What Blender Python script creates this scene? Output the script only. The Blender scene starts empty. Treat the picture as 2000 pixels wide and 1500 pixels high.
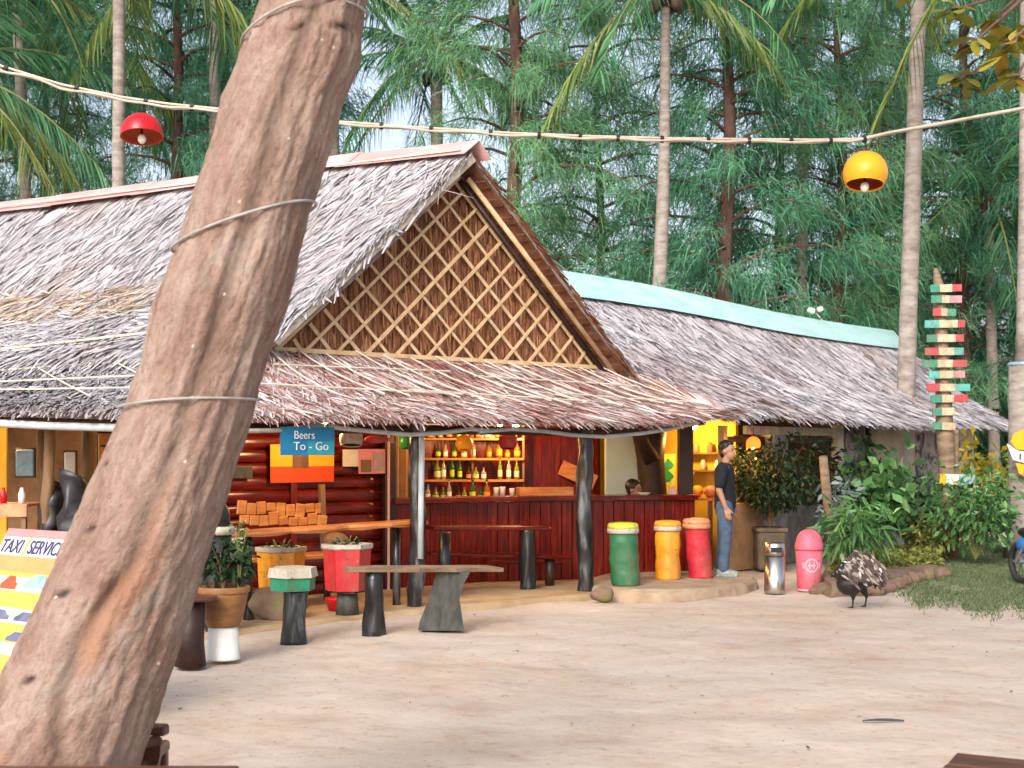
import bpy, bmesh, math, random
import numpy as np
from mathutils import Vector, Matrix, noise as mnoise

random.seed(7)
RNG = np.random.default_rng(11)
scene = bpy.context.scene
COL = scene.collection
R = math.radians

# ------------------------------------------------------------------ camera, sky, sun, exposure
F = 2600.0      # focal length in photo pixels (photo is 2000 wide)
EYE = 1.7
HOR = 880.0     # horizon row in the photo
cam_data = bpy.data.cameras.new("camera")
cam_data.sensor_width = 36.0
cam_data.lens = 36.0 * F / 2000.0
cam_data.shift_y = (HOR - 750.0) / 2000.0
cam_data.clip_start = 0.05
cam_data.clip_end = 900.0
cam = bpy.data.objects.new("camera", cam_data)
cam.location = (0, 0, EYE)
cam.rotation_euler = (R(90), 0, 0)
COL.objects.link(cam)
scene.camera = cam
cam_data.dof.use_dof = True
cam_data.dof.focus_distance = 10.5
cam_data.dof.aperture_fstop = 4.5

world = bpy.data.worlds.new("World")
scene.world = world
world.use_nodes = True
wn = world.node_tree
wn.nodes.clear()
sky = wn.nodes.new("ShaderNodeTexSky")
sky.sky_type = 'NISHITA'
sky.sun_disc = False
sky.sun_elevation = R(32)
sky.sun_rotation = R(200)
sky.air_density = 1.0
sky.dust_density = 4.0
sky.ozone_density = 1.0
hsv = wn.nodes.new("ShaderNodeHueSaturation")
hsv.inputs['Saturation'].default_value = 0.6
bg = wn.nodes.new("ShaderNodeBackground")
bg.inputs['Strength'].default_value = 0.15
wo = wn.nodes.new("ShaderNodeOutputWorld")
wn.links.new(sky.outputs[0], hsv.inputs['Color'])
wn.links.new(hsv.outputs[0], bg.inputs['Color'])
wn.links.new(bg.outputs[0], wo.inputs['Surface'])

sun_data = bpy.data.lights.new("sun", 'SUN')
sun_data.energy = 1.3
sun_data.angle = R(22)
sun_data.color = (1.0, 0.94, 0.86)
sun = bpy.data.objects.new("sun", sun_data)
# light comes from behind the camera, a little from the left (sun_rotation 200 deg: compass from +Y clockwise)
az, el = R(200), R(32)
sdir = Vector((math.sin(az) * math.cos(el), math.cos(az) * math.cos(el), math.sin(el)))
sun.rotation_euler = sdir.to_track_quat('Z', 'Y').to_euler()
sun.location = sdir * 60
COL.objects.link(sun)

vs = scene.view_settings
vs.view_transform = 'Standard'
vs.look = 'None'
vs.exposure = 0.95
vs.gamma = 1.0
vs.use_curve_mapping = False

# ------------------------------------------------------------------ helpers
def U(px, py, Y):
    """photo pixel at depth Y -> world point"""
    return Vector(((px - 1000.0) / F * Y, Y, EYE + (HOR - py) / F * Y))

def G(px, py, z=0.0):
    """photo pixel -> point on the level z"""
    Y = (EYE - z) * F / (py - HOR)
    return Vector(((px - 1000.0) / F * Y, Y, z))

def rnd(a, b):
    return random.uniform(a, b)

class MB:
    def __init__(self):
        self.v = []
        self.f = []
    def add(self, verts, faces):
        o = len(self.v)
        self.v.extend([Vector(p) for p in verts])
        self.f.extend([tuple(i + o for i in fc) for fc in faces])
        return self
    def box(self, c, s, rot=None, b=0.0):
        hx, hy, hz = s[0] / 2, s[1] / 2, s[2] / 2
        M = rot if rot is not None else Matrix.Identity(3)
        c = Vector(c)
        if b <= 0:
            vs_ = [Vector((x, y, z)) for x in (-hx, hx) for y in (-hy, hy) for z in (-hz, hz)]
            fs = [(0, 1, 3, 2), (4, 6, 7, 5), (0, 4, 5, 1), (2, 3, 7, 6), (0, 2, 6, 4), (1, 5, 7, 3)]
            self.add([M @ p + c for p in vs_], fs)
        else:
            b = min(b, hx * .9, hy * .9, hz * .9)
            bm = bmesh.new()
            for sx in (-1, 1):
                for sy in (-1, 1):
                    for sz in (-1, 1):
                        bm.verts.new((sx * hx, sy * (hy - b), sz * (hz - b)))
                        bm.verts.new((sx * (hx - b), sy * hy, sz * (hz - b)))
                        bm.verts.new((sx * (hx - b), sy * (hy - b), sz * hz))
            bmesh.ops.convex_hull(bm, input=bm.verts)
            bmesh.ops.dissolve_limit(bm, angle_limit=0.02, verts=bm.verts, edges=bm.edges)
            bm.verts.index_update()
            self.add([M @ p.co + c for p in bm.verts], [tuple(q.index for q in fc.verts) for fc in bm.faces])
            bm.free()
        return self
    def beam(self, p0, p1, w, h, up=(0, 0, 1), b=0.0):
        """box from p0 to p1; w across, h along up"""
        p0, p1 = Vector(p0), Vector(p1)
        d = p1 - p0
        L = d.length
        x = d.normalized()
        u = Vector(up)
        y = u.cross(x).normalized()
        z = x.cross(y).normalized()
        M = Matrix((x, y, z)).transposed()
        return self.box((p0 + p1) / 2, (L, w, h), M, b)
    def tube(self, pts, rads, seg=8, cap=True, wob=0.0, sq=1.0):
        pts = [Vector(p) for p in pts]
        if not hasattr(rads, '__len__'):
            rads = [rads] * len(pts)
        n = len(pts)
        vs_ = []
        prev = None
        for i in range(n):
            t = (pts[min(i + 1, n - 1)] - pts[max(i - 1, 0)]).normalized()
            if prev is None:
                a = Vector((0, 0, 1)) if abs(t.z) < .9 else Vector((1, 0, 0))
                x = t.cross(a).normalized()
            else:
                x = (prev - t * prev.dot(t)).normalized()
            prev = x
            y = t.cross(x)
            for k in range(seg):
                a = 2 * math.pi * k / seg
                r = rads[i] * (1 + wob * rnd(-1, 1))
                vs_.append(pts[i] + x * (r * math.cos(a)) + y * (r * sq * math.sin(a)))
        fs = []
        for i in range(n - 1):
            for k in range(seg):
                k2 = (k + 1) % seg
                fs.append((i * seg + k, i * seg + k2, (i + 1) * seg + k2, (i + 1) * seg + k))
        if cap:
            fs.append(tuple(range(seg - 1, -1, -1)))
            fs.append(tuple((n - 1) * seg + k for k in range(seg)))
        return self.add(vs_, fs)
    def lathe(self, prof, c=(0, 0, 0), seg=20, cap=True, rot=None, wob=0.0):
        c = Vector(c)
        vs_ = []
        for (r, z) in prof:
            for k in range(seg):
                a = 2 * math.pi * k / seg
                rr = r * (1 + wob * rnd(-1, 1))
                p = Vector((rr * math.cos(a), rr * math.sin(a), z))
                if rot is not None:
                    p = rot @ p
                vs_.append(p + c)
        fs = []
        for i in range(len(prof) - 1):
            for k in range(seg):
                k2 = (k + 1) % seg
                fs.append((i * seg + k, i * seg + k2, (i + 1) * seg + k2, (i + 1) * seg + k))
        if cap:
            fs.append(tuple(range(seg - 1, -1, -1)))
            fs.append(tuple((len(prof) - 1) * seg + k for k in range(seg)))
        return self.add(vs_, fs)
    def ell(self, c, r, rot=None, seg=14, rings=9):
        c = Vector(c)
        vs_ = []
        M = rot if rot is not None else Matrix.Identity(3)
        for i in range(1, rings):
            th = math.pi * i / rings
            for k in range(seg):
                a = 2 * math.pi * k / seg
                vs_.append(M @ Vector((r[0] * math.sin(th) * math.cos(a), r[1] * math.sin(th) * math.sin(a), r[2] * math.cos(th))) + c)
        top = len(vs_); vs_.append(M @ Vector((0, 0, r[2])) + c)
        bot = len(vs_); vs_.append(M @ Vector((0, 0, -r[2])) + c)
        fs = []
        for i in range(rings - 2):
            for k in range(seg):
                k2 = (k + 1) % seg
                fs.append((i * seg + k, (i + 1) * seg + k, (i + 1) * seg + k2, i * seg + k2))
        for k in range(seg):
            k2 = (k + 1) % seg
            fs.append((top, k, k2))
            fs.append((bot, (rings - 2) * seg + k2, (rings - 2) * seg + k))
        return self.add(vs_, fs)
    def prism(self, poly, z0, z1):
        n = len(poly)
        vs_ = [Vector((p[0], p[1], z0)) for p in poly] + [Vector((p[0], p[1], z1)) for p in poly]
        fs = [tuple(range(n - 1, -1, -1)), tuple(range(n, 2 * n))]
        for k in range(n):
            k2 = (k + 1) % n
            fs.append((k, k2, n + k2, n + k))
        return self.add(vs_, fs)
    def mesh(self, name, off=Vector((0, 0, 0)), smooth=False):
        me = bpy.data.meshes.new(name)
        me.from_pydata([tuple(p - off) for p in self.v], [], self.f)
        me.update()
        if smooth:
            me.polygons.foreach_set('use_smooth', [True] * len(me.polygons))
        return me
    def build(self, name, mat, parent=None, world=False, smooth=False):
        off = wloc(parent) if (world and parent is not None) else Vector((0, 0, 0))
        return link(name, self.mesh(name, off, smooth), mat, parent)

def roughen(mb, amp, freq, seed=0.0, zs=.35):
    for v_ in mb.v:
        q = Vector((v_.x * freq, v_.y * freq, v_.z * freq * zs + seed))
        v_ += Vector((mnoise.noise(q), mnoise.noise(q + Vector((9.1, 3.3, 0))), 0)) * amp
    return mb

def wloc(o):
    p = Vector((0, 0, 0))
    while o is not None:
        p = p + o.location
        o = o.parent
    return p

def link(name, me, mat, parent=None):
    o = bpy.data.objects.new(name, me)
    if me is not None and mat is not None and len(me.materials) == 0:
        me.materials.append(mat)
    COL.objects.link(o)
    if parent is not None:
        o.parent = parent
    return o

def empty(name, loc, label, cat, group=None, rz=0.0):
    o = bpy.data.objects.new(name, None)
    o.location = loc
    o.rotation_euler = (0, 0, rz)
    o.empty_display_size = 0.1
    COL.objects.link(o)
    return tag(o, label, cat, group)

def tag(o, label=None, cat=None, group=None, kind=None):
    if label: o['label'] = label
    if cat: o['category'] = cat
    if group: o['group'] = group
    if kind: o['kind'] = kind
    return o

def copy_tree(o, parent=None):
    c = o.copy()
    COL.objects.link(c)
    c.parent = parent
    for ch in list(o.children):
        copy_tree(ch, c)
    return c

def place(mbx, name, mat, loc, label, cat, group=None, smooth=False, rz=0.0):
    """thing that is one mesh with its origin at loc"""
    o = mbx.build(name, mat, smooth=smooth)
    o.location = loc
    o.rotation_euler = (0, 0, rz)
    return tag(o, label, cat, group)

def strips_mesh(name, S):
    """S: (n, m, 2, 3) ribbons of m cross sections"""
    n, m = S.shape[0], S.shape[1]
    me = bpy.data.meshes.new(name)
    me.vertices.add(n * m * 2)
    me.vertices.foreach_set('co', S.reshape(-1).astype(np.float32))
    j = np.arange(m - 1)
    pat = np.stack([2 * j, 2 * j + 1, 2 * j + 3, 2 * j + 2], 1).reshape(-1)
    idx = (np.arange(n)[:, None] * (2 * m) + pat[None, :]).reshape(-1)
    me.loops.add(len(idx))
    me.loops.foreach_set('vertex_index', idx.astype(np.int32))
    npoly = n * (m - 1)
    me.polygons.add(npoly)
    me.polygons.foreach_set('loop_start', (np.arange(npoly) * 4).astype(np.int32))
    me.update(calc_edges=True)
    return me

def norm(a):
    return a / np.maximum(np.linalg.norm(a, axis=-1, keepdims=True), 1e-9)

def ribbons(root, d, side, L, w, bend=None, m=3, taper=(0.7, 1.0, 0.25)):
    """root,d,side (n,3), L,w (n,), bend (n,3) -> strips"""
    n = len(root)
    S = np.zeros((n, m, 2, 3))
    for j in range(m):
        t = j / (m - 1)
        c = root + d * (L * t)[:, None]
        if bend is not None:
            c = c + bend * (t * t)
        ww = np.interp(t, np.linspace(0, 1, len(taper)), taper)
        S[:, j, 0] = c - side * (w * ww / 2)[:, None]
        S[:, j, 1] = c + side * (w * ww / 2)[:, None]
    return S

# ------------------------------------------------------------------ materials
def lin(r, g, b):
    f = lambda c: ((c / 255) / 12.92 if c <= 10 else (((c / 255) + .055) / 1.055) ** 2.4)
    return (f(r), f(g), f(b), 1.0)

def new_mat(name):
    m = bpy.data.materials.new(name)
    m.use_nodes = True
    nt = m.node_tree
    b = nt.nodes['Principled BSDF']
    return m, nt, b

def ramp(nt, stops):
    r = nt.nodes.new('ShaderNodeValToRGB')
    e = r.color_ramp.elements
    while len(e) < len(stops):
        e.new(0.5)
    for i, (p, c) in enumerate(stops):
        e[i].position = p
        e[i].color = c if len(c) == 4 else (*c, 1)
    return r

def pm(name, stops, scale=6.0, stretch=(1, 1, 1), rough=0.7, bump=0.0, detail=6.0, metallic=0.0, spec=0.4, coords='Object', rough_var=0.0, distort=0.0, bscale=None, coat=0.0, rotz=0.0):
    """noise-driven colour between the stops (list of (pos, rgb))"""
    m, nt, b = new_mat(name)
    tc = nt.nodes.new('ShaderNodeTexCoord')
    mp = nt.nodes.new('ShaderNodeMapping')
    mp.inputs['Scale'].default_value = stretch
    mp.inputs['Rotation'].default_value = (0, 0, rotz)
    nz = nt.nodes.new('ShaderNodeTexNoise')
    nz.inputs['Scale'].default_value = scale
    nz.inputs['Detail'].default_value = detail
    nz.inputs['Roughness'].default_value = 0.62
    nz.inputs['Distortion'].default_value = distort
    nt.links.new(tc.outputs[coords], mp.inputs['Vector'])
    nt.links.new(mp.outputs[0], nz.inputs['Vector'])
    if len(stops) == 1:
        c = stops[0][1]
        stops = [(0.35, tuple(x * .82 for x in c[:3])), (0.65, tuple(min(1, x * 1.12) for x in c[:3]))]
    rp = ramp(nt, stops)
    nt.links.new(nz.outputs['Fac'], rp.inputs[0])
    nt.links.new(rp.outputs[0], b.inputs['Base Color'])
    b.inputs['Roughness'].default_value = rough
    b.inputs['Metallic'].default_value = metallic
    b.inputs['Specular IOR Level'].default_value = spec
    if coat:
        b.inputs['Coat Weight'].default_value = coat
        b.inputs['Coat Roughness'].default_value = 0.15
    if rough_var:
        mr = nt.nodes.new('ShaderNodeMapRange')
        mr.inputs['To Min'].default_value = rough - rough_var
        mr.inputs['To Max'].default_value = rough + rough_var
        nt.links.new(nz.outputs['Fac'], mr.inputs['Value'])
        nt.links.new(mr.outputs[0], b.inputs['Roughness'])
    if bump:
        src = nz.outputs['Fac']
        if bscale:
            n2 = nt.nodes.new('ShaderNodeTexNoise')
            n2.inputs['Scale'].default_value = bscale
            n2.inputs['Detail'].default_value = 5
            nt.links.new(mp.outputs[0], n2.inputs['Vector'])
            src = n2.outputs['Fac']
        bp = nt.nodes.new('ShaderNodeBump')
        bp.inputs['Strength'].default_value = bump
        bp.inputs['Distance'].default_value = 0.02
        nt.links.new(src, bp.inputs['Height'])
        nt.links.new(bp.outputs[0], b.inputs['Normal'])
    return m

def im(name, stops, rough=0.8, trans=0.0, patch=None, patch_scale=0.6, spec=0.3, patch_range=(0.45, 0.65)):
    """each ribbon/leaf its own colour (random per island); patch = colour mixed in by a large noise"""
    m, nt, b = new_mat(name)
    g = nt.nodes.new('ShaderNodeNewGeometry')
    rp = ramp(nt, stops)
    nt.links.new(g.outputs['Random Per Island'], rp.inputs[0])
    col = rp.outputs[0]
    if patch is not None:
        tc = nt.nodes.new('ShaderNodeTexCoord')
        nz = nt.nodes.new('ShaderNodeTexNoise')
        nz.inputs['Scale'].default_value = patch_scale
        nz.inputs['Detail'].default_value = 4
        nt.links.new(tc.outputs['Object'], nz.inputs['Vector'])
        mr = nt.nodes.new('ShaderNodeMapRange')
        mr.inputs['From Min'].default_value = patch_range[0]
        mr.inputs['From Max'].default_value = patch_range[1]
        nt.links.new(nz.outputs['Fac'], mr.inputs['Value'])
        mx = nt.nodes.new('ShaderNodeMix')
        mx.data_type = 'RGBA'
        mx.blend_type = 'MULTIPLY'
        nt.links.new(mr.outputs[0], mx.inputs[0])
        nt.links.new(col, mx.inputs[6])
        mx.inputs[7].default_value = (*patch[:3], 1)
        col = mx.outputs[2]
    nt.links.new(col, b.inputs['Base Color'])
    b.inputs['Roughness'].default_value = rough
    b.inputs['Specular IOR Level'].default_value = spec
    if trans:
        t = nt.nodes.new('ShaderNodeBsdfTranslucent')
        mix = nt.nodes.new('ShaderNodeMixShader')
        mix.inputs[0].default_value = trans
        nt.links.new(col, t.inputs['Color'])
        out = nt.nodes['Material Output']
        nt.links.new(b.outputs[0], mix.inputs[1])
        nt.links.new(t.outputs[0], mix.inputs[2])
        nt.links.new(mix.outputs[0], out.inputs['Surface'])
    return m

def emit(name, col, strength):
    m, nt, b = new_mat(name)
    b.inputs['Base Color'].default_value = (*col[:3], 1)
    b.inputs['Emission Color'].default_value = (*col[:3], 1)
    b.inputs['Emission Strength'].default_value = strength
    return m

def paint(name, col, rough=0.5, var=0.12, bump=0.15, scale=9.0, spec=0.4):
    c = col[:3]
    return pm(name, [(0.3, tuple(x * (1 - var * 1.6) for x in c)), (0.7, tuple(min(.95, x * (1 + var)) for x in c))], scale=scale, rough=rough, bump=bump, spec=spec, rough_var=0.1, bscale=40)

def grimy(name, col, rough=.5, chips=.595, dirt=(.16, .11, .07)):
    m, nt, b = new_mat(name)
    tc = nt.nodes.new('ShaderNodeTexCoord')
    def nz(sc, det, st=(1, 1, 1)):
        mp = nt.nodes.new('ShaderNodeMapping'); mp.inputs['Scale'].default_value = st
        nt.links.new(tc.outputs['Object'], mp.inputs['Vector'])
        n = nt.nodes.new('ShaderNodeTexNoise'); n.inputs['Scale'].default_value = sc; n.inputs['Detail'].default_value = det; n.inputs['Roughness'].default_value = .7
        nt.links.new(mp.outputs[0], n.inputs['Vector'])
        return n
    def mixto(a, fac, c2):
        mx = nt.nodes.new('ShaderNodeMix'); mx.data_type = 'RGBA'
        nt.links.new(fac, mx.inputs[0])
        if hasattr(a, 'links'): nt.links.new(a, mx.inputs[6])
        mx.inputs[7].default_value = (*c2, 1)
        return mx.outputs[2]
    def thr(n, a, b_, s):
        mr = nt.nodes.new('ShaderNodeMapRange'); mr.inputs['From Min'].default_value = a; mr.inputs['From Max'].default_value = b_; mr.inputs['To Max'].default_value = s
        nt.links.new(n.outputs['Fac'], mr.inputs['Value'])
        return mr.outputs[0]
    base = nz(4, 5)
    c = col[:3]
    rp = ramp(nt, [(.3, tuple(x * .72 for x in c)), (.55, c), (.75, tuple(min(.9, x * 1.1 + .03) for x in c))])
    nt.links.new(base.outputs['Fac'], rp.inputs[0])
    o = rp.outputs[0]
    o = mixto(o, thr(nz(5, 8, (1, 1, .35)), .46, .68, .62), dirt)
    o = mixto(o, thr(nz(26, 5), chips, chips + .05, .8), (.05, .04, .035))
    o = mixto(o, thr(nz(17, 6), .64, .70, .5), tuple(min(.8, x * .6 + .32) for x in c))
    nt.links.new(o, b.inputs['Base Color'])
    b.inputs['Roughness'].default_value = rough
    bp = nt.nodes.new('ShaderNodeBump'); bp.inputs['Strength'].default_value = .35; bp.inputs['Distance'].default_value = .015
    n3 = nz(11, 6)
    nt.links.new(n3.outputs['Fac'], bp.inputs['Height']); nt.links.new(bp.outputs[0], b.inputs['Normal'])
    return m

M = {}
M['sand'] = None
M['floor'] = pm('floor_concrete', [(0.3, (.25, .16, .085)), (0.5, (.36, .25, .14)), (0.72, (.45, .34, .21))], scale=2.2, rough=.75, bump=.25, bscale=30)
M['step'] = pm('step_concrete', [(0.3, (.22, .15, .10)), (0.7, (.40, .30, .21))], scale=3.5, rough=.9, bump=.4, bscale=25)
M['thatch_grey'] = im('thatch_grey', [(0, (.22, .20, .21)), (.2, (.31, .29, .31)), (.5, (.375, .36, .39)), (.85, (.425, .405, .435)), (1, (.49, .475, .495))], rough=.9, patch=(.82, .72, .64), patch_scale=.5, patch_range=(.5,.72))
M['thatch_side'] = im('thatch_side', [(0, (.33, .30, .315)), (.25, (.40, .37, .395)), (.6, (.45, .42, .45)), (1, (.51, .48, .51))], rough=.9, patch=(.82, .72, .68), patch_scale=.5, patch_range=(.48,.7))
M['thatch_pink'] = im('thatch_pink', [(0, (.22, .095, .075)), (.2, (.36, .20, .17)), (.5, (.47, .335, .315)), (.8, (.58, .49, .48)), (1, (.74, .68, .67))], rough=.8, patch=(.66, .38, .31), patch_scale=.9, patch_range=(.5,.7))
M['thatch_tan'] = im('thatch_tan', [(0, (.14, .09, .06)), (.5, (.36, .27, .20)), (1, (.55, .45, .36))], rough=.85)
M['thatch_base'] = pm('thatch_base', [(.35, (.16, .13, .125)), (.65, (.30, .26, .255))], scale=9, stretch=(1, 1, 1), rough=.95, bump=.5)
M['thatch_brown'] = im('thatch_brown', [(0, (.13, .045, .024)), (.4, (.24, .095, .045)), (.75, (.33, .15, .07)), (1, (.42, .22, .115))], rough=.8)
M['bamboo'] = pm('bamboo_strip', [(.3, (.46, .30, .16)), (.7, (.66, .48, .29))], scale=7, stretch=(1, 1, 1), rough=.55, bump=.1)
M['bamboo_pale'] = pm('bamboo_pale', [(.3, (.42, .35, .28)), (.7, (.68, .62, .54))], scale=6, rough=.6)
M['brown_wood'] = pm('brown_wood', [(.3, (.10, .05, .025)), (.7, (.22, .12, .06))], scale=5, stretch=(1, 1, .25), rough=.7, bump=.2)
M['red_wood'] = pm('red_wood', [(.3, (.045, .003, .002)), (.55, (.12, .008, .005)), (.75, (.22, .022, .010))], scale=6, stretch=(.35, .35, 3.5), rough=.26, spec=.35, bump=.12, rough_var=.1, bscale=9)
M['red_wood_v'] = pm('red_wood_upright', [(.3, (.055, .004, .003)), (.55, (.15, .010, .006)), (.78, (.26, .030, .015))], scale=6, stretch=(3.5, 3.5, .35), rough=.24, spec=.35, bump=.18, rough_var=.1, bscale=7)
M['orange_wood'] = pm('orange_wood', [(.3, (.34, .10, .025)), (.55, (.52, .19, .05)), (.8, (.68, .32, .11))], scale=4, stretch=(.6, .6, 4), rough=.28, spec=.5, bump=.1)
M['yellow_wood'] = pm('yellow_wood', [(.3, (.33, .11, .02)), (.55, (.50, .20, .05)), (.8, (.64, .33, .11))], scale=4, stretch=(.8, .8, 4), rough=.3, spec=.5, bump=.1)
M['grey_wood'] = pm('grey_wood', [(.3, (.11, .07, .045)), (.7, (.27, .19, .12))], scale=4, stretch=(1, 1, 5), rough=.7, bump=.2)
M['black_log'] = pm('black_log', [(.35, (.006, .006, .007)), (.56, (.016, .017, .019)), (.66, (.12, .13, .145))], scale=5, stretch=(1.6, 1.6, .35), rough=.33, spec=.6, bump=.6, bscale=6)
M['dark_wood'] = pm('dark_wood', [(.3, (.014, .005, .004)), (.7, (.045, .018, .012))], scale=5, rough=.5, bump=.2)
M['table_wood'] = pm('table_wood', [(.3, (.05, .018, .012)), (.7, (.14, .05, .03))], scale=4, stretch=(.4, 4, 1), rough=.35, bump=.12)
M['stump'] = pm('stump_bark', [(.3, (.022, .024, .022)), (.7, (.085, .085, .075))], scale=7, stretch=(1.5, 1.5, .6), rough=.7, bump=.6, bscale=12)
M['pipe'] = pm('grey_pipe', [(.3, (.30, .34, .37)), (.7, (.50, .55, .58))], scale=3, rough=.4)
M['cable'] = pm('cable_cream', [(.3, (.40, .33, .26)), (.7, (.56, .48, .40))], scale=12, rough=.5)
M['wire'] = pm('wire_grey', [(.3, (.24, .22, .20)), (.7, (.38, .36, .34))], scale=20, rough=.45)
M['black'] = pm('black_plastic', [(.3, (.008, .008, .009)), (.7, (.022, .022, .024))], scale=8, rough=.4)
M['rubber'] = pm('rubber', [(.3, (.012, .012, .013)), (.7, (.03, .03, .03))], scale=14, rough=.7)
M['white'] = paint('white_paint', (.74, .73, .70), rough=.5, var=.06)
M['cream'] = paint('cream_paint', (.66, .58, .48), rough=.6, var=.1)
M['offwhite'] = grimy('worn_white', (.46, .41, .34), .65)
M['red'] = grimy('red_paint', (.48, .010, .018))
M['crimson'] = grimy('crimson_paint', (.50, .014, .03))
M['green'] = grimy('green_paint', (.012, .13, .05))
M['stool_green'] = grimy('stool_green_paint', (.012, .22, .11))
M['yellow'] = grimy('yellow_paint', (.78, .31, .012))
M['lime'] = grimy('lime_paint', (.52, .56, .04))
M['peach'] = grimy('peach_paint', (.60, .24, .11))
M['pink'] = grimy('pink_paint', (.66, .11, .17))
M['pink_pale'] = paint('pink_pale', (.80, .34, .42), rough=.4, var=.05)
M['lampred'] = paint('lamp_red', (.50, .008, .014), rough=.35, var=.1)
M['lampyellow'] = paint('lamp_yellow', (.85, .36, .012), rough=.35, var=.06)
M['lampgreen'] = paint('lamp_green', (.02, .22, .035), rough=.3, var=.1)
M['lampinner'] = paint('lamp_inner', (.42, .08, .03), rough=.6, var=.1)
M['bulb'] = paint('unlit_bulb', (.70, .72, .62), rough=.2, var=.02, bump=0)
M['steel'] = pm('brushed_steel', [(.3, (.36, .33, .30)), (.7, (.62, .58, .54))], scale=7, stretch=(1, 1, .3), rough=.25, metallic=1.0)
M['pinkcap'] = pm('pink_ridge_metal', [(.3, (.58, .24, .22)), (.5, (.62, .32, .31)), (.72, (.66, .45, .44))], scale=1.6, rough=.5)
M['aquacap'] = pm('aqua_ridge_metal', [(.3, (.33, .55, .54)), (.5, (.43, .65, .64)), (.75, (.55, .73, .72))], scale=1.3, stretch=(1, 1, 3), rough=.45)
M['clay'] = pm('clay_wall', [(.3, (.20, .10, .045)), (.7, (.42, .24, .12))], scale=3, rough=.85, bump=.3)
M['ochre'] = pm('ochre_wall', [(.3, (.58, .33, .03)), (.7, (.78, .50, .07))], scale=1.5, rough=.8)
M['teal'] = pm('pale_teal_wall', [(.3, (.46, .57, .56)), (.7, (.58, .69, .67))], scale=1.2, rough=.8)
M['stone'] = pm('stone_wall', [(.25, (.13, .12, .115)), (.5, (.27, .25, .235)), (.75, (.44, .41, .38))], scale=4, rough=.9, bump=.6, bscale=12)
M['whitewash'] = pm('whitewash', [(.25, (.26, .20, .16)), (.5, (.46, .39, .33)), (.75, (.60, .54, .48))], scale=2.5, rough=.9, bump=.2)
M['mural'] = pm('mural_wall', [(.38, (.04, .042, .05)), (.47, (.14, .13, .14)), (.56, (.40, .33, .29)), (.68, (.22, .20, .20))], scale=3.2, rough=.9, distort=1.2)
M['rock'] = pm('rock', [(.28, (.10, .065, .045)), (.5, (.19, .12, .085)), (.62, (.15, .14, .05)), (.8, (.30, .21, .15))], scale=3.5, rough=.95, bump=.7, bscale=10)
M['soil'] = pm('soil', [(.3, (.02, .013, .01)), (.7, (.06, .04, .03))], scale=20, rough=.95, bump=.6)
M['potwood'] = pm('wooden_pot', [(.3, (.14, .055, .018)), (.7, (.34, .16, .06))], scale=4, stretch=(1, 1, 2), rough=.5, bump=.3)
M['potstone'] = pm('stone_pot', [(.3, (.07, .05, .034)), (.7, (.20, .15, .10))], scale=4, rough=.9, bump=.5)
M['skin'] = pm('skin', [(.3, (.30, .15, .09)), (.7, (.38, .20, .125))], scale=9, rough=.5)
M['hair'] = pm('hair', [(.3, (.006, .005, .005)), (.7, (.02, .017, .016))], scale=40, rough=.45)
M['navy'] = pm('navy_cloth', [(.3, (.004, .004, .009)), (.7, (.010, .010, .018))], scale=9, rough=.9, bump=.3)
M['jeans'] = pm('blue_jeans', [(.3, (.028, .05, .085)), (.7, (.075, .12, .18))], scale=9, rough=.9, bump=.3)
M['shoe'] = pm('shoe_grey', [(.3, (.12, .15, .14)), (.7, (.30, .34, .31))], scale=15, rough=.7)
M['tealcloth'] = pm('teal_cloth', [(.3, (.05, .12, .12)), (.7, (.10, .2, .2))], scale=9, rough=.9)
M['bike_blue'] = paint('bike_blue', (.03, .22, .70), rough=.22, var=.05, bump=0)
M['tin'] = pm('tin', [(.3, (.3, .32, .34)), (.7, (.55, .57, .6))], scale=5, rough=.3, metallic=.8)
M['leaf_mid'] = im('leaf_mid', [(0, (.016, .05, .018)), (.5, (.05, .14, .045)), (1, (.15, .29, .10))], rough=.5, trans=.25, spec=.4)
M['leaf_bright'] = im('leaf_bright', [(0, (.022, .07, .022)), (.5, (.075, .20, .055)), (.85, (.15, .32, .10)), (1, (.30, .46, .22))], rough=.45, trans=.3, spec=.4)
M['leaf_dark'] = im('leaf_dark', [(0, (.006, .016, .007)), (.6, (.016, .038, .013)), (1, (.04, .075, .024))], rough=.5, trans=.2)
M['leaf_silver'] = im('leaf_silver', [(0, (.08, .12, .12)), (.5, (.19, .24, .25)), (1, (.36, .42, .42))], rough=.5, trans=.2)
M['leaf_yellow'] = im('leaf_yellow', [(0, (.10, .16, .02)), (.45, (.38, .30, .02)), (1, (.66, .46, .03))], rough=.5, trans=.3)
M['moss'] = im('moss_leaf', [(0, (.06, .07, .015)), (.5, (.14, .16, .03)), (1, (.26, .26, .07))], rough=.7, trans=.2)
M['needle'] = im('casuarina_needle', [(0, (.045, .17, .10)), (.5, (.09, .27, .155)), (1, (.17, .39, .22))], rough=.6, trans=.35)
M['needle2'] = im('casuarina_needle_pale', [(0, (.08, .22, .11)), (.5, (.15, .34, .17)), (1, (.24, .45, .23))], rough=.6, trans=.35)
M['frond'] = im('palm_frond', [(0, (.028, .12, .06)), (.5, (.07, .22, .105)), (1, (.16, .36, .16))], rough=.42, trans=.3, spec=.5)
M['frond_yellow'] = im('palm_frond_yellow', [(0, (.10, .18, .04)), (.5, (.22, .30, .08)), (1, (.40, .44, .14))], rough=.45, trans=.35)
M['frond_dead'] = im('palm_frond_dead', [(0, (.10, .06, .03)), (1, (.28, .19, .10))], rough=.7, trans=.2)
M['rachis'] = pm('frond_stalk', [(.3, (.10, .12, .035)), (.7, (.24, .25, .08))], scale=3, rough=.5)
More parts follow.
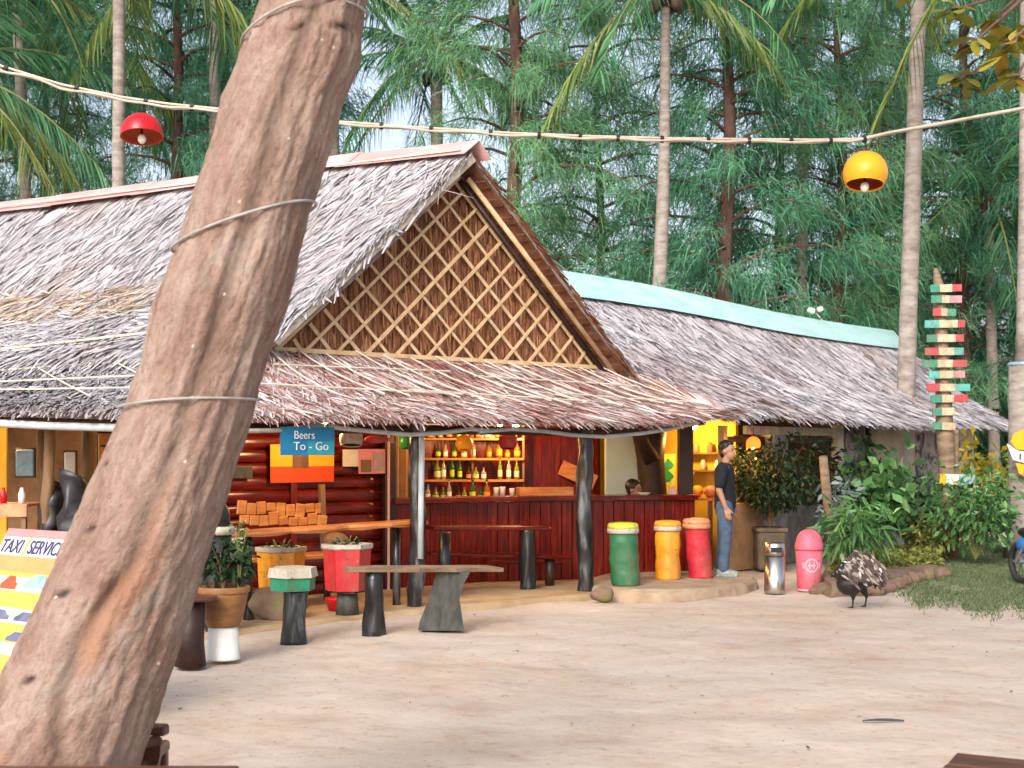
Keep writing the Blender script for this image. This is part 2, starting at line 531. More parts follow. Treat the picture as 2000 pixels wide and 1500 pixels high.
M['palm_bark'] = pm('palm_bark', [(.3, (.17, .135, .115)), (.5, (.27, .23, .205)), (.75, (.38, .34, .31))], scale=4, stretch=(1, 1, 2.5), rough=.9, bump=.5, bscale=9)
M['cas_bark'] = pm('casuarina_bark', [(.3, (.055, .028, .022)), (.7, (.17, .095, .075))], scale=5, stretch=(1.5, 1.5, .5), rough=.95, bump=.6)
M['almond'] = im('almond_leaf', [(0, (.09, .12, .015)), (.5, (.22, .22, .03)), (.8, (.40, .32, .05)), (1, (.25, .10, .02))], rough=.4, trans=.35)
M['soffit'] = pm('leaf_soffit', [(.3, (.06, .018, .009)), (.55, (.13, .045, .02)), (.78, (.20, .08, .04))], scale=8, stretch=(1, 1, 1), rough=.75, bump=.35)

# ------------------------------------------------------------------ ground
def sand_material():
    m, nt, b = new_mat('sand')
    tc = nt.nodes.new('ShaderNodeTexCoord')
    def nz(scale, detail=6, rough=.6, stretch=None):
        n = nt.nodes.new('ShaderNodeTexNoise')
        n.inputs['Scale'].default_value = scale
        n.inputs['Detail'].default_value = detail
        n.inputs['Roughness'].default_value = rough
        if stretch:
            mp = nt.nodes.new('ShaderNodeMapping')
            mp.inputs['Scale'].default_value = stretch
            nt.links.new(tc.outputs['Object'], mp.inputs['Vector'])
            nt.links.new(mp.outputs[0], n.inputs['Vector'])
        else:
            nt.links.new(tc.outputs['Object'], n.inputs['Vector'])
        return n
    a = nz(.55, 5)
    c1 = ramp(nt, [(.30, (.45, .35, .275)), (.5, (.50, .41, .34)), (.7, (.54, .465, .40))])
    nt.links.new(a.outputs['Fac'], c1.inputs[0])
    f = nz(14, 8, .72)
    c2 = ramp(nt, [(.33, (.66, .58, .52)), (.44, (.95, .94, .93)), (.7, (1.0, 1.0, 1.0))])
    nt.links.new(f.outputs['Fac'], c2.inputs[0])
    mx = nt.nodes.new('ShaderNodeMix'); mx.data_type = 'RGBA'; mx.blend_type = 'MULTIPLY'
    mx.inputs[0].default_value = .8
    nt.links.new(c1.outputs[0], mx.inputs[6]); nt.links.new(c2.outputs[0], mx.inputs[7])
    g = nz(2.2, 5, .6)
    c3 = ramp(nt, [(.28, (.92, .86, .81)), (.46, (1, 1, 1))])
    nt.links.new(g.outputs['Fac'], c3.inputs[0])
    mx2 = nt.nodes.new('ShaderNodeMix'); mx2.data_type = 'RGBA'; mx2.blend_type = 'MULTIPLY'
    mx2.inputs[0].default_value = 1
    nt.links.new(mx.outputs[2], mx2.inputs[6]); nt.links.new(c3.outputs[0], mx2.inputs[7])
    nt.links.new(mx2.outputs[2], b.inputs['Base Color'])
    b.inputs['Roughness'].default_value = .95
    b.inputs['Specular IOR Level'].default_value = .15
    h = nz(5, 8, .65)
    bp = nt.nodes.new('ShaderNodeBump'); bp.inputs['Strength'].default_value = .38; bp.inputs['Distance'].default_value = .035
    vo = nt.nodes.new('ShaderNodeTexVoronoi'); vo.feature = 'SMOOTH_F1'; vo.inputs['Scale'].default_value = 3.4; vo.inputs['Smoothness'].default_value = .9
    dn = nz(2.5, 3, .5)
    dm = nt.nodes.new('ShaderNodeVectorMath'); dm.operation = 'MULTIPLY_ADD'; dm.inputs[1].default_value = (.5, .5, .5)
    nt.links.new(dn.outputs['Color'], dm.inputs[0]); nt.links.new(tc.outputs['Object'], dm.inputs[2])
    nt.links.new(dm.outputs[0], vo.inputs['Vector'])
    ad = nt.nodes.new('ShaderNodeMath'); ad.operation = 'MULTIPLY_ADD'; ad.inputs[1].default_value = 1.1
    nt.links.new(vo.outputs['Distance'], ad.inputs[0]); nt.links.new(h.outputs['Fac'], ad.inputs[2])
    nt.links.new(ad.outputs[0], bp.inputs['Height'])
    nt.links.new(bp.outputs[0], b.inputs['Normal'])
    return m
M['sand'] = sand_material()

def make_ground():
    xs = np.unique(np.concatenate([np.linspace(-260, -20, 12), np.linspace(-20, -9, 12), np.linspace(-9, 14, 200), np.linspace(14, 30, 12), np.linspace(30, 260, 12)]))
    ys = np.unique(np.concatenate([np.linspace(-60, -2, 8), np.linspace(-2, 20, 200), np.linspace(20, 60, 20), np.linspace(60, 500, 14)]))
    vsx = []
    for y in ys:
        for x in xs:
            z = 0.0
            if -10 < x < 15 and -3 < y < 24:
                z = .030 * (mnoise.noise(Vector((x * .55, y * .55, 1.3)))) + .022 * mnoise.noise(Vector((x * 2.1, y * 2.1, 5.3))) + .010 * mnoise.noise(Vector((x * 6.5, y * 6.5, 9.1)))
                z -= .02
            vsx.append((x, y, z))
    nx = len(xs)
    fs = [(j * nx + i, j * nx + i + 1, (j + 1) * nx + i + 1, (j + 1) * nx + i) for j in range(len(ys) - 1) for i in range(nx - 1)]
    b = MB(); b.v = [Vector(p) for p in vsx]; b.f = fs
    o = b.build('sand_ground', M['sand'], smooth=True)
    tag(o, kind='structure')
make_ground()

# building axes: the gable wall runs along UV_, NV_ points out of it towards the yard
UV_ = Vector((.768, .640, 0)); NV_ = Vector((.640, -.768, 0))
PL = Vector((-2.76, 14.95, 0)); PR = PL + UV_ * 4.95
def V(u, off, z=0.0):
    return PL + UV_ * u + NV_ * off + Vector((0, 0, z))

def slab(poly, z0, z1, name, mat, inset=.05, jitter=0.0):
    """flat slab with a rounded upper edge"""
    n = len(poly)
    c = sum((Vector((p[0], p[1], 0)) for p in poly), Vector()) / n
    b = MB()
    rings = []
    for (ins, z) in ((0, z0), (0, z1 - (z1 - z0) * .45), (inset * .4, z1 - (z1 - z0) * .12), (inset, z1)):
        ring = []
        for p in poly:
            q = Vector((p[0], p[1], 0))
            d = (c - q); d.normalize()
            q = q + d * ins
            ring.append((q.x + rnd(-1, 1) * jitter, q.y + rnd(-1, 1) * jitter, z))
        rings.append(ring)
    vv = [p for r_ in rings for p in r_]
    fs = []
    for k in range(3):
        for i in range(n):
            j = (i + 1) % n
            fs.append((k * n + i, k * n + j, (k + 1) * n + j, (k + 1) * n + i))
    fs.append(tuple(3 * n + i for i in range(n)))
    b.add(vv, fs)
    o = b.build(name, mat)
    tag(o, kind='structure')
    return o

def smooth_poly(poly, n=6):
    """Catmull-Rom closed"""
    out = []
    m = len(poly)
    for i in range(m):
        p0, p1, p2, p3 = (Vector(poly[(i + k - 1) % m]) for k in range(4))
        for t in range(n):
            t = t / n
            out.append(.5 * ((2 * p1) + (p2 - p0) * t + (2 * p0 - 5 * p1 + 4 * p2 - p3) * t * t + (3 * p1 - p0 - 3 * p2 + p3) * t ** 3))
    return out

fl = [V(-6.0, 2.3), V(-4.0, 2.3), V(-2.0, 2.2), V(-.5, 2.05), V(1, 1.95), V(2.5, 1.95), V(3.4, 1.9), V(4.2, 1.2), V(5.2, .4), V(5.4, -2), V(5.4, -4.5), V(-4, -5), V(-7, -1)]
slab([tuple(p) for p in smooth_poly([tuple(p) for p in fl], 4)], -.25, .035, 'veranda_floor', M['floor'], .12, .012)
st = [(.95, 15.55, 0), (1.5, 15.2, 0), (2.1, 15.25, 0), (2.65, 15.75, 0), (3.0, 16.3, 0), (3.12, 17.0, 0), (2.9, 17.8, 0), (1.5, 17.6, 0), (.9, 16.6, 0)]
slab([tuple(p) for p in smooth_poly(st, 4)], -.2, .11, 'concrete_step', M['step'], .10, .015)

# ------------------------------------------------------------------ thatch tools
class Surf:
    """ruled roof surface between a lower and an upper polyline"""
    def __init__(self, lower, upper, sag=0.0):
        lo = np.array([tuple(p) for p in lower]); up = np.array([tuple(p) for p in upper])
        seg = np.linalg.norm(np.diff((lo + up) / 2, axis=0), axis=1)
        self.t = np.concatenate([[0], np.cumsum(seg)]); self.len = self.t[-1]; self.t = self.t / self.len
        self.lo, self.up, self.sag = lo, up, sag
        self.h = np.linalg.norm(up.mean(0) - lo.mean(0))
    def pos(self, u, v):
        u = np.asarray(u, float); v = np.asarray(v, float)
        a = np.stack([np.interp(u, self.t, self.lo[:, k]) for k in range(3)], -1)
        b = np.stack([np.interp(u, self.t, self.up[:, k]) for k in range(3)], -1)
        p = a * (1 - v)[..., None] + b * v[..., None]
        p[..., 2] -= self.sag * np.sin(np.pi * np.clip(v, 0, 1)) ** 1.0
        return p
    def frame(self, u, v):
        e = 1e-3
        du = norm(self.pos(np.clip(u + e, 0, 1), v) - self.pos(np.clip(u - e, 0, 1), v))
        dv = norm(self.pos(u, v + e) - self.pos(u, v - e))
        n = norm(np.cross(du, dv))
        n = n * np.sign(n[:, 2:3])
        return du, dv, n

def slab_surf(s, name, mat, parent, thick=.10, nu=40, nv=16):
    us = np.linspace(0, 1, nu); vs2 = np.linspace(0, 1, nv)
    uu, vv = np.meshgrid(us, vs2)
    p = s.pos(uu.ravel(), vv.ravel())
    q = p.copy(); q[:, 2] -= thick
    n = nu * nv
    b = MB()
    b.v = [Vector(x) for x in p] + [Vector(x) for x in q]
    idx = lambda i, j: j * nu + i
    for j in range(nv - 1):
        for i in range(nu - 1):
            b.f.append((idx(i, j), idx(i + 1, j), idx(i + 1, j + 1), idx(i, j + 1)))
            b.f.append((n + idx(i, j), n + idx(i, j + 1), n + idx(i + 1, j + 1), n + idx(i + 1, j)))
    for i in range(nu - 1):
        b.f.append((idx(i, 0), n + idx(i, 0), n + idx(i + 1, 0), idx(i + 1, 0)))
        b.f.append((idx(i, nv - 1), idx(i + 1, nv - 1), n + idx(i + 1, nv - 1), n + idx(i, nv - 1)))
    for j in range(nv - 1):
        b.f.append((idx(0, j), idx(0, j + 1), n + idx(0, j + 1), n + idx(0, j)))
        b.f.append((idx(nu - 1, j), n + idx(nu - 1, j), n + idx(nu - 1, j + 1), idx(nu - 1, j + 1)))
    return b.build(name, mat, parent, world=True)

def thatch(s, name, mat, parent, row=.10, per_m=34, L=(.22, .42), w=(.012, .034), bias=0.0, spread=.28, lift=.045, v0=0.0, v1=1.0, u0=0.0, u1=1.0, fringe=True, rough=.02, droop=.10):
    H = s.h; W = s.len
    rows = max(2, int(H * (v1 - v0) / row))
    vv = []
    for k in range(rows + 1):
        n = int(per_m * W * (u1 - u0))
        v = v0 + (v1 - v0) * k / rows + RNG.normal(0, .35 / rows * (v1 - v0), n)
        vv.append(np.clip(v, v0 - .01, v1))
    if fringe:
        n = int(per_m * W * (u1 - u0) * 3.0)
        vv.append(np.clip(v0 + np.abs(RNG.normal(0, .05 / max(H, .1), n)), 0, 1))
    v = np.concatenate(vv)
    n = len(v)
    u = RNG.uniform(u0, u1, n)
    p = s.pos(u, v)
    du, dv, nn = s.frame(u, v)
    # patchy growth: clumps lean the same way
    cl = np.sin(u * W * 3.1 + v * H * 2.3) * .5 + np.sin(u * W * 7.7 - v * H * 5.1 + 1.7) * .35
    a = bias + cl * spread * .6 + RNG.normal(0, spread, n)
    d = -dv * np.cos(a)[:, None] + du * np.sin(a)[:, None]
    side = norm(np.cross(nn, d))
    # random roll of the blade
    roll = RNG.normal(0, .28, n)
    side = side * np.cos(roll)[:, None] + nn * np.sin(roll)[:, None]
    Ls = RNG.uniform(L[0], L[1], n); ws = RNG.uniform(w[0], w[1], n)
    lf = RNG.uniform(.25, 1.0, n) * lift + np.abs(RNG.normal(0, rough, n))
    root = p + nn * RNG.uniform(0.005, .03, n)[:, None]
    d2 = norm(d + nn * (lf / Ls)[:, None])
    bend = np.zeros((n, 3)); bend[:, 2] = -RNG.uniform(.2, 1.0, n) * droop * Ls
    if fringe:
        k = v < (v0 + .12 / max(H, .1))
        bend[k, 2] -= RNG.uniform(.0, .07, k.sum())
        Ls[k] *= .55
    S = ribbons(root, d2, side, Ls, ws, bend, m=3, taper=(.8, 1.0, .35))
    off = np.array(wloc(parent))
    me = strips_mesh(name, S - off)
    o = link(name, me, mat, parent)
    o['kind'] = 'stuff'
    return o

# ------------------------------------------------------------------ the thatched bar building
bar = empty('thatched_bar_building', V(1.5, 0, 0), 'open fronted thatched bar with bamboo lattice gable and pink ridge cap', 'building')
RD = Vector((-7.18, 3.86, 0)).normalized()          # along the ridge, away to the left
APEX = Vector((-.48, 16.04, 5.30))
L0 = Vector((-2.55, 14.25, 2.93))
R0 = Vector((1.58, 17.75, 2.78))
def zl(k): return -0.045 * k
front = Surf([L0 + RD * k + Vector((0, 0, zl(k))) for k in np.linspace(0, 10, 11)],
             [APEX + RD * k + Vector((0, 0, .03 * math.sin(k * .7))) for k in np.linspace(0, 10, 11)], sag=.10)
rf = slab_surf(front, 'front_roof_slope', M['thatch_base'], bar, .12)
thatch(front, 'thatch', M['thatch_grey'], rf, row=.09, per_m=44, L=(.30, .72), w=(.020, .055), bias=.15, spread=.36, lift=.034, rough=.016, droop=.05)
# the browner patched course low on the left and the raised course above the skirt
thatch(front, 'thatch_patch', M['thatch_tan'], rf, row=.09, per_m=20, L=(.30, .60), w=(.012, .03), bias=.75, spread=.4, lift=.11, v0=.26, v1=.44, u0=.14, u1=.62, fringe=False)
thatch(front, 'thatch_patch', M['thatch_grey'], rf, row=.06, per_m=40, L=(.28, .55), w=(.014, .045), bias=.55, spread=.5, lift=.15, v0=.0, v1=.26, u0=.08, u1=.75, fringe=True)
# rake of the visible slope: ragged ends along the gable edge
def rake_blades(a, b, out, up, name, mat, parent, n=260, L=(.10, .26)):
    t = RNG.uniform(0, 1, n)
    a_, b_ = np.array(a), np.array(b)
    root = a_ + (b_ - a_) * t[:, None] + RNG.normal(0, .02, (n, 3))
    dn = norm((b_ - a_)[None, :])
    d = norm(dn * RNG.uniform(.5, 1.2, n)[:, None] + np.array(out) * RNG.uniform(.05, .55, n)[:, None])
    side = norm(np.cross(d, np.array(up)) + RNG.normal(0, .25, (n, 3)))
    S = ribbons(root, d, side, RNG.uniform(L[0], L[1], n), RNG.uniform(.012, .03, n), None, 3, (.8, 1, .4))
    o = link(name, strips_mesh(name, S - np.array(wloc(parent))), mat, parent)
    o['kind'] = 'stuff'
rake_blades(APEX + Vector((0, 0, .01)), L0 + Vector((0, 0, .0)), NV_, (-.5, -.4, .75), 'rake_thatch', M['thatch_grey'], rf, 620)

rear = Surf([R0 + RD * k for k in np.linspace(0, 10, 6)], [APEX + RD * k for k in np.linspace(0, 10, 6)], sag=.04)
rr = slab_surf(rear, 'rear_roof_slope', M['thatch_base'], bar, .07)
thatch(rear, 'thatch', M['thatch_grey'], rr, row=.2, per_m=14, L=(.3, .5), u0=0, u1=.5)
# underside of the gable overhang: rows of folded palm leaf, each with its lath
soff_n = 13
g_ap = Vector((APEX.x, APEX.y, APEX.z)); 
for k in range(soff_n):
    t0, t1 = k / soff_n, (k + 1) / soff_n
    e0 = g_ap.lerp(R0, t0) + Vector((0, 0, -.10)); e1 = g_ap.lerp(R0, min(1, t1 + .025)) + Vector((0, 0, -.13))
    b = MB()
    back = RD * .95
    b.add([e0, e1, e1 + back, e0 + back, e0 + Vector((0, 0, -.012)), e1 + Vector((0, 0, -.022)), e1 + back + Vector((0, 0, -.022)), e0 + back + Vector((0, 0, -.012))],
          [(0, 1, 2, 3), (4, 7, 6, 5), (0, 4, 5, 1), (1, 5, 6, 2), (2, 6, 7, 3), (3, 7, 4, 0)])
    b.build('soffit_leaf_row', M['soffit'] if 'soffit' in M else M['potwood'], rr, world=True)
    if k:
        MB().tube([e0 + Vector((0, 0, -.03)), e0 + back * .98 + Vector((0, 0, -.03))], .011, 6).build('soffit_lath', M['brown_wood'], rr, world=True)
rake_blades(APEX + Vector((.0, 0, -.03)), R0 + Vector((0, 0, -.05)), NV_ * .5, (.5, .4, .75), 'rake_thatch', M['thatch_brown'], rr, 420, (.08, .2))

# gable wall
GH = 2.24
gl = 4.92
def gpt(s, z, off=0.0):
    return V(s, off + .32, 2.83 + z)
gw = MB()
gw.add([gpt(-.15, -.5, -.10), gpt(gl + .1, -.5, -.10), gpt(gl + .1, -.1, -.10), gpt(gl / 2 - .02, GH + .06, -.10), gpt(-.15, -.1, -.10),
        gpt(-.15, -.5, -.16), gpt(gl + .1, -.5, -.16), gpt(gl + .1, -.1, -.16), gpt(gl / 2 - .02, GH + .06, -.16), gpt(-.15, -.1, -.16)],
       [(0, 1, 2, 3, 4), (9, 8, 7, 6, 5), (0, 5, 6, 1), (1, 6, 7, 2), (2, 7, 8, 3), (3, 8, 9, 4), (4, 9, 5, 0)])
gwo = gw.build('gable_wall', M['potwood'], bar, world=True)
def gable_leaves():
    n = 5200
    s = RNG.uniform(0, gl, n); top = GH * (1 - np.abs(s - gl / 2) / (gl / 2))
    z = RNG.uniform(-.1, 1, n) * top
    u3, n3 = np.array(UV_), np.array(NV_)
    root = np.array(PL) + s[:, None] * u3 + (RNG.uniform(-.085, -.06, n)[:, None] + .32) * n3
    root[:, 2] = 2.83 + z
    a = RNG.normal(0, .10, n)
    d = norm(np.stack([np.sin(a) * u3[0], np.sin(a) * u3[1], -np.cos(a)], 1) + n3 * RNG.uniform(.0, .10, n)[:, None])
    side = norm(u3 + RNG.normal(0, .2, (n, 3)))
    S = ribbons(root, d, side, RNG.uniform(.14, .34, n), RNG.uniform(.012, .035, n), None, 3, (.8, 1, .5))
    S[..., 2] = np.maximum(S[..., 2], 2.60)
    o = link('gable_leaf', strips_mesh('gable_leaf', S - np.array(wloc(gwo))), M['thatch_brown'], gwo)
    o['kind'] = 'stuff'
gable_leaves()
m_ = GH / (gl / 2)
nl = 12
for i in range(1, nl + 1):
    s = gl * (i - .35 + rnd(-.06, .06)) / nl
    # rising to the left
    s1 = s / 2
    p0, p1 = gpt(s, -.03 - rnd(0, .04), .012), gpt(s1 + .02, m_ * s1 - .02, .012)
    if (p1 - p0).length > .2:
        MB().beam(p0, p1, .038 + rnd(-.006, .006), .012, NV_).build('lattice_strip', M['bamboo'], gwo, world=True)
    s1 = (s + gl) / 2
    p0, p1 = gpt(s, -.03 - rnd(0, .04), .028), gpt(s1 - .02, m_ * (gl - s1) - .02, .028)
    if (p1 - p0).length > .2:
        MB().beam(p0, p1, .038 + rnd(-.006, .006), .012, NV_).build('lattice_strip', M['bamboo'], gwo, world=True)
MB().beam(gpt(-.1, -.015, .045), gpt(gl - .05, -.02, .045), .05, .02, NV_).build('base_rail', M['bamboo'], gwo, world=True)
MB().beam(gpt(-.1, -.03, .05), gpt(gl / 2, GH - .02, .05), .05, .02, NV_).build('rake_rail', M['bamboo'], gwo, world=True)
MB().beam(gpt(gl / 2, GH, .05), gpt(gl + .05, .0, .05), .05, .03, NV_).build('rake_rail', M['brown_wood'], gwo, world=True)
MB().tube([gpt(gl / 2 + .05, GH - .06, .14), gpt(gl * .75 + .08, GH / 2 - .10, .15), gpt(gl + .14, -.17, .16)], [.034, .036, .040], 8, wob=.05).build('rake_pole', M['bamboo'], gwo, world=True, smooth=True)
MB().tube([gpt(gl / 2 + .0, GH - .10, .07), gpt(gl * .75 - .02, GH / 2 - .12, .07), gpt(gl + .04, -.17, .07)], [.035, .035, .035], 8).build('rake_pole', M['dark_wood'], gwo, world=True, smooth=True)

MB().beam(APEX + NV_ * .02 + Vector((0, 0, -.07)), L0 + NV_ * .03 + Vector((0, 0, -.06)), .03, .11, (0, 0, 1), b=.006).build('rake_board', M['bamboo_pale'], rf, world=True)

# pink ridge cap in overlapping bent sheets
perp_f = (L0 - APEX); perp_f.normalize()
perp_r = (R0 - APEX); perp_r.normalize()
for k in range(6):
    a = APEX + RD * (k * 1.72 - .10) + Vector((0, 0, .07 + .012 * (k % 2)))
    c = APEX + RD * (k * 1.72 + 1.80) + Vector((0, 0, .07 + .012 * (k % 2)))
    a.z += .03 * math.sin(k * 1.2); c.z += .03 * math.sin(k * 1.2 + 1.2)
    b = MB()
    w1, w2 = .30, .26
    pts = []
    for q in (a, c):
        up = Vector((0, 0, .0))
        pts += [q + perp_f * w1 + Vector((0, 0, .07)), q + Vector((0, 0, .06)), q + perp_r * w2 + Vector((0, 0, .03))]
    th = Vector((0, 0, -.006))
    b.add(pts + [p + th for p in pts], [(0, 1, 4, 3), (1, 2, 5, 4), (6, 9, 10, 7), (7, 10, 11, 8), (0, 6, 7, 1), (1, 7, 8, 2), (3, 4, 10, 9), (4, 5, 11, 10), (0, 3, 9, 6), (2, 8, 11, 5)])
    b.build('ridge_sheet', M['pinkcap'], bar, world=True)
# lath clamped along the sheet and the pale edge board of the rake
MB().beam(APEX + perp_f * .27 + Vector((.01, -.01, .17)), APEX + perp_f * .27 + RD * 10 + Vector((.01, -.01, .17)), .03, .02).build('ridge_lath', M['bamboo_pale'], bar, world=True)

# skirt roof, front and left
C_ = Vector((-2.9, 12.6, 2.06)); I_ = Vector((-2.75, 14.5, 2.80))
sk_front = Surf([C_, V(-.6, 1.93, 2.06), V(.8, 2.0, 2.07), V(2.2, 2.02, 2.07), V(3.4, 2.0, 2.07), V(4.3, 1.78, 2.09), Vector((2.25, 16.72, 2.14)), Vector((2.75, 17.05, 2.20))],
                [I_, V(.6, .29, 2.79), V(1.8, .29, 2.79), V(2.9, .29, 2.79), V(3.9, .29, 2.79), V(4.9, .29, 2.78), Vector((1.72, 18.05, 2.72)), Vector((2.62, 17.45, 2.36))], sag=.06)
sk = slab_surf(sk_front, 'front_skirt_roof', M['thatch_base'], bar, .09, 48, 10)
thatch(sk_front, 'thatch', M['thatch_pink'], sk, row=.075, per_m=64, L=(.24, .55), w=(.011, .028), bias=.42, spread=.22, lift=.034, rough=.012, droop=.06)
sk_left = Surf([C_ + RD * k + Vector((0, 0, .03 * k)) for k in np.linspace(0, 8, 7)], [I_ + RD * k + Vector((0, 0, -.03 * k)) for k in np.linspace(0, 8, 7)], sag=.05)
sl = slab_surf(sk_left, 'left_skirt_roof', M['thatch_base'], bar, .09, 30, 10)
thatch(sk_left, 'thatch', M['thatch_grey'], sl, row=.075, per_m=58, L=(.22, .48), w=(.014, .042), bias=-.35, spread=.35, lift=.04, rough=.014, droop=.06)
def batten(s, u0, v0, u1, v1, r=.010, parent=None, mat='bamboo_pale', lift=.09):
    n = 6
    uu = np.linspace(u0, u1, n); vv = np.linspace(v0, v1, n)
    p = s.pos(uu, vv)
    p[:, 2] += lift
    MB().tube([Vector(x) for x in p], r, 5).build('batten', M[mat], parent, world=True)
for k in range(16):
    u0 = .02 + k * .06
    batten(sk_front, u0, .98 - rnd(0, .08), min(.97, u0 + .17 + rnd(-.02, .03)), .28 - rnd(0, .15), .008 + rnd(0, .003), sk, lift=.085)
for (u0, v0, u1, v1) in ((.02, .40, .40, .30), (.30, .36, .66, .24), (.62, .40, .92, .28), (.05, .70, .40, .72), (.45, .66, .85, .62)):
    batten(sk_front, u0, v0, u1, v1, .010, sk, lift=.09)
for (u0, v0, u1, v1) in ((.0, .86, .6, .80), (.02, .55, .7, .50), (0, .30, .8, .26), (.28, .95, .08, .25), (.42, .9, .2, .1), (.6, .95, .42, .2), (.08, .9, .0, .5), (.2, .98, .05, .55)):
    batten(sk_left, u0, v0, u1, v1, .011, sl, lift=.10)
batten(front, .03, .015, .62, .02, .018, rf, 'bamboo_pale', lift=.16)

# eave beams and grey water pipe under the eave
MB().tube([C_ + NV_ * -.3 + Vector((.1, .1, -.14)), V(.8, 1.62, 1.93), V(3.4, 1.62, 1.92), V(4.6, 1.2, 1.97), Vector((2.5, 17.3, 2.08))], .05, 8).build('eave_beam', M['dark_wood'], bar, world=True, smooth=True)
MB().tube([C_ + Vector((-.1, .35, -.13)), C_ + RD * 8 + Vector((-.1, .35, .1))], .05, 8).build('eave_beam', M['brown_wood'], bar, world=True, smooth=True)
def pipe_run(pts, r, name='gutter_pipe'):
    out = []
    for i in range(len(pts) - 1):
        for t in range(5):
            out.append(pts[i].lerp(pts[i + 1], t / 5))
    out.append(pts[-1])
    MB().tube(out, r, 10).build(name, M['pipe'], bar, world=True, smooth=True)
def V2px(px, py, off):
    # point under the eave line at given offset from the gable
    a = (px - 1000) / F
    # PL.x+ux*u+nx*off = a*(PL.y+uy*u+ny*off)
    u = (a * (PL.y + NV_.y * off) - PL.x - NV_.x * off) / (UV_.x - a * UV_.y)
    p = V(u, off)
    p.z = EYE + (HOR - py) / F * p.y
    return p
pipe_run([V2px(x, y, 1.85) for x, y in ((560, 838), (620, 830), (680, 838), (740, 844), (800, 849), (860, 846), (920, 838), (955, 841))], .024)
pipe_run([V2px(x, y, 1.85) for x, y in ((935, 843), (1000, 838), (1060, 842), (1120, 850), (1180, 853), (1250, 847))] + [U(1310, 838, 16.6), U(1365, 825, 16.9)], .024)
pipe_run([U(-60, 824, 13.9), U(100, 832, 13.5), U(236, 836, 13.1)], .042)
MB().tube([U(470, 842, 12.5), U(568, 840, 13.0)], .022, 8).build('lamp_tube', M['offwhite'], bar, world=True)

# posts
def log_post(p, z0, z1, r, name='post', mat='black_log', parent=bar, seg=12):
    n = 14
    pts = []; rad = []
    for k in range(n):
        t = k / (n - 1)
        pts.append(Vector((p.x + .015 * math.sin(t * 7 + p.x), p.y, z0 + (z1 - z0) * t)))
        rad.append(r * (1.08 - .14 * t) * (1 + .06 * math.sin(t * 17 + p.x * 3)))
    n2 = 40
    pts2 = [pts[0].lerp(pts[-1], k / (n2 - 1)) + Vector((.015 * math.sin(k * .18 + p.x), 0, 0)) for k in range(n2)]
    rad2 = list(np.interp(np.linspace(0, 1, n2), np.linspace(0, 1, n), rad))
    return roughen(MB().tube(pts2, rad2, 18), r * .30, 1.1 / r, p.x).build(name, M[mat], parent, world=True, smooth=True)
log_post(V(3.32, 1.66), 0, 2.05, .095)
log_post(V(.893, 1.66), 0, 2.05, .085)
log_post(V(-1.54, 1.60), 0, 2.05, .09)
log_post(C_ + RD * 2.2 + Vector((-.1, .5, 0)), 0, 2.1, .06, mat='brown_wood')
log_post(C_ + RD * 4.4 + Vector((-.1, .5, 0)), 0, 2.15, .06, mat='brown_wood')
MB().tube([V(.86, 1.76, .55), V(.87, 1.76, 1.3), V(.88, 1.76, 1.98)], .032, 10).build('metal_pole', M['pipe'], bar, world=True, smooth=True)

# red plank wall to the left of the bar
pw = MB().beam(V(-1.25, -.12, 1.2), V(1.66, -.12, 1.2), .06, 2.4).build('plank_wall', M['dark_wood'], bar, world=True)
for k in range(15):
    z = .09 + k * .155
    n = 10
    pts = [V(-1.25 + 2.91 * t / (n - 1), -.07, z + rnd(-.006, .006)) for t in range(n)]
    MB().tube(pts, [.04 + rnd(-.004, .004) for _ in pts], 12, sq=1.95).build('plank', M['red_wood'], pw, world=True, smooth=True)
MB().beam(V(.35, -.0, .03), V(.35, -.0, 2.3), .07, .05, NV_, b=.006).build('wall_post', M['red_wood_v'], bar, world=True)
MB().beam(V(1.68, -.02, .03), V(1.68, -.02, 2.35), .16, .10, NV_, b=.01).build('wall_post', M['dark_wood'], bar, world=True)
MB().tube([V(1.62, .06, .03), V(1.62, .06, 2.0)], .016, 8).build('wall_pole', M['pinkcap'], bar, world=True)

# interior walls behind the bar and the seating on the left
iw = MB().beam((-1.55, 18.75, 1.4), (1.25, 19.45, 1.4), .08, 2.8).build('back_bar_wall', M['dark_wood'], bar, world=True)
a_, b_ = Vector((-1.5, 18.68, 0)), Vector((1.25, 19.38, 0))
for k in range(20):
    q0, q1 = a_.lerp(b_, k / 20), a_.lerp(b_, (k + .97) / 20)
    MB().beam(q0 + Vector((0, 0, 1.4)), q1 + Vector((0, 0, 1.4)), .03 + rnd(0, .012), 2.7).build('plank', M['red_wood_v'], iw, world=True)
MB().beam((-10.5, 19.6, 1.4), (-1.55, 18.2, 1.4), .1, 2.8).build('interior_wall', M['clay'], bar, world=True)
MB().beam((-1.5, 18.2, 1.4), (-1.5, 18.8, 1.4), .1, 2.8).build('interior_wall', M['clay'], bar, world=True)
MB().beam((1.25, 19.5, 1.4), (1.3, 21.0, 1.4), .08, 2.8).build('interior_wall', M['dark_wood'], bar, world=True)
MB().beam(U(-40, 880, 17.3).xy.to_3d() + Vector((0, 0, 1.3)), U(14, 880, 17.3).xy.to_3d() + Vector((0, 0, 1.3)), .05, 2.2).build('ochre_panel', M['ochre'], bar, world=True)
MB().box((-5.4, 18.65, 1.45), (.46, .05, 1.2), Matrix.Rotation(R(-9), 3, 'Z')).build('ochre_panel', M['ochre'], bar, world=True)
# dark ceiling boards close the roof space from below
MB().add([(-9.5, 19.5, 2.75), (-2.9, 15.2, 2.75), (1.0, 18.3, 2.75), (1.2, 20.3, 2.75), (-3, 21, 2.75)], [(0, 1, 2, 3, 4)]).build('ceiling', M['dark_wood'], bar, world=True)

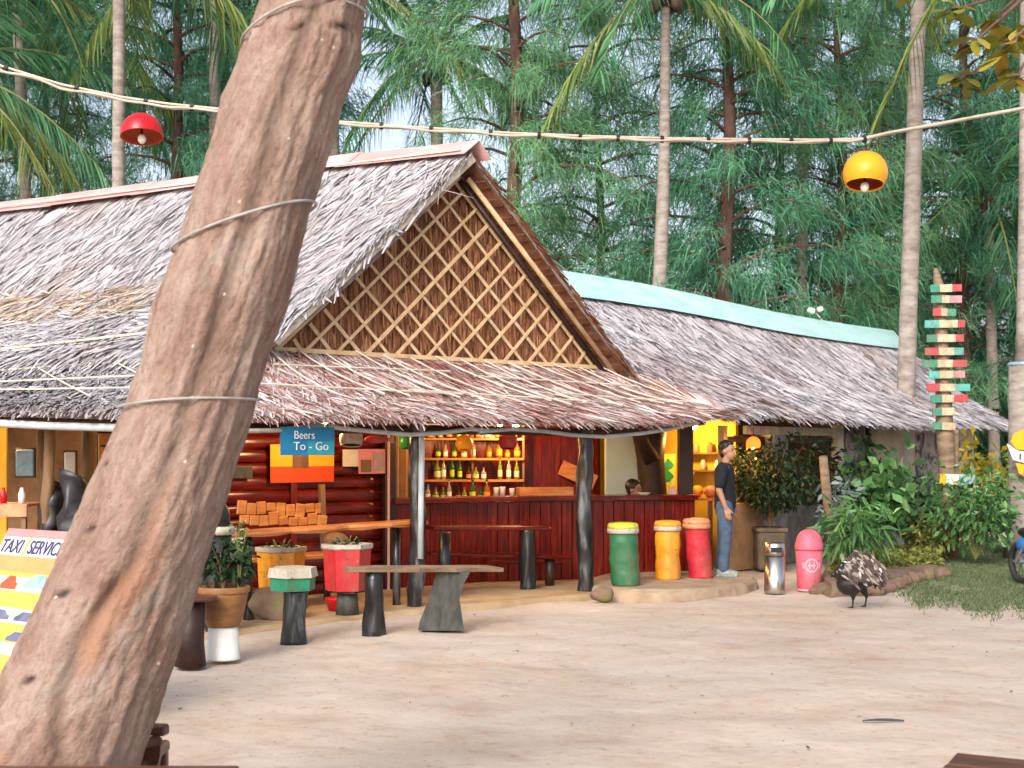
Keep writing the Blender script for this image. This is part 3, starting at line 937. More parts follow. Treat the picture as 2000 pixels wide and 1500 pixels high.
# ------------------------------------------------------------------ side building with the aqua ridge
side = empty('thatched_side_building', (6.2, 22.5, 0), 'long low thatched house with aqua metal ridge behind the plants', 'building')
EL = Vector((2.55, 17.15, 2.21)); ER = Vector((10.25, 27.05, 2.20))
RL = Vector((.25, 20.25, 4.36)); RR = Vector((8.3, 29.0, 4.13))
sf = Surf([EL.lerp(ER, t) + Vector((0, 0, .03 * math.sin(t * 9))) for t in np.linspace(0, 1, 9)], [RL.lerp(RR, t) + Vector((0, 0, .04 * math.sin(t * 7))) for t in np.linspace(0, 1, 9)], sag=.22)
sro = slab_surf(sf, 'front_roof_slope', M['thatch_base'], side, .10, 40, 14)
thatch(sf, 'thatch', M['thatch_side'], sro, row=.10, per_m=40, L=(.25, .55), w=(.020, .055), bias=.0, spread=.45, lift=.022, rough=.010, droop=.05)
D2 = (ER - EL); D2.z = 0; D2.normalize(); B2 = Vector((-D2.y, D2.x, 0))
# hipped far end and rear slope
ER2 = ER + B2 * 6.6 + D2 * .4
hip = Surf([ER, ER.lerp(ER2, .5) + D2 * .3, ER2], [RR, RR + Vector((.05, .05, -.02)), RR + Vector((.1, .1, -.04))], sag=.35)
ho = slab_surf(hip, 'hip_roof_slope', M['thatch_base'], side, .08, 10, 10)
thatch(hip, 'thatch', M['thatch_side'], ho, row=.16, per_m=22, L=(.25, .45), lift=.05)
ELb = EL + B2 * 6.6
rs = Surf([ELb, ER2], [RL, RR], sag=.1)
slab_surf(rs, 'rear_roof_slope', M['thatch_base'], side, .08, 12, 6)
# aqua ridge sheets
nsh = 5
for k in range(nsh):
    t0, t1 = k / nsh, min(1.0, (k + 1.06) / nsh)
    us = np.linspace(t0, t1, 6)
    def rowp(v, lift):
        p = sf.pos(us, np.full(6, v)); p[:, 2] += lift + .006 * (k % 2)
        return [Vector(x) for x in p]
    nrow = 9
    rows = []
    for j in range(nrow):
        v = .845 + .155 * j / (nrow - 1)
        rows.append(rowp(v, .115 + .016 * (j % 2) + .05 * (j / nrow)))
    back = [p + B2 * .5 + Vector((0, 0, -.28)) for p in rows[-1]]
    rows.append(back)
    vv = [p for r_ in rows for p in r_]
    fs = [(j * 6 + i, j * 6 + i + 1, (j + 1) * 6 + i + 1, (j + 1) * 6 + i) for j in range(len(rows) - 1) for i in range(5)]
    MB().add(vv, fs).build('ridge_sheet', M['aquacap'], side, world=True)
# walls of the side building
W0 = EL + B2 * .62 + D2 * .35; W0.z = 0
def W(s, off=0.0, z=0.0):
    return W0 + D2 * s + B2 * off + Vector((0, 0, z))
def wall_piece(s0, s1, z0, z1, mat, name='wall', off=0.0, th=.12, b=0.0, parent=side):
    return MB().beam(W(s0, off, (z0 + z1) / 2), W(s1, off, (z0 + z1) / 2), th, z1 - z0, b=b).build(name, M[mat], parent, world=True)
wall_piece(1.05, 2.2, 0, .95, 'clay')
wall_piece(2.25, 2.75, 0, 2.05, 'stone', 'pillar', -.06, .3, .03)
wall_piece(2.75, 4.6, 0, .85, 'stone')
wall_piece(4.85, 5.95, 0, 2.1, 'mural')
wall_piece(6.05, 8.15, 0, 2.1, 'whitewash')
wall_piece(8.15, 9.3, 0, 2.1, 'mural')
wall_piece(9.3, 11.3, 0, 2.1, 'whitewash')
wall_piece(5.96, 6.04, 0, 2.1, 'dark_wood', 'wall_post', -.05, .1)
wall_piece(4.62, 4.82, 0, 2.1, 'bamboo_pale', 'wall_post', -.1, .12)
wall_piece(1.02, 1.12, 0, 2.05, 'bamboo', 'door_post', -.02, .1)
wall_piece(1.35, 4.6, 1.93, 2.05, 'offwhite', 'lintel', -.22, .06)
wall_piece(1.12, 4.6, 1.82, 1.90, 'dark_wood', 'lintel', -.02, .1)
wall_piece(2.0, 2.2, .95, 1.85, 'dark_wood', 'window_post', 0, .08)
wall_piece(2.95, 3.05, .85, 1.85, 'dark_wood', 'window_post', 0, .08)
wall_piece(4.3, 4.42, .85, 1.85, 'dark_wood', 'window_post', 0, .08)
# diamond carved on the stone pillar
MB().add([W(2.5, -.225, 1.72), W(2.60, -.225, 1.52), W(2.5, -.225, 1.32), W(2.40, -.225, 1.52), W(2.5, -.20, 1.78), W(2.64, -.20, 1.52), W(2.5, -.20, 1.26), W(2.36, -.20, 1.52)],
         [(0, 1, 2, 3), (0, 4, 5, 1), (1, 5, 6, 2), (2, 6, 7, 3), (3, 7, 4, 0)]).build('carved_diamond', M['potstone'], side, world=True)
# rooms behind
MB().beam((1.33, 18.95, 1.3), (1.86, 19.1, 1.3), .08, 2.6).build('teal_wall', M['teal'], side, world=True)
MB().beam(W(-.35, 3.0, 1.3), W(1.9, 3.0, 1.3), .1, 2.6).build('ochre_wall', M['ochre'], side, world=True)
MB().beam(W(1.9, 0.2, 1.3), W(1.9, 3.0, 1.3), .08, 2.6).build('room_divider', M['ochre'], side, world=True)
MB().beam(W(1.9, 3.0, 1.3), W(12, 3.0, 1.3), .1, 2.6).build('back_wall', M['clay'], side, world=True)
MB().beam(W(-4.2, 5.0, 1.3), W(12, 5.2, 1.3), .1, 2.6).build('back_wall', M['dark_wood'], side, world=True)
MB().add([tuple(W(-.5, .3, 2.5)), tuple(W(12, .3, 2.5)), tuple(W(12, 5.2, 2.5)), tuple(W(-4.2, 5.2, 2.5))], [(0, 1, 2, 3)]).build('ceiling', M['dark_wood'], side, world=True)
# dark tree-trunk pillar with a forked head, and square dark posts between bar and room
MB().tube([(2.0, 19.0, 0), (2.02, 19.0, 1.0), (1.98, 19.0, 1.6), (1.96, 19.0, 2.3)], [.20, .19, .20, .30], 12, wob=.05).build('trunk_pillar', M['dark_wood'], side, world=True, smooth=True)
MB().tube([(1.98, 18.85, 1.55), (1.80, 18.8, 1.95), (1.62, 18.75, 2.3)], [.12, .12, .14], 10, wob=.04).build('trunk_fork', M['dark_wood'], side, world=True, smooth=True)
MB().box((2.42, 18.6, 1.2), (.20, .2, 2.4), b=.01).build('square_post', M['dark_wood'], side, world=True)

# ------------------------------------------------------------------ leaning tree in the foreground
def trunk_material():
    m, nt, b = new_mat('leaning_trunk_bark')
    uv = nt.nodes.new('ShaderNodeUVMap')
    def nz(scale, stretch, detail=7, rough=.65, dist=0):
        mp = nt.nodes.new('ShaderNodeMapping'); mp.inputs['Scale'].default_value = stretch
        nt.links.new(uv.outputs[0], mp.inputs['Vector'])
        n = nt.nodes.new('ShaderNodeTexNoise')
        n.inputs['Scale'].default_value = scale; n.inputs['Detail'].default_value = detail
        n.inputs['Roughness'].default_value = rough; n.inputs['Distortion'].default_value = dist
        nt.links.new(mp.outputs[0], n.inputs['Vector'])
        return n
    def mul(a, col, fac=1.0):
        mx = nt.nodes.new('ShaderNodeMix'); mx.data_type = 'RGBA'; mx.blend_type = 'MULTIPLY'
        mx.inputs[0].default_value = fac
        nt.links.new(a, mx.inputs[6]); nt.links.new(col, mx.inputs[7])
        return mx.outputs[2]
    a = nz(3.4, (1.6, .8, 1), 9, .72, .6)
    c = ramp(nt, [(.28, (.18, .105, .08)), (.42, (.275, .18, .142)), (.55, (.35, .25, .205)), (.68, (.41, .325, .28)), (.8, (.45, .40, .355))])
    nt.links.new(a.outputs['Fac'], c.inputs[0])
    col = c.outputs[0]
    s = nz(10, (2.6, .8, 1), 8, .72)
    sr = ramp(nt, [(.33, (.76, .71, .68)), (.48, (1, 1, 1))])
    nt.links.new(s.outputs['Fac'], sr.inputs[0]); col = mul(col, sr.outputs[0], .9)
    f = nz(46, (1.2, .9, 1), 5, .7)
    fr = ramp(nt, [(.36, (.72, .68, .66)), (.52, (1, 1, 1))])
    nt.links.new(f.outputs['Fac'], fr.inputs[0]); col = mul(col, fr.outputs[0], .7)
    # bare reddish wood in the wound and the dark groove (painted by attribute that follows the carved groove)
    at = nt.nodes.new('ShaderNodeAttribute'); at.attribute_name = 'wound'
    sep = nt.nodes.new('ShaderNodeSeparateColor')
    nt.links.new(at.outputs['Color'], sep.inputs[0])
    def mixto(colr, fac_socket, c2):
        mx = nt.nodes.new('ShaderNodeMix'); mx.data_type = 'RGBA'
        nt.links.new(fac_socket, mx.inputs[0]); nt.links.new(colr, mx.inputs[6]); mx.inputs[7].default_value = (*c2, 1)
        return mx.outputs[2]
    col = mixto(col, sep.outputs[0], (.34, .175, .11))
    gsp = nz(14, (1.0, .8, 1), 6, .75)
    gr = ramp(nt, [(.56, (0, 0, 0)), (.70, (1, 1, 1))])
    nt.links.new(gsp.outputs['Fac'], gr.inputs[0])
    gm = nt.nodes.new('ShaderNodeMath'); gm.operation = 'MULTIPLY'; gm.inputs[1].default_value = .5
    nt.links.new(gr.outputs[0], gm.inputs[0])
    col = mixto(col, gm.outputs[0], (.10, .07, .055))
    gs2 = nz(5.5, (1.1, .5, 1), 6, .7)
    gr2 = ramp(nt, [(.58, (0, 0, 0)), (.72, (1, 1, 1))])
    nt.links.new(gs2.outputs['Fac'], gr2.inputs[0])
    gm2 = nt.nodes.new('ShaderNodeMath'); gm2.operation = 'MULTIPLY'; gm2.inputs[1].default_value = .55
    nt.links.new(gr2.outputs[0], gm2.inputs[0])
    col = mixto(col, gm2.outputs[0], (.27, .26, .22))
    col = mixto(col, sep.outputs[1], (.055, .036, .026))
    # pale lichen dots
    vo = nt.nodes.new('ShaderNodeTexVoronoi'); vo.inputs['Scale'].default_value = 17
    nt.links.new(uv.outputs[0], vo.inputs['Vector'])
    lt = nt.nodes.new('ShaderNodeMath'); lt.operation = 'LESS_THAN'; lt.inputs[1].default_value = .10
    nt.links.new(vo.outputs['Distance'], lt.inputs[0])
    sc = nt.nodes.new('ShaderNodeSeparateColor'); nt.links.new(vo.outputs['Color'], sc.inputs[0])
    gt = nt.nodes.new('ShaderNodeMath'); gt.operation = 'GREATER_THAN'; gt.inputs[1].default_value = .80
    nt.links.new(sc.outputs[0], gt.inputs[0])
    mm = nt.nodes.new('ShaderNodeMath'); mm.operation = 'MULTIPLY'
    nt.links.new(lt.outputs[0], mm.inputs[0]); nt.links.new(gt.outputs[0], mm.inputs[1])
    m2 = nt.nodes.new('ShaderNodeMath'); m2.operation = 'MULTIPLY'; m2.inputs[1].default_value = .8
    nt.links.new(mm.outputs[0], m2.inputs[0])
    col = mixto(col, m2.outputs[0], (.62, .54, .48))
    nt.links.new(col, b.inputs['Base Color'])
    b.inputs['Roughness'].default_value = .92
    b.inputs['Specular IOR Level'].default_value = .2
    add = nt.nodes.new('ShaderNodeMath'); add.operation = 'ADD'
    nt.links.new(s.outputs['Fac'], add.inputs[0]); nt.links.new(f.outputs['Fac'], add.inputs[1])
    bp = nt.nodes.new('ShaderNodeBump'); bp.inputs['Strength'].default_value = .8; bp.inputs['Distance'].default_value = .018
    nt.links.new(add.outputs[0], bp.inputs['Height']); nt.links.new(bp.outputs[0], b.inputs['Normal'])
    return m

TY = 5.0
ey = np.array([0, 60, 110, 150, 200, 300, 400, 500, 600, 700, 800, 900, 1000, 1100, 1200, 1300, 1400, 1500, 1764])
er = np.array([712, 703, 702, 690, 664, 640, 606, 582, 560, 516, 490, 457, 430, 397, 370, 335, 304, 270, 185])
eL = np.array([514, 492, 474, 458, 438, 410, 376, 345, 303, 283, 245, 202, 160, 115, 70, 20, -30, -78, -230])
ez = EYE + (HOR - ey) / F * TY
order = np.argsort(ez)
ez_s = ez[order]; cx_s = (((er + eL) / 2 - 1000) / F * TY)[order]; hw_s = ((er - eL) / 2 / F * TY)[order]
def tr_c(z):
    if z <= ez_s[-1]:
        return float(np.interp(z, ez_s, cx_s)), float(np.interp(z, ez_s, hw_s))
    k = z - ez_s[-1]
    return cx_s[-1] + k * .30, max(.05, hw_s[-1] - k * .020)
gz = np.array([1500, 1330, 1240, 1100, 1000, 900, 800, 700, 600, 500, 400, 300, 0])
gx = np.array([175, 165, 195, 285, 325, 360, 392, 428, 462, 490, 520, 545, 640])
gzz = (EYE + (HOR - gz) / F * TY)[::-1]; 
def groove_x(z):
    return float(np.interp(z, (EYE + (HOR - gz) / F * TY), (gx - 1000) / F * TY)) if True else 0
def trunk_mesh():
    nz_, na = 330, 168
    zs = np.linspace(-.3, 8.0, nz_)
    zs = np.concatenate([np.linspace(-.3, 3.8, 270), np.linspace(3.83, 8.2, 60)])
    verts = []; uvs = []; wound = []
    zsort = EYE + (HOR - gz) / F * TY
    for z in zs:
        cx, hw = tr_c(z)
        gxx = float(np.interp(z, zsort, (gx - 1000) / F * TY)) if z < 3.6 else None
        for k in range(na):
            a = 2 * math.pi * k / na
            # a = -90deg looks at the camera
            dx, dy = math.cos(a), math.sin(a)
            r = hw
            n1 = mnoise.noise(Vector((dx * 1.3, dy * 1.3, z * .9)))
            n2 = mnoise.noise(Vector((dx * 5.0, dy * 5.0, z * 1.6 + 7)))
            n3 = mnoise.noise(Vector((dx * 11, dy * 11, z * 8 + 3)))
            n4 = mnoise.noise(Vector((dx * 24, dy * 24, z * 24 + 3)))
            r += hw * (.035 * n1) + .012 * n2 + .010 * n3 + .006 * n4
            w0 = w1 = 0.0
            if gxx is not None and dy < .25:
                px_ = cx + dx * hw
                wob = .018 * mnoise.noise(Vector((z * 5, 1, 2)))
                d = px_ - gxx - wob
                width = .012 + .010 * abs(mnoise.noise(Vector((z * 4, 9, 2))))
                g = math.exp(-(d / (width * 2.3)) ** 2)
                fade = .55 + .45 * mnoise.noise(Vector((z * 2.2, 4, 4)))
                fade = max(0.15, min(1.0, fade + .25))
                r -= .026 * g * fade
                # lobe right of the groove
                r += .012 * math.exp(-((d - .07) / .05) ** 2)
                w1 = min(1, g * fade * .62)
                # bare wound right of groove
                zc = EYE + (HOR - 1165) / F * TY
                e = ((d - .055) / .075) ** 2 + ((z - zc) / .27) ** 2 + .6 * mnoise.noise(Vector((px_ * 14, z * 5, 3)))
                w0 = max(0.0, min(1.0, (1.15 - e) * 1.6)) * .75
                zc2 = EYE + (HOR - 1030) / F * TY
                e2 = ((d - .03) / .03) ** 2 + ((z - zc2) / .22) ** 2 + .5 * mnoise.noise(Vector((px_ * 19, z * 6, 8)))
                w0 = max(w0, max(0, min(1, 1.1 - e2)) * .45)
                zc3 = EYE + (HOR - 1480) / F * TY
                e3 = ((px_ - (60 - 1000) / F * TY) / .06) ** 2 + ((z - zc3) / .12) ** 2
                w0 = max(w0, max(0, min(1, 1.1 - e3)) * .5)
                r -= .014 * w0
            # small dark knots
            for (kx, ky, kr) in ((226, 905, .012), (208, 1027, .016), (158, 1148, .019), (104, 1305, .018), (600, 85, .016), (672, 75, .02)):
                if dy < 0:
                    kz = EYE + (HOR - ky) / F * TY; kxx = (kx - 1000) / F * TY
                    d2 = ((cx + dx * hw - kxx) / (kr * 1.5)) ** 2 + ((z - kz - .25 * (cx + dx * hw - kxx)) / (kr * .6)) ** 2
                    if d2 < 4:
                        q = math.exp(-d2)
                        w1 = max(w1, min(1, q * 1.5)); r -= .014 * q
            verts.append((cx + dx * r, TY + dy * r * .97, z))
            uvs.append((k / na * 2 * math.pi * .26, z))
            wound.append((w0, w1, 0, 1))
    faces = []
    fuv = []
    for i in range(len(zs) - 1):
        for k in range(na):
            k2 = (k + 1) % na
            faces.append((i * na + k, i * na + k2, (i + 1) * na + k2, (i + 1) * na + k))
            ue = (k + 1) / na * 2 * math.pi * .26
            u0 = uvs[i * na + k][0]
            fuv += [(u0, zs[i]), (ue, zs[i]), (ue, zs[i + 1]), (u0, zs[i + 1])]
    return verts, faces, fuv, wound
lean = empty('leaning_tree', (tr_c(0)[0], TY, 0), 'thick leaning trunk with peeling bark and wire wraps in the foreground', 'tree')
tv, tf, tuv, tw = trunk_mesh()
off = wloc(lean)
me = bpy.data.meshes.new('trunk')
me.from_pydata([(x - off.x, y - off.y, z) for x, y, z in tv], [], tf)
ul = me.uv_layers.new(name='UVMap')
ul.data.foreach_set('uv', np.array(tuv, dtype=np.float32).ravel())
ca = me.color_attributes.new('wound', 'FLOAT_COLOR', 'POINT')
ca.data.foreach_set('color', np.array(tw, dtype=np.float32).ravel())
me.polygons.foreach_set('use_smooth', [True] * len(me.polygons))
me.update()
link('trunk', me, trunk_material(), lean)
def trunk_pt(z, a, extra=0.0):
    cx, hw = tr_c(z)
    return Vector((cx + math.cos(a) * (hw + extra), TY + math.sin(a) * (hw + extra) * .97, z))
def wrap(pxl, pyl, pxr, pyr, r=.0075, bow=0.0):
    zl_ = EYE + (HOR - pyl) / F * TY; zr_ = EYE + (HOR - pyr) / F * TY
    pts = []
    n = 48
    for k in range(n + 1):
        a = math.pi + 2 * math.pi * k / n       # from the left edge round the front to the right and back
        t = (1 + math.cos(a)) / 2
        z = zl_ + (zr_ - zl_) * t + bow * math.sin(math.pi * t)
        if math.sin(a) > 0: z += .02 * math.sin(a)
        pts.append(trunk_pt(z, a, .017))
    MB().tube(pts, r, 6, cap=False).build('wire_wrap', M['wire'], lean, world=True, smooth=True)
wrap(486, 88, 702, 28, .005, .04)
wrap(350, 492, 610, 396, .0055, -.005)
wrap(248, 797, 494, 781, .005, .01)
# limbs and crown above the frame
def leaf_cloud(centers, radii, n, size, name, mat, parent, droop=.3, aspect=.45, origin=None, flat=.0):
    c = np.array(centers); rr_ = np.array(radii)
    k = RNG.integers(0, len(c), n)
    dirs = norm(RNG.normal(0, 1, (n, 3)))
    rad = RNG.uniform(.35, 1.0, n) ** .6
    p = c[k] + dirs * (rr_[k] * rad[:, None] if rr_.ndim == 2 else (rr_[k] * rad)[:, None])
    d = norm(dirs + RNG.normal(0, .6, (n, 3)) + np.array([0, 0, -droop]))
    s = norm(np.cross(d, RNG.normal(0, 1, (n, 3))))
    L = RNG.uniform(.6, 1.25, n) * size
    bend = np.zeros((n, 3)); bend[:, 2] = -RNG.uniform(0, .4, n) * L
    S = ribbons(p, d, s, L, L * aspect, bend, 3, (.15, 1, .08))
    o = np.array(wloc(parent)) if origin is None else np.array(origin)
    return link(name, strips_mesh(name, S - o), mat, parent)
tops = []
for (a, h, l) in ((.4, 6.2, 2.4), (2.2, 6.6, 2.2), (3.9, 7.0, 2.3), (5.3, 7.4, 2.0), (1.2, 7.9, 1.6)):
    c0 = trunk_pt(h, a, -.1)
    e = c0 + Vector((math.cos(a) * l, math.sin(a) * l, 1.5))
    MB().tube([c0, c0.lerp(e, .5) + Vector((0, 0, .25)), e], [.085, .06, .025], 8, wob=.05).build('limb', M['cas_bark'], lean, world=True, smooth=True)
    tops += [tuple(e), tuple(c0.lerp(e, .65) + Vector((0, 0, .4)))]
leaf_cloud(tops, [.8] * len(tops), 3000, .16, 'crown', M['leaf_mid'], lean)

# ------------------------------------------------------------------ festoon cable with lamp shades
CY = 9.3
def cab(px):
    xs_ = [-400, -200, 0, 120, 240, 330, 440, 640, 820, 1000, 1150, 1300, 1450, 1600, 1680, 1740, 1850, 2000, 2200, 2400]
    ys_ = [-10, 60, 128, 165, 190, 203, 214, 236, 249, 260, 266, 270, 272, 273, 271, 258, 238, 210, 165, 110]
    return U(px, float(np.interp(px, xs_, ys_)), CY)
cable = empty('festoon_cable', cab(1000).xy.to_3d(), 'cream twin cable with black ties strung across the yard', 'cable')
for w_, (dy, dz) in enumerate(((0, .0), (.02, -.016), (-.015, -.022))):
    pts = []
    for k in range(141):
        px = -400 + k * 20
        p = cab(px)
        a = .5 + .5 * math.cos(k * 1.7)
        spread = 1.0 if px < 1680 else .35
        loose = 1.0 + (.9 if (px < 420) else 0) * math.sin(k * .55) ** 2
        pts.append(p + Vector((0, dy, dz * spread * loose * (.75 + .25 * math.sin(k * .9 + w_)))))
    MB().tube(pts, .0095, 6).build('wire', M['cable'], cable, world=True, smooth=True)
for px in (12, 150, 285, 375, 650, 745, 842, 958, 1053, 1133, 1207, 1293, 1383, 1463, 1545, 1622, 1688):
    p = cab(px) + Vector((0, 0, -.008))
    t = (cab(px + 10) - cab(px - 10)).normalized()
    MB().tube([p - t * .012, p + t * .012], .026, 8).build('cable_tie', M['black'], cable, world=True)

def lamp_shade(px, py, Y, dia_px, mat, label, inner='lampinner', tilt=0.0, bulb=True, cut=.30, cord=True, cordtop=None, rim=None, group='painted dome lamp shades'):
    """hollow dome shade (a cut sphere) with a bulb; py = centre row of the ball"""
    r = dia_px / 2 / F * Y
    c = U(px, py, Y)
    root = empty('hanging_lamp_shade', c, label, 'lamp', group)
    rot = Matrix.Rotation(tilt, 3, 'Y') @ Matrix.Rotation(R(-10), 3, 'X')
    prof = []
    n = 12
    th1 = math.acos(-cut)
    for i in range(n + 1):
        th = .12 + (th1 - .12) * i / n
        prof.append((r * math.sin(th), r * math.cos(th)))
    prof = prof[::-1]
    MB().lathe(prof, (0, 0, 0), 24, cap=False, rot=rot).build('shade', M[mat], root, smooth=True)
    MB().lathe([(a * .95, b_ * .95) for a, b_ in prof], (0, 0, 0), 24, cap=False, rot=rot).build('shade_inside', M[inner], root, smooth=True)
    rr_, rz_ = prof[0]
    MB().lathe([(rr_ * .95, rz_ * .95), (rr_ * 1.02, rz_ - .004), (rr_, rz_)], (0, 0, 0), 24, cap=False, rot=rot).build('shade_rim', M[rim or mat], root)
    MB().lathe([(r * .16, r * .96), (r * .2, r * 1.03), (r * .1, r * 1.12)], (0, 0, 0), 10, rot=rot).build('cap', M['black'], root)
    if bulb:
        q = rot @ Vector((0, 0, -r * (cut + .12)))
        MB().ell(q, (r * .20, r * .20, r * .24)).build('bulb', M['bulb'], root, smooth=True)
        MB().tube([rot @ Vector((0, 0, r * .9)), q], r * .05, 6).build('socket', M['black'], root)
    top = Vector((0, 0, r * 1.05))
    if cordtop is not None:
        MB().tube([top, Vector(cordtop) - c], .006, 6).build('cord', M['black'], root)
    return root
lamp_shade(277, 262, CY, 82, 'lampred', 'red dome lamp shade with bulb hanging from the cable at left', tilt=R(-4), cut=.12, cordtop=cab(283))
lamp_shade(1690, 338, CY, 86, 'lampyellow', 'large yellow ball lamp shade hanging from the cable at right', tilt=R(5), cut=.55, cordtop=cab(1690), bulb=True)

# ------------------------------------------------------------------ taxi board at the left
def text_mesh(s, size, extr=.002):
    cu = bpy.data.curves.new('lettering', 'FONT')
    cu.body = s; cu.size = size; cu.extrude = extr
    ob = bpy.data.objects.new('lettering_tmp', cu)
    COL.objects.link(ob)
    dg = bpy.context.evaluated_depsgraph_get()
    me_ = bpy.data.meshes.new_from_object(ob.evaluated_get(dg))
    bpy.data.objects.remove(ob)
    return me_
def lettering(s, size, mat, parent, mat4, name='lettering', sx=1.0):
    me_ = text_mesh(s, size)
    me_.transform(Matrix.Scale(sx, 4, (1, 0, 0)))
    me_.transform(mat4)
    me_.materials.clear()
    me_.materials.append(mat)
    o = bpy.data.objects.new(name, me_)
    COL.objects.link(o); o.parent = parent
    return o

tb = empty('taxi_sign', (-3.0, 8.6, 0), 'leaning yellow sign board reading TAXI SERVICE beside the leaning trunk', 'sign')
tl = U(18, 1032, 8.7)                       # top left corner of the board
ax = Vector((.80, -.60, 0)).normalized()    # along the board
dlean = Vector((.60, .80, 0)).normalized()
lean_k = .62
upv = Vector((dlean.x * lean_k, dlean.y * lean_k, 1)).normalized()
bn = ax.cross(upv).normalized()
if bn.y > 0: bn = -bn
BW, BH = .98, 1.06
def bp_(x, y, o=0.0):   # x along, y down from the top
    return tl + ax * x - upv * y + bn * o
def bquad(x0, y0, x1, y1, o, mat, name, th=.004):
    b = MB()
    vs_ = [bp_(x0, y0, o), bp_(x1, y0, o), bp_(x1, y1, o), bp_(x0, y1, o)]
    vs_ += [p - bn * th for p in vs_]
    b.add(vs_, [(0, 3, 2, 1), (4, 5, 6, 7), (0, 1, 5, 4), (1, 2, 6, 5), (2, 3, 7, 6), (3, 0, 4, 7)])
    return b.build(name, M[mat], tb, world=True)
M['sign_yellow'] = paint('sign_yellow', (.62, .47, .075), rough=.45, var=.05, bump=0)
M['sign_peach'] = paint('sign_peach', (.60, .27, .10), rough=.45, var=.1, bump=0)
M['sign_pink'] = paint('sign_pink', (.62, .22, .22), rough=.45, var=.06, bump=0)
M['sign_pale'] = paint('sign_pale', (.52, .49, .60), rough=.45, var=.05, bump=0)
M['sign_ink'] = paint('sign_ink', (.035, .04, .11), rough=.5, var=.1, bump=0)
M['sign_car'] = paint('sign_car', (.12, .13, .22), rough=.5, var=.3, bump=0)
M['sign_sky'] = paint('sign_sky', (.26, .38, .50), rough=.5, var=.25, bump=0)
M['sign_white'] = paint('sign_white', (.56, .53, .40), rough=.5, var=.05, bump=0)
bquad(0, 0, BW, BH, 0, 'sign_yellow', 'board', .02)
bquad(.0, .0, BW, .055, .003, 'sign_pink', 'top_band')
bquad(.015, .058, .285, .19, .004, 'sign_pale', 'title_panel')
bquad(.315, .058, .80, .19, .004, 'sign_pale', 'title_panel')
bquad(.0, .192, BW, .30, .003, 'sign_peach', 'peach_band')
bquad(.0, .33, BW, .43, .003, 'sign_white', 'white_band')
bquad(.0, .54, BW, .64, .003, 'sign_white', 'white_band')
bquad(.0, .76, BW, .84, .003, 'sign_white', 'white_band')
Mb = Matrix((( ax.x, upv.x, bn.x, 0), (ax.y, upv.y, bn.y, 0), (ax.z, upv.z, bn.z, 0), (0, 0, 0, 1)))
def on_board(x, y, o=.008):
    p = bp_(x, y, o) - wloc(tb)
    return Matrix.Translation(p) @ Mb
lettering('TAXI', .135, M['sign_ink'], tb, on_board(.03, .172), sx=.78)
lettering('SERVICE', .135, M['sign_ink'], tb, on_board(.335, .172), sx=.74)
lettering('YOU', .07, M['sign_car'], tb, on_board(.02, .90), sx=1.0)
lettering('TO  DI  M', .07, M['sign_car'], tb, on_board(.22, .90), sx=1.0)
def car_print(x, y, w, h, mat):
    b = MB()
    prof = [(0, 0), (0, .4), (.12, .55), (.3, 1), (.68, 1), (.85, .55), (1, .45), (1, 0)]
    vs_ = [bp_(x + px_ * w, y - py_ * h, .007) for px_, py_ in prof]
    n = len(vs_)
    vs_ += [p - bn * .002 for p in vs_]
    b.add(vs_, [tuple(range(n)), tuple(range(2 * n - 1, n - 1, -1))] + [(i, i + n, (i + 1) % n + n, (i + 1) % n) for i in range(n)])
    b.build('printed_car', M[mat], tb, world=True)
car_print(.02, .42, .17, .075, 'sign_car'); car_print(.24, .42, .17, .09, 'lampinner'); car_print(.48, .40, .26, .09, 'sign_sky')
car_print(.05, .62, .17, .06, 'sign_car'); car_print(.28, .62, .22, .06, 'sign_car'); car_print(.56, .62, .2, .06, 'sign_car')
car_print(.04, .75, .2, .07, 'sign_sky'); car_print(.30, .75, .2, .07, 'sign_sky'); car_print(.58, .75, .2, .06, 'sign_car')
for x in (.12, .86):
    a = bp_(x, .02, -.035); e = bp_(x, BH + .05, -.035)
    foot = e + (e - a).normalized() * (e.z / max(.01, -(e - a).normalized().z))
    MB().beam(a, foot, .035, .03, bn).build('leg', M['brown_wood'], tb, world=True)
    bl = bp_(x, .15, -.05); g = Vector((bl.x + dlean.x * .15, bl.y + dlean.y * .15, 0))
    MB().beam(bl, g, .035, .03, bn).build('back_leg', M['brown_wood'], tb, world=True)

# ------------------------------------------------------------------ wooden furniture corners in the near foreground
def plank_table(root_label, loc, rz, size, h, mat, name='wooden_table', cat='table', planks=4, group=None):
    r_ = empty(name, loc, root_label, cat, group, rz)
    w, d = size
    for k in range(planks):
        y = -d / 2 + d * (k + .5) / planks
        MB().box((0, y, h - .02), (w + rnd(-.01, .01), d / planks - .008, .04), b=.006).build('plank', M[mat], r_)
    for s in (-1, 1):
        MB().box((s * (w / 2 - .08), 0, h - .075), (.05, d * .9, .07), b=.005).build('crosspiece', M[mat], r_)
        MB().box((0, s * (d / 2 - .03), h - .075), (w - .2, .035, .07), b=.005).build('apron', M[mat], r_)
        for t in (-1, 1):
            MB().box((s * (w / 2 - .08), t * (d / 2 - .09), (h - .11) / 2), (.06, .06, h - .11), b=.006).build('leg', M[mat], r_)
    return r_
# right: corner at pixel (1870,1468)
cz = .62
c1 = U(1868, 1469, (EYE - cz) * F / (1469 - HOR))
rz1 = R(-28)
w1, d1 = 1.5, .8
loc1 = c1 - (Matrix.Rotation(rz1, 3, 'Z') @ Vector((-w1 / 2, d1 / 2, 0))); loc1.z = 0
plank_table('dark wooden table whose corner juts in at the bottom right', loc1, rz1, (w1, d1), cz, 'table_wood')
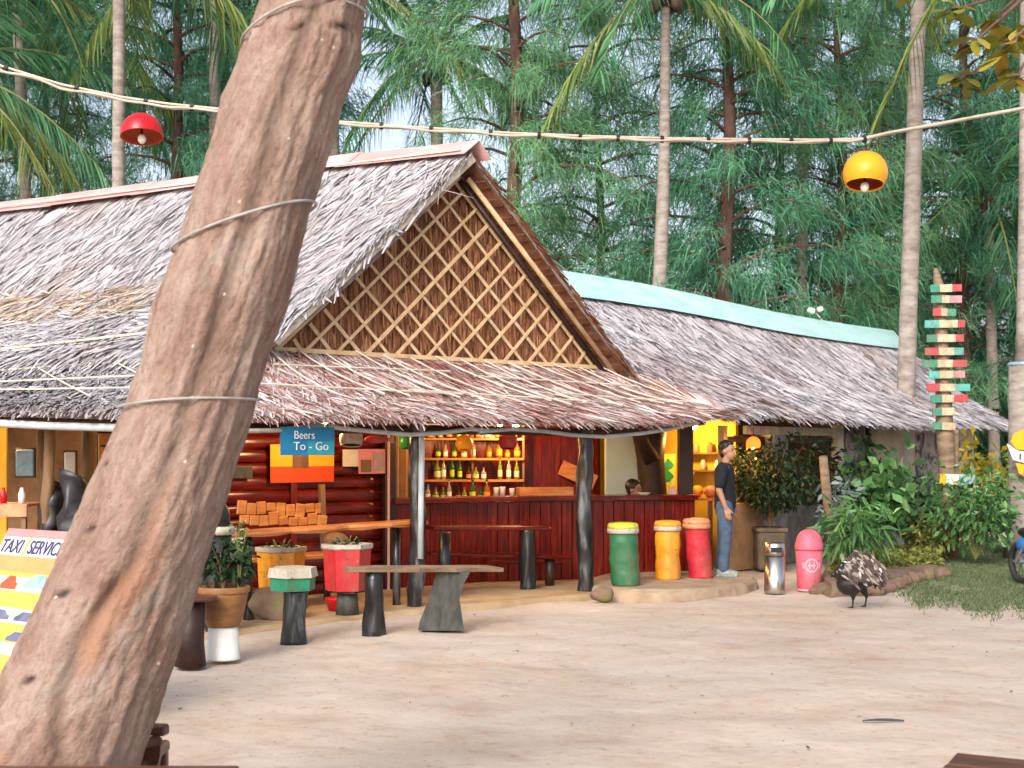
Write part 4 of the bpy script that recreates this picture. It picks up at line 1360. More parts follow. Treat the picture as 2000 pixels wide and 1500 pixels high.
# bottom left: far edge of a table at row 1493 and a carved chair behind the trunk
cz = .66
c2 = U(470, 1494, (EYE - cz) * F / (1494 - HOR))
w2, d2 = 1.6, .8
plank_table('dark wooden table at the foot of the leaning trunk', Vector((c2.x - w2 / 2, c2.y - d2 / 2, 0)), 0, (w2, d2), cz, 'table_wood')
ch = empty('wooden_chair', U(282, 1450, 5.55).xy.to_3d(), 'carved dark wooden chair half hidden behind the leaning trunk', 'chair')
cb = ch.location
q = U(326, 1425, 5.55); zt = q.z
xr = q.x - cb.x
MB().beam((xr - .42, .10, zt), (xr, 0, zt - .002), .055, .045, b=.008).build('arm_rest', M['table_wood'], ch)
MB().beam((xr - .42, -.30, zt - .06), (xr - .02, -.02, zt - .04), .05, .04, b=.008).build('arm_rest', M['table_wood'], ch)
b = MB()
prof = [(-.32, -.05), (-.02, -.05), (-.025, -.11), (-.04, -.17), (-.10, -.215), (-.14, -.24), (-.32, -.24)]
vs_ = [Vector((xr + x, -.02, zt + z)) for x, z in prof]; n = len(vs_)
vs_ += [p + Vector((0, .04, 0)) for p in vs_]
b.add(vs_, [tuple(range(n)), tuple(range(2 * n - 1, n - 1, -1))] + [(i, (i + 1) % n, (i + 1) % n + n, i + n) for i in range(n)])
b.build('carved_panel', M['table_wood'], ch)
MB().box((xr - .32, .10, .40), (.5, .46, .05), b=.01).build('seat', M['table_wood'], ch)
for (x, y) in ((-.54, -.1), (-.1, -.1), (-.54, .3), (-.1, .3)):
    MB().box((xr + x, y, (zt - .05) / 2 if x < -.3 else .2), (.05, .05, zt - .05 if x < -.3 else .4), b=.006).build('leg', M['table_wood'], ch)

# ------------------------------------------------------------------ bar counter, shelves, bottles
A1, A2, A3 = Vector((-1.46, 16.08, 0)), Vector((-.32, 16.92, 0)), Vector((2.42, 17.62, 0))
counter = empty('bar_counter', (A2 + A3) / 2, 'long angled red plank bar counter under the thatched eave', 'bar counter')
def run_planks(p, q, width, z0, z1, mat, name, parent, th=.035, out=Vector((0, -1, 0))):
    L = (q - p).length; n = max(1, round(L / width)); t = (q - p) / n
    for k in range(n):
        a, b_ = p + t * k, p + t * (k + .955)
        o = out * rnd(0, .012)
        MB().beam(a + o + Vector((0, 0, (z0 + z1) / 2)), b_ + o + Vector((0, 0, (z0 + z1) / 2)), th, z1 - z0 + rnd(-.004, .004), b=.006).build(name, M[mat], parent, world=True)
run_planks(A1, A2, .14, .04, 1.05, 'red_wood_v', 'front_plank', counter)
run_planks(A2, A3, .14, .04, 1.05, 'red_wood_v', 'front_plank', counter)
for (p, q) in ((A1, A2), (A2, A3)):
    d = (q - p).normalized(); nrm = Vector((d.y, -d.x, 0))
    MB().beam(p - nrm * .05 + Vector((0, 0, .5)), q - nrm * .05 + Vector((0, 0, .5)), .04, .98).build('carcass', M['dark_wood'], counter, world=True)
ct = MB()
d1_ = (A2 - A1).normalized(); n1_ = Vector((d1_.y, -d1_.x, 0)); d2_ = (A3 - A2).normalized(); n2_ = Vector((d2_.y, -d2_.x, 0))
def wav(p, q, nrm, o, n, amp):
    return [p.lerp(q, k / n) + nrm * (o + amp * math.sin(k * 1.9 + p.x)) for k in range(n + 1)]
f1 = wav(A1, A2, n1_, .12, 5, .015) + wav(A2, A3, n2_, .12, 10, .018)[1:]
bk = wav(A1, A2, n1_, -.38, 5, .0) + wav(A2, A3, n2_, -.38, 10, .0)[1:]
poly = [(p.x, p.y) for p in f1] + [(p.x, p.y) for p in bk[::-1]]
ct.prism(poly, 1.055, 1.115)
ct.build('counter_top', M['red_wood'], counter, world=True)
MB().beam(A2 + n2_ * .16 + Vector((0, 0, .30)), A2.lerp(A3, .34) + n2_ * .16 + Vector((0, 0, .28)), .05, .05, b=.012).build('foot_rail', M['red_wood'], counter, world=True)

shelf = empty('back_bar_shelf', (-.55, 18.45, 0), 'tiered wooden back bar shelf crowded with lit bottles', 'shelf')
SX0, SX1 = -1.28, .12
for k, (z, dy) in enumerate(((.98, .0), (1.28, .14), (1.58, .22), (1.86, .26))):
    MB().box((0, dy, z), (1.44, .26, .03), b=.004).build('shelf_board', M['orange_wood'], shelf)
for x in (-.71, .0, .71):
    MB().box((x, .2, 1.1), (.03, .12, 2.0), b=.004).build('upright', M['brown_wood'], shelf)
MB().box((0, .0, .48), (1.4, .3, .9), b=.01).build('base_cabinet', M['dark_wood'], shelf)

def glass_mat(name, col, rough=.12, tr=.75):
    m, nt, b_ = new_mat(name)
    tc = nt.nodes.new('ShaderNodeTexCoord'); nz_ = nt.nodes.new('ShaderNodeTexNoise'); nz_.inputs['Scale'].default_value = 6
    nt.links.new(tc.outputs['Object'], nz_.inputs['Vector'])
    rp = ramp(nt, [(.3, tuple(c * .8 for c in col)), (.7, col)])
    nt.links.new(nz_.outputs['Fac'], rp.inputs[0]); nt.links.new(rp.outputs[0], b_.inputs['Base Color'])
    b_.inputs['Roughness'].default_value = rough
    b_.inputs['Transmission Weight'].default_value = tr
    b_.inputs['IOR'].default_value = 1.3
    return m
GL = {'clear': glass_mat('clear_glass', (.85, .85, .78)), 'amber': glass_mat('amber_glass', (.75, .36, .05)), 'green': glass_mat('green_glass', (.05, .35, .09)),
      'lime': glass_mat('lime_glass', (.55, .60, .08)), 'brown': glass_mat('brown_glass', (.20, .07, .02))}
LBL = {'clear': 'white', 'amber': 'yellow', 'green': 'lime', 'lime': 'sign_white', 'brown': 'peach'}
bottle_cache = {}
def bottle(x, y, z, kind, h, r, where):
    key = (kind, round(h, 2), round(r, 3))
    if key not in bottle_cache:
        prof = [(r * .9, 0), (r, .008), (r, h * .52), (r * .92, h * .60), (r * .36, h * .74), (r * .33, h * .93)]
        b1 = MB().lathe(prof, seg=12).mesh('glass', smooth=True)
        b2 = MB().lathe([(r * 1.015, h * .14), (r * 1.015, h * .44)], seg=12, cap=False).mesh('paper_label', smooth=True)
        b3 = MB().lathe([(r * .39, h * .92), (r * .39, h * 1.0), (r * .2, h * 1.005)], seg=10).mesh('cap', smooth=True)
        bottle_cache[key] = (b1, b2, b3)
    b1, b2, b3 = bottle_cache[key]
    names = {'clear': 'clear glass bottle with a pale label', 'amber': 'amber bottle with a yellow label', 'green': 'green bottle with a lime label', 'lime': 'yellow green bottle with a cream label', 'brown': 'dark brown bottle with a peach label'}
    o = empty('bottle', (x, y, z), names[kind] + ' ' + where, 'bottle', kind + ' bottles ' + where, rnd(0, 6))
    link('glass', b1, GL[kind], o); link('paper_label', b2, M[LBL[kind]], o); link('cap', b3, M['red'] if kind in ('clear', 'lime') else M['black'], o)
kinds = ['clear', 'lime', 'clear', 'amber', 'green', 'lime', 'clear', 'brown']
for tier, (z, dy, where) in enumerate(((.995, .0, 'on the lowest back bar shelf'), (1.295, .14, 'on the second back bar shelf'), (1.595, .22, 'on the third back bar shelf'), (1.875, .26, 'on the top back bar shelf'))):
    nb = 13 - tier
    for k in range(nb):
        x = -1.22 + (1.34) * (k + .5) / nb + rnd(-.015, .015)
        if random.random() < .10: continue
        kd = random.choice(kinds) if tier < 2 else random.choice(['amber', 'clear', 'lime', 'green', 'brown', 'amber'])
        h = random.choice([.31, .27, .24, .20, .17]) if tier < 3 else random.choice([.20, .17, .14])
        bottle(x, 18.45 + dy - .04 + rnd(-.02, .02), z, kd, h, random.choice([.032, .036, .044]), where)

# things on the counter
tray = empty('wooden_tray', (.42, 17.15, 1.117), 'bright wooden tray box on the bar counter', 'tray', rz=R(14))
MB().box((0, 0, .012), (.70, .26, .02)).build('base', M['yellow_wood'], tray)
for s in (-1, 1):
    MB().box((0, s * .125, .06), (.70, .018, .10), b=.004).build('side', M['yellow_wood'], tray)
    MB().box((s * .345, 0, .06), (.018, .24, .10), b=.004).build('end', M['yellow_wood'], tray)
for (x, y, h) in ((-.12, 17.0, .12), (.0, 17.03, .10), (-.2, 17.06, .11)):
    place(MB().lathe([(.03, 0), (.036, h * .9), (.038, h)], seg=12), 'cup', M['white'], (x, y, 1.117), 'small white cup on the counter left of the wooden tray', 'cup', 'white cups on the counter', smooth=True)
kn = empty('chopping_board', (.95, 19.15, 1.35), 'reddish slanted board propped behind the bar', 'board')
MB().box((0, 0, 0), (.55, .03, .22), Matrix.Rotation(R(24), 3, 'Y'), b=.008).build('panel', M['orange_wood'], kn)
place(MB().box((0, 0, .05), (.10, .08, .10), b=.01), 'napkin_box', M['pinkcap'], (2.12, 17.6, 1.117), 'small pink napkin box at the right end of the counter', 'box')
place(MB().lathe([(.05, 0), (.085, .03), (.088, .035)], seg=16), 'dish', M['cream'], (1.72, 17.35, 1.117), 'shallow cream dish on the counter before the seated person', 'dish', smooth=True)
# poster
ps = empty('leaf_poster', (2.28, 19.55, 1.35), 'lime poster with a green leaf between dark posts', 'poster')
MB().box((0, 0, 0), (.24, .01, .60)).build('sheet', M['lime'], ps)
lf = MB(); lv = [(-.11, -.01, -.02), (-.03, -.01, .10), (.06, -.01, .02), (.10, -.01, -.03), (.04, -.01, -.10), (-.05, -.01, -.11)]
lv2 = [(x, y - .004, z) for x, y, z in lv]
lf.add(lv2 + lv, [(0, 1, 2, 3, 4, 5)] + [(i, (i + 1) % 6, (i + 1) % 6 + 6, i + 6) for i in range(6)]).build('printed_leaf', M['lampgreen'], ps)
lf2 = MB(); lv3 = [(x * .7 + .03, y, z * .8 + .16) for x, y, z in lv2]
lf2.add(lv3, [(0, 1, 2, 3, 4, 5)]).build('printed_leaf', M['stool_green'], ps)

# hanging ball shades under the eave
lamp_shade(797, 862, 14.6, 36, 'lampgreen', 'green ball shade hanging under the eave left of the bottles', cut=.75, inner='lampgreen', bulb=False, cordtop=U(797, 835, 14.6), group='ball shades under the eave')
lamp_shade(906, 866, 15.6, 34, 'lampyellow', 'yellow ball shade hanging under the eave before the bottles', cut=.75, inner='lampyellow', bulb=False, cordtop=U(906, 838, 15.6), group='ball shades under the eave')
lamp_shade(992, 862, 16.0, 38, 'crimson', 'crimson ball shade hanging under the eave right of the bottles', cut=.75, inner='crimson', bulb=False, cordtop=U(992, 838, 16.0), group='ball shades under the eave')
lamp_shade(686, 858, 14.2, 46, 'offwhite', 'off white and dark ball shade hanging under the eave above the paper notices', cut=.5, inner='green', bulb=False, cordtop=U(686, 835, 14.2), group='ball shades under the eave')
fs_ = empty('paper_fish', U(735, 858, 14.3), 'small red and orange paper fish hanging under the eave', 'decoration')
MB().ell((0, 0, 0), (.13, .03, .045)).build('body', M['red'], fs_, smooth=True)
MB().add([(.1, 0, 0), (.19, .005, .05), (.19, -.005, -.05), (.12, 0, -.02)], [(0, 1, 2, 3)]).build('tail', M['peach'], fs_)
MB().tube([(0, 0, .04), (0, 0, .2)], .003, 5).build('thread', M['black'], fs_)

# lit bulbs (orange shade lamp seen; bare bulbs unseen, put in for warm glow)
M['bulb_lit'] = emit('bulb_lit', (1.0, .62, .22), 30)
M['shade_lit'] = emit('shade_lit', (1.0, .20, .02), 1.1)
def lit_lamp(loc, label, power, ztop, col=(1, .58, .22), shade=False, group='lit warm bulbs'):
    r_ = empty('lit_lamp', loc, label, 'lamp', group)
    MB().ell((0, 0, 0), (.045, .045, .055)).build('bulb', M['bulb_lit'], r_, smooth=True)
    MB().lathe([(.02, .05), (.022, .10), (.012, .11)], seg=8).build('socket', M['black'], r_)
    MB().tube([(0, 0, .1), (0, 0, ztop - loc[2])], .005, 5).build('cord', M['black'], r_)
    if shade:
        MB().lathe([(.085, -.045), (.10, -.02), (.105, .02), (.09, .07), (.05, .105), (.02, .115)], seg=18, cap=False).build('shade', M['shade_lit'], r_, smooth=True)
    ld = bpy.data.lights.new('bulb_light', 'POINT'); ld.energy = power; ld.color = col; ld.shadow_soft_size = .06
    lo = bpy.data.objects.new('bulb_light', ld); COL.objects.link(lo); lo.parent = r_
    lo.location = (0, -.0, -.09)
    return r_
lit_lamp((.05, 18.15, 2.02), 'bare lit bulb over the right end of the bottle shelves', 44, 2.7)
lit_lamp(tuple(V(2.9, .6, 2.05)), 'lit bulb under the eave over the red bar table', 34, 2.4, (1, .55, .2))
lit_lamp((-.75, 18.0, 2.12), 'bare lit bulb over the left end of the bottle shelves', 12, 2.7)
pl_ = W(1.45, -.30, 1.78)
lit_lamp(tuple(pl_), 'glowing orange shade lamp hanging right of the standing man', 10, 2.25, (1, .5, .14), True)
rl_ = Vector((2.62, 19.15, 2.05))
lit_lamp(tuple(rl_), 'lit bulb in the yellow room behind the standing man', 42, 2.5, (1, .56, .16))
lit_lamp((-6.35, 16.6, 2.05), 'lit bulb over the seating at the far left', 12, 2.7, (1, .62, .28))
lit_lamp((-3.3, 16.2, 2.1), 'lit bulb inside the bar behind the plank wall', 20, 2.7, (1, .6, .26))
lit_lamp(tuple(V(.2, .9, 2.03)), 'lit bulb under the eave over the orange bench', 34, 2.35, (1, .6, .26))
lit_lamp(tuple(W(3.6, 1.6, 2.0)), 'lit bulb in the room behind the carved stone pillar', 22, 2.5, (1, .5, .16))

# things in the yellow room (its visible wall faces the yard)
DV0 = Vector((3.28, 19.43, 0)); DVd = Vector((-.788, .616, 0)); DVn = Vector((-.616, -.788, 0))
def DV(t, off, z): return DV0 + DVd * t + DVn * off + Vector((0, 0, z))
rs_ = empty('wall_rack', DV(.36, .1, 0), 'small wall rack with jars in the yellow room', 'rack')
for z in (1.40, 1.66):
    MB().beam(DV(.06, .14, z), DV(.66, .14, z), .16, .025).build('board', M['brown_wood'], rs_, world=True)
for k in range(5):
    p = DV(.12 + k * .12, .14, 1.413 if k % 2 else 1.673)
    place(MB().lathe([(.04, 0), (.045, .02), (.045, .10), (.028, .13), (.028, .15)], seg=12), 'jar', M[['peach', 'cream', 'brown_wood', 'offwhite', 'peach'][k]], p, ['peach', 'cream', 'brown', 'off white', 'second peach'][k] + ' jar on the wall rack in the yellow room', 'jar', smooth=True)
bt = empty('room_table', DV(.36, .45, 0), 'small orange table in the yellow room', 'table')
MB().beam(DV(.06, .45, 1.0), DV(.70, .45, 1.0), .36, .04).build('table_top', M['orange_wood'], bt, world=True)
for (s, o) in ((.10, .32), (.66, .32), (.10, .60), (.66, .60)):
    MB().beam(DV(s, o, .02), DV(s, o, .98), .05, .05, NV_).build('leg', M['brown_wood'], bt, world=True)
for k, (s, mt_, rr_) in enumerate(((.18, 'peach', .10), (.40, 'yellow', .09), (.60, 'peach', .075))):
    place(MB().lathe([(rr_ * .5, 0), (rr_, .06), (rr_ * .95, .13), (rr_ * .4, .17)], seg=16), 'basket', M[mt_], DV(s, .45, 1.022), ['round peach basket', 'yellow basket', 'smaller peach basket'][k] + ' on the orange table in the yellow room', 'basket', smooth=True)

# ------------------------------------------------------------------ notices and banner on the plank wall
bn_ = empty('bar_banner', V(.0, .02, 0), 'yellow and red banner behind a blue board on the plank wall', 'banner')
def wallq(u0, u1, z0, z1, o, mat, name, parent, th=.01):
    return MB().beam(V(u0, o, (z0 + z1) / 2), V(u1, o, (z0 + z1) / 2), th, z1 - z0).build(name, M[mat], parent, world=True)
def u_at(px, off=.02):
    a = (px - 1000) / F
    return (a * (PL.y + NV_.y * off) - PL.x - NV_.x * off) / (UV_.x - a * UV_.y)
def z_at(px, py, off=.02):
    p = V(u_at(px, off), off)
    return EYE + (HOR - py) / F * p.y
M['banner_yellow'] = paint('banner_yellow', (.80, .36, .01), rough=.6, var=.05, bump=0)
M['banner_red'] = paint('banner_red', (.60, .055, .008), rough=.6, var=.05, bump=0)
M['board_blue'] = paint('board_blue', (.01, .16, .33), rough=.5, var=.1, bump=0)
M['board_teal'] = paint('board_teal', (.02, .26, .34), rough=.5, var=.1, bump=0)
M['print_purple'] = paint('print_purple', (.38, .24, .27), rough=.6, var=.15, bump=0)
M['chalk'] = paint('chalk', (.62, .68, .72), rough=.7, var=.1, bump=0)
wallq(u_at(527), u_at(651), z_at(590, 911), z_at(590, 868), .03, 'banner_yellow', 'yellow_field', bn_)
wallq(u_at(527), u_at(651), z_at(590, 942), z_at(590, 911.5), .03, 'banner_red', 'red_field', bn_)
wallq(u_at(570), u_at(601), z_at(585, 914), z_at(585, 884), .038, 'brown_wood', 'printed_crest', bn_)
BO = 1.92
bb = empty('blue_board', V(u_at(600, BO), BO, z_at(600, 889, BO)), 'blue board with chalked note hanging from the eave before the banner', 'sign')
wallq(u_at(548, BO), u_at(652, BO), z_at(600, 889, BO), z_at(600, 834, BO), BO, 'board_blue', 'board', bb, .02)
for px in (562, 640):
    MB().tube([V(u_at(px, BO), BO, z_at(600, 835, BO)), V(u_at(px, BO), BO, z_at(600, 815, BO))], .004, 5).build('cord', M['black'], bb, world=True)
wallq(u_at(600, BO), u_at(651, BO), z_at(625, 888, BO), z_at(625, 862, BO), BO + .0125, 'board_teal', 'lower_wash', bb, .004)
Mw = Matrix(((UV_.x, 0, NV_.x, 0), (UV_.y, 0, NV_.y, 0), (0, 1, 0, 0), (0, 0, 0, 1)))
def on_wall(px, py, o, par):
    p = V(u_at(px, o), o, z_at(px, py, o)) - wloc(par)
    return Matrix.Translation(p) @ Mw
lettering('Beers', .115, M['chalk'], bb, on_wall(574, 857, BO + .018, bb), sx=.9)
lettering('To - Go', .115, M['chalk'], bb, on_wall(573, 879, BO + .018, bb), sx=1.05)
def notice(px0, px1, py0, py1, mat, label, o=.035):
    r_ = empty('paper_notice', V(u_at((px0 + px1) / 2), o, z_at(px0, py1)), label, 'notice')
    wallq(u_at(px0), u_at(px1), z_at((px0 + px1) / 2, py1), z_at((px0 + px1) / 2, py0), o, mat, 'sheet', r_, .006)
    return r_
notice(668, 706, 878, 911, 'cream', 'cream paper notice pinned on the plank wall')
nn2 = notice(698, 750, 877, 925, 'sign_pink', 'pinkish poster with a dark portrait pinned beside the cream notice', .045)
wallq(u_at(702), u_at(722), z_at(712, 922), z_at(712, 898), .052, 'brown_wood', 'dark_print', nn2, .004)
wallq(u_at(726), u_at(746), z_at(736, 920), z_at(736, 884), .052, 'print_purple', 'pale_print', nn2, .004)
notice(452, 492, 911, 934, 'moss_paint' if 'moss_paint' in M else 'stump', 'olive green card on the plank wall near the leaning trunk', .03)

# ------------------------------------------------------------------ plank counter between the veranda posts, bench behind
rail = empty('plank_rail_table', V(-.3, 1.66, 0), 'long orange plank table top fixed between the veranda posts', 'table')
b = MB()
pa, pb = U(452, 1046, 12.75), U(836, 1021, 14.45)
n = 14
top = []; 
dd = (pb - pa).xy.to_3d().normalized(); pn = Vector((dd.y, -dd.x, 0))
vv = []
for k in range(n + 1):
    c = pa.lerp(pb, k / n)
    wv = .02 * math.sin(k * 1.3) + .012 * math.sin(k * 2.9)
    th = .055
    f_ = c + pn * (.0 + wv); r__ = c - pn * (.30 + .02 * math.sin(k * 2.1))
    vv += [f_ + Vector((0, 0, -th / 2 + .008 * math.sin(k * 1.9))), f_ + pn * .012 + Vector((0, 0, 0)), f_ + Vector((0, 0, th / 2)), r__ + Vector((0, 0, th / 2)), r__ + Vector((0, 0, -th / 2))]
fs = []
for k in range(n):
    for j in range(5):
        j2 = (j + 1) % 5
        fs.append((k * 5 + j, (k + 1) * 5 + j, (k + 1) * 5 + j2, k * 5 + j2))
fs += [(0, 1, 2, 3, 4), tuple(n * 5 + j for j in (4, 3, 2, 1, 0))]
b.add(vv, fs).build('slab_top', M['orange_wood'], rail, world=True)
for k in (.12, .88):
    c = pa.lerp(pb, k) - pn * .18
    MB().tube([(c.x, c.y, 0), (c.x, c.y, c.z - .03)], .045, 10, wob=.08).build('leg', M['black_log'], rail, world=True, smooth=True)

bench = empty('slab_back_bench', V(-.1, .62, 0), 'orange wooden bench with a backrest of split slabs against the plank wall', 'bench')
MB().beam(V(-1.0, .66, .55), V(.62, .66, .55), .42, .05, b=.01).build('seat', M['orange_wood'], bench, world=True)
px_x = [462, 498, 520, 548, 575, 602, 628, 640]
for k in range(9):
    u0 = u_at(463 + k * 19, .38); u1 = u_at(463 + (k + 1) * 19 - 1, .38)
    zt_ = z_at(470 + k * 19, 979 + k * .8 + rnd(-3, 4), .38); zb_ = z_at(470 + k * 19, 1026 + rnd(-3, 3), .38)
    zm = (zt_ + zb_) / 2 + rnd(-.05, .05)
    MB().beam(V(u0, .38, (zt_ + zm) / 2 + .003), V(u1, .38, (zt_ + zm) / 2 + rnd(-.015, .015)), .03, zt_ - zm - .006, b=.008).build('backrest_slab', M['yellow_wood'], bench, world=True)
    MB().beam(V(u0 + .02, .40, (zm + zb_) / 2), V(u1 + .02, .40, (zm + zb_) / 2 + rnd(-.015, .015)), .035, zm - zb_ - .006, b=.008).build('backrest_slab', M['yellow_wood'] if k % 3 else M['orange_wood'], bench, world=True)
for u in (-.9, .5):
    for o in (.48, .84):
        MB().tube([V(u, o, .03), V(u, o, .53)], .04, 8, wob=.06).build('leg', M['dark_wood'], bench, world=True)
    MB().beam(V(u, .42, .5), V(u, .36, 1.32), .06, .05, NV_).build('back_post', M['brown_wood'], bench, world=True)
sp = place(MB().ell((0, 0, .10), (.16, .12, .12)), 'cushion', M['brown_wood'], V(u_at(655, .62), .62, .577), 'round brown cushion at the right end of the orange bench', 'cushion', smooth=True)
sp2 = place(MB().box((0, 0, .16), (.20, .16, .3), b=.03), 'cloth_bag', M['offwhite'], V(u_at(470, .8), .8, .577), 'small pale bag on the orange bench near the leaning trunk', 'bag')

# ------------------------------------------------------------------ hexagonal planters and stool
def hexa(c, r_top, r_bot, z0, z1, rot=0.0, n=6):
    b_ = MB()
    prof = [(r_bot, z0), (r_top, z1)]
    vs__ = []
    for (r_, z) in prof:
        for k in range(n):
            a = rot + 2 * math.pi * k / n
            vs__.append((c[0] + r_ * math.cos(a), c[1] + r_ * math.sin(a), z))
    fs__ = [(k, (k + 1) % n, n + (k + 1) % n, n + k) for k in range(n)] + [tuple(range(n - 1, -1, -1)), tuple(range(n, 2 * n))]
    return b_.add(vs__, fs__)
def hex_ring(r_o, r_i, z0, z1, rot=0.0, n=6):
    b_ = MB(); vs__ = []
    for (r_, z) in ((r_o * .96, z0), (r_o, z0 + .012), (r_o, z1), (r_i, z1), (r_i * .97, z0)):
        for k in range(n):
            a = rot + 2 * math.pi * k / n
            vs__.append((r_ * math.cos(a), r_ * math.sin(a), z))
    m5 = 5
    fs__ = []
    for j in range(m5):
        j2 = (j + 1) % m5
        for k in range(n):
            k2 = (k + 1) % n
            fs__.append((j * n + k, j * n + k2, j2 * n + k2, j2 * n + k))
    return b_.add(vs__, fs__)
def hex_planter(px, ytop, ybot, yground, w_px, mat, label, rot):
    g = G(px, yground, .035)
    Y = g.y
    r_ = w_px / 2 / F * Y
    z1 = EYE + (HOR - ytop) / F * Y; z0 = EYE + (HOR - ybot) / F * Y
    root = empty('hexagonal_planter', (g.x, g.y, .03), label, 'planter', 'hexagonal painted planters on the veranda')
    z0 -= .03; z1 -= .03
    hexa((0, 0), r_ * 1.0, r_ * .90, z0, z1 - .02, rot).build('painted_body', M[mat], root)
    hex_ring(r_ * 1.07, r_ * .84, z1 - .04, z1 + .012, rot).build('rim', M['offwhite'], root)
    hexa((0, 0), r_ * .83, r_ * .83, z1 - .035, z1 - .012, rot).build('soil', M['soil'], root)
    MB().lathe([(r_ * .8, z0 - .02), (r_ * .7, z0 + .005)], seg=6, cap=True).build('underside', M['stump'], root)
    MB().tube([(0, 0, 0), (0, 0, z0 + .01)], [r_ * .5, r_ * .42], 10, wob=.07).build('log_base', M['stump'], root, smooth=True)
    return root, r_, z1 + .03
hy, hr, hz = hex_planter(549, 1070, 1152, 1192, 94, 'yellow', 'yellow hexagonal planter with white rim left of the red one', R(12))
hr_, hrr, hrz = hex_planter(678, 1064, 1152, 1200, 94, 'red', 'red hexagonal planter with white rim behind the low bench', R(8))
g = G(572, 1253, .0)
stool = empty('hexagonal_stool', g, 'green hexagonal stool with white seat on a black log', 'stool')
Y = g.y; r_ = 48 / F * Y
zt_ = EYE + (HOR - 1108) / F * Y; zm = EYE + (HOR - 1125) / F * Y; zb_ = EYE + (HOR - 1152) / F * Y
hexa((0, 0), r_ * .96, r_ * .92, zb_, zm, R(25)).build('painted_body', M['stool_green'], stool)
hexa((0, 0), r_ * .98, r_ * 1.06, zm - .005, zt_, R(25)).build('seat', M['offwhite'], stool)
roughen(MB().tube([(.02, 0, -.02 + (zb_ + .03) * k / 13) for k in range(14)], list(np.linspace(.125, .10, 14)), 18), .035, 9).build('log_leg', M['black_log'], stool, smooth=True)

# planter flowers of the red/yellow planters
def tuft(root, n, r_, h, mat, name='foliage', leaf=.10, asp=.3, z=0.0):
    k = n
    a = RNG.uniform(0, 2 * np.pi, k); q_ = np.sqrt(RNG.uniform(0, 1, k)) * r_
    p = np.stack([q_ * np.cos(a) * .5, q_ * np.sin(a) * .5, np.full(k, z)], 1)
    tip = np.stack([q_ * np.cos(a) * 1.4, q_ * np.sin(a) * 1.4, RNG.uniform(.35, 1, k) * h], 1)
    d = norm(tip); s = norm(np.cross(d, RNG.normal(0, 1, (k, 3))))
    pp = p + d * (np.linalg.norm(tip, axis=1) * RNG.uniform(.2, .9, k))[:, None]
    d2 = norm(d + RNG.normal(0, .5, (k, 3)))
    L = RNG.uniform(.6, 1.3, k) * leaf
    bend = np.zeros((k, 3)); bend[:, 2] = -.4 * L
    S = ribbons(pp, d2, s, L, L * asp, bend, 3, (.2, 1, .1))
    return link(name, strips_mesh(name, S), M[mat], root)
for (px, rad, zz, lab) in ((549, hr, hz, 'low dark leafy plant in the yellow hexagonal planter'), (678, hrr, hrz, 'low green leafy plant in the red hexagonal planter')):
    base = hy if px == 549 else hr_
    pr = empty('planter_plant', base.location + Vector((0, 0, zz - .045)), lab, 'plant')
    tuft(pr, 70, .13, .08, 'leaf_dark', 'foliage', .06, .4)
    for k in range(5):
        a = k * 1.3
        MB().tube([(0.03 * math.cos(a), .03 * math.sin(a), -.01), (.1 * math.cos(a), .1 * math.sin(a), .1)], .005, 5).build('stem', M['rachis'], pr)

# clay mound behind the stool (termite-like clay lump under the planters)
mound = MB()
mound.ell((0, 0, 0), (.34, .26, .20), seg=40, rings=24)
for v_ in mound.v:
    v_ *= 1 + .30 * mnoise.noise(v_ * 5) + .10 * mnoise.noise(v_ * 16)
g = G(505, 1215, .03)
place(mound, 'clay_lump', M['rock'], (g.x + .12, g.y + .3, .14), 'rough brown clay lump on the floor behind the green stool', 'rock', smooth=True)
g = G(663, 1190, .035)
refl_r = empty('red_reflection_form', (g.x, g.y - .1, .03), 'red form standing in for the reflection under the red planter', 'pot')  # added red form imitates the red planter's reflection on the floor
MB().lathe([(.10, 0), (.13, .11), (.14, .12), (.14, .14)], seg=16).build('body', M['lampred'], refl_r, smooth=True)

# low grey slab bench with log leg and flared stump leg
lb = empty('slab_bench', G(800, 1236), 'low grey plank bench on a log and a flared stump', 'bench')
e0, e1 = U(676, 1107, 12.15), U(964, 1106, 12.95)
b = MB(); vv = []; n = 12
dd = (e1 - e0).xy.to_3d().normalized(); pn = Vector((dd.y, -dd.x, 0))
for k in range(n + 1):
    c = e0.lerp(e1, k / n); wv = .02 * math.sin(k * 1.7); th = .04
    taper = min(1, .35 + k * .22)
    vv += [c + pn * (.17 * taper + wv) + Vector((0, 0, -th)), c + pn * (.18 * taper + wv), c - pn * (.17 * taper - wv), c - pn * (.16 * taper - wv) + Vector((0, 0, -th))]
fs = []
for k in range(n):
    for j in range(4):
        j2 = (j + 1) % 4
        fs.append((k * 4 + j, (k + 1) * 4 + j, (k + 1) * 4 + j2, k * 4 + j2))
fs += [(0, 1, 2, 3), tuple(n * 4 + j for j in (3, 2, 1, 0))]
b.add(vv, fs).build('seat', M['grey_wood'], lb, world=True)
g = G(731, 1241); roughen(MB().tube([g + Vector((0, 0, .575 * k / 13)) for k in range(14)], list(np.linspace(.098, .082, 14)), 18), .03, 10).build('leg', M['black_log'], lb, world=True, smooth=True)
g = G(868, 1229)
st_ = MB(); 
for_r = [(-.24, .19, .0), (-.22, .17, .10), (-.15, .15, .28), (-.10, .20, .45), (-.08, .25, .56)]
vv = []
for (xl, xr_, z) in for_r:
    for (x, y) in ((xl, -.10), (xr_, -.10), (xr_ - .02, .14), (xl + .02, .14)):
        vv.append((g.x + x + rnd(-.008, .008), g.y + y, z))
fs = []
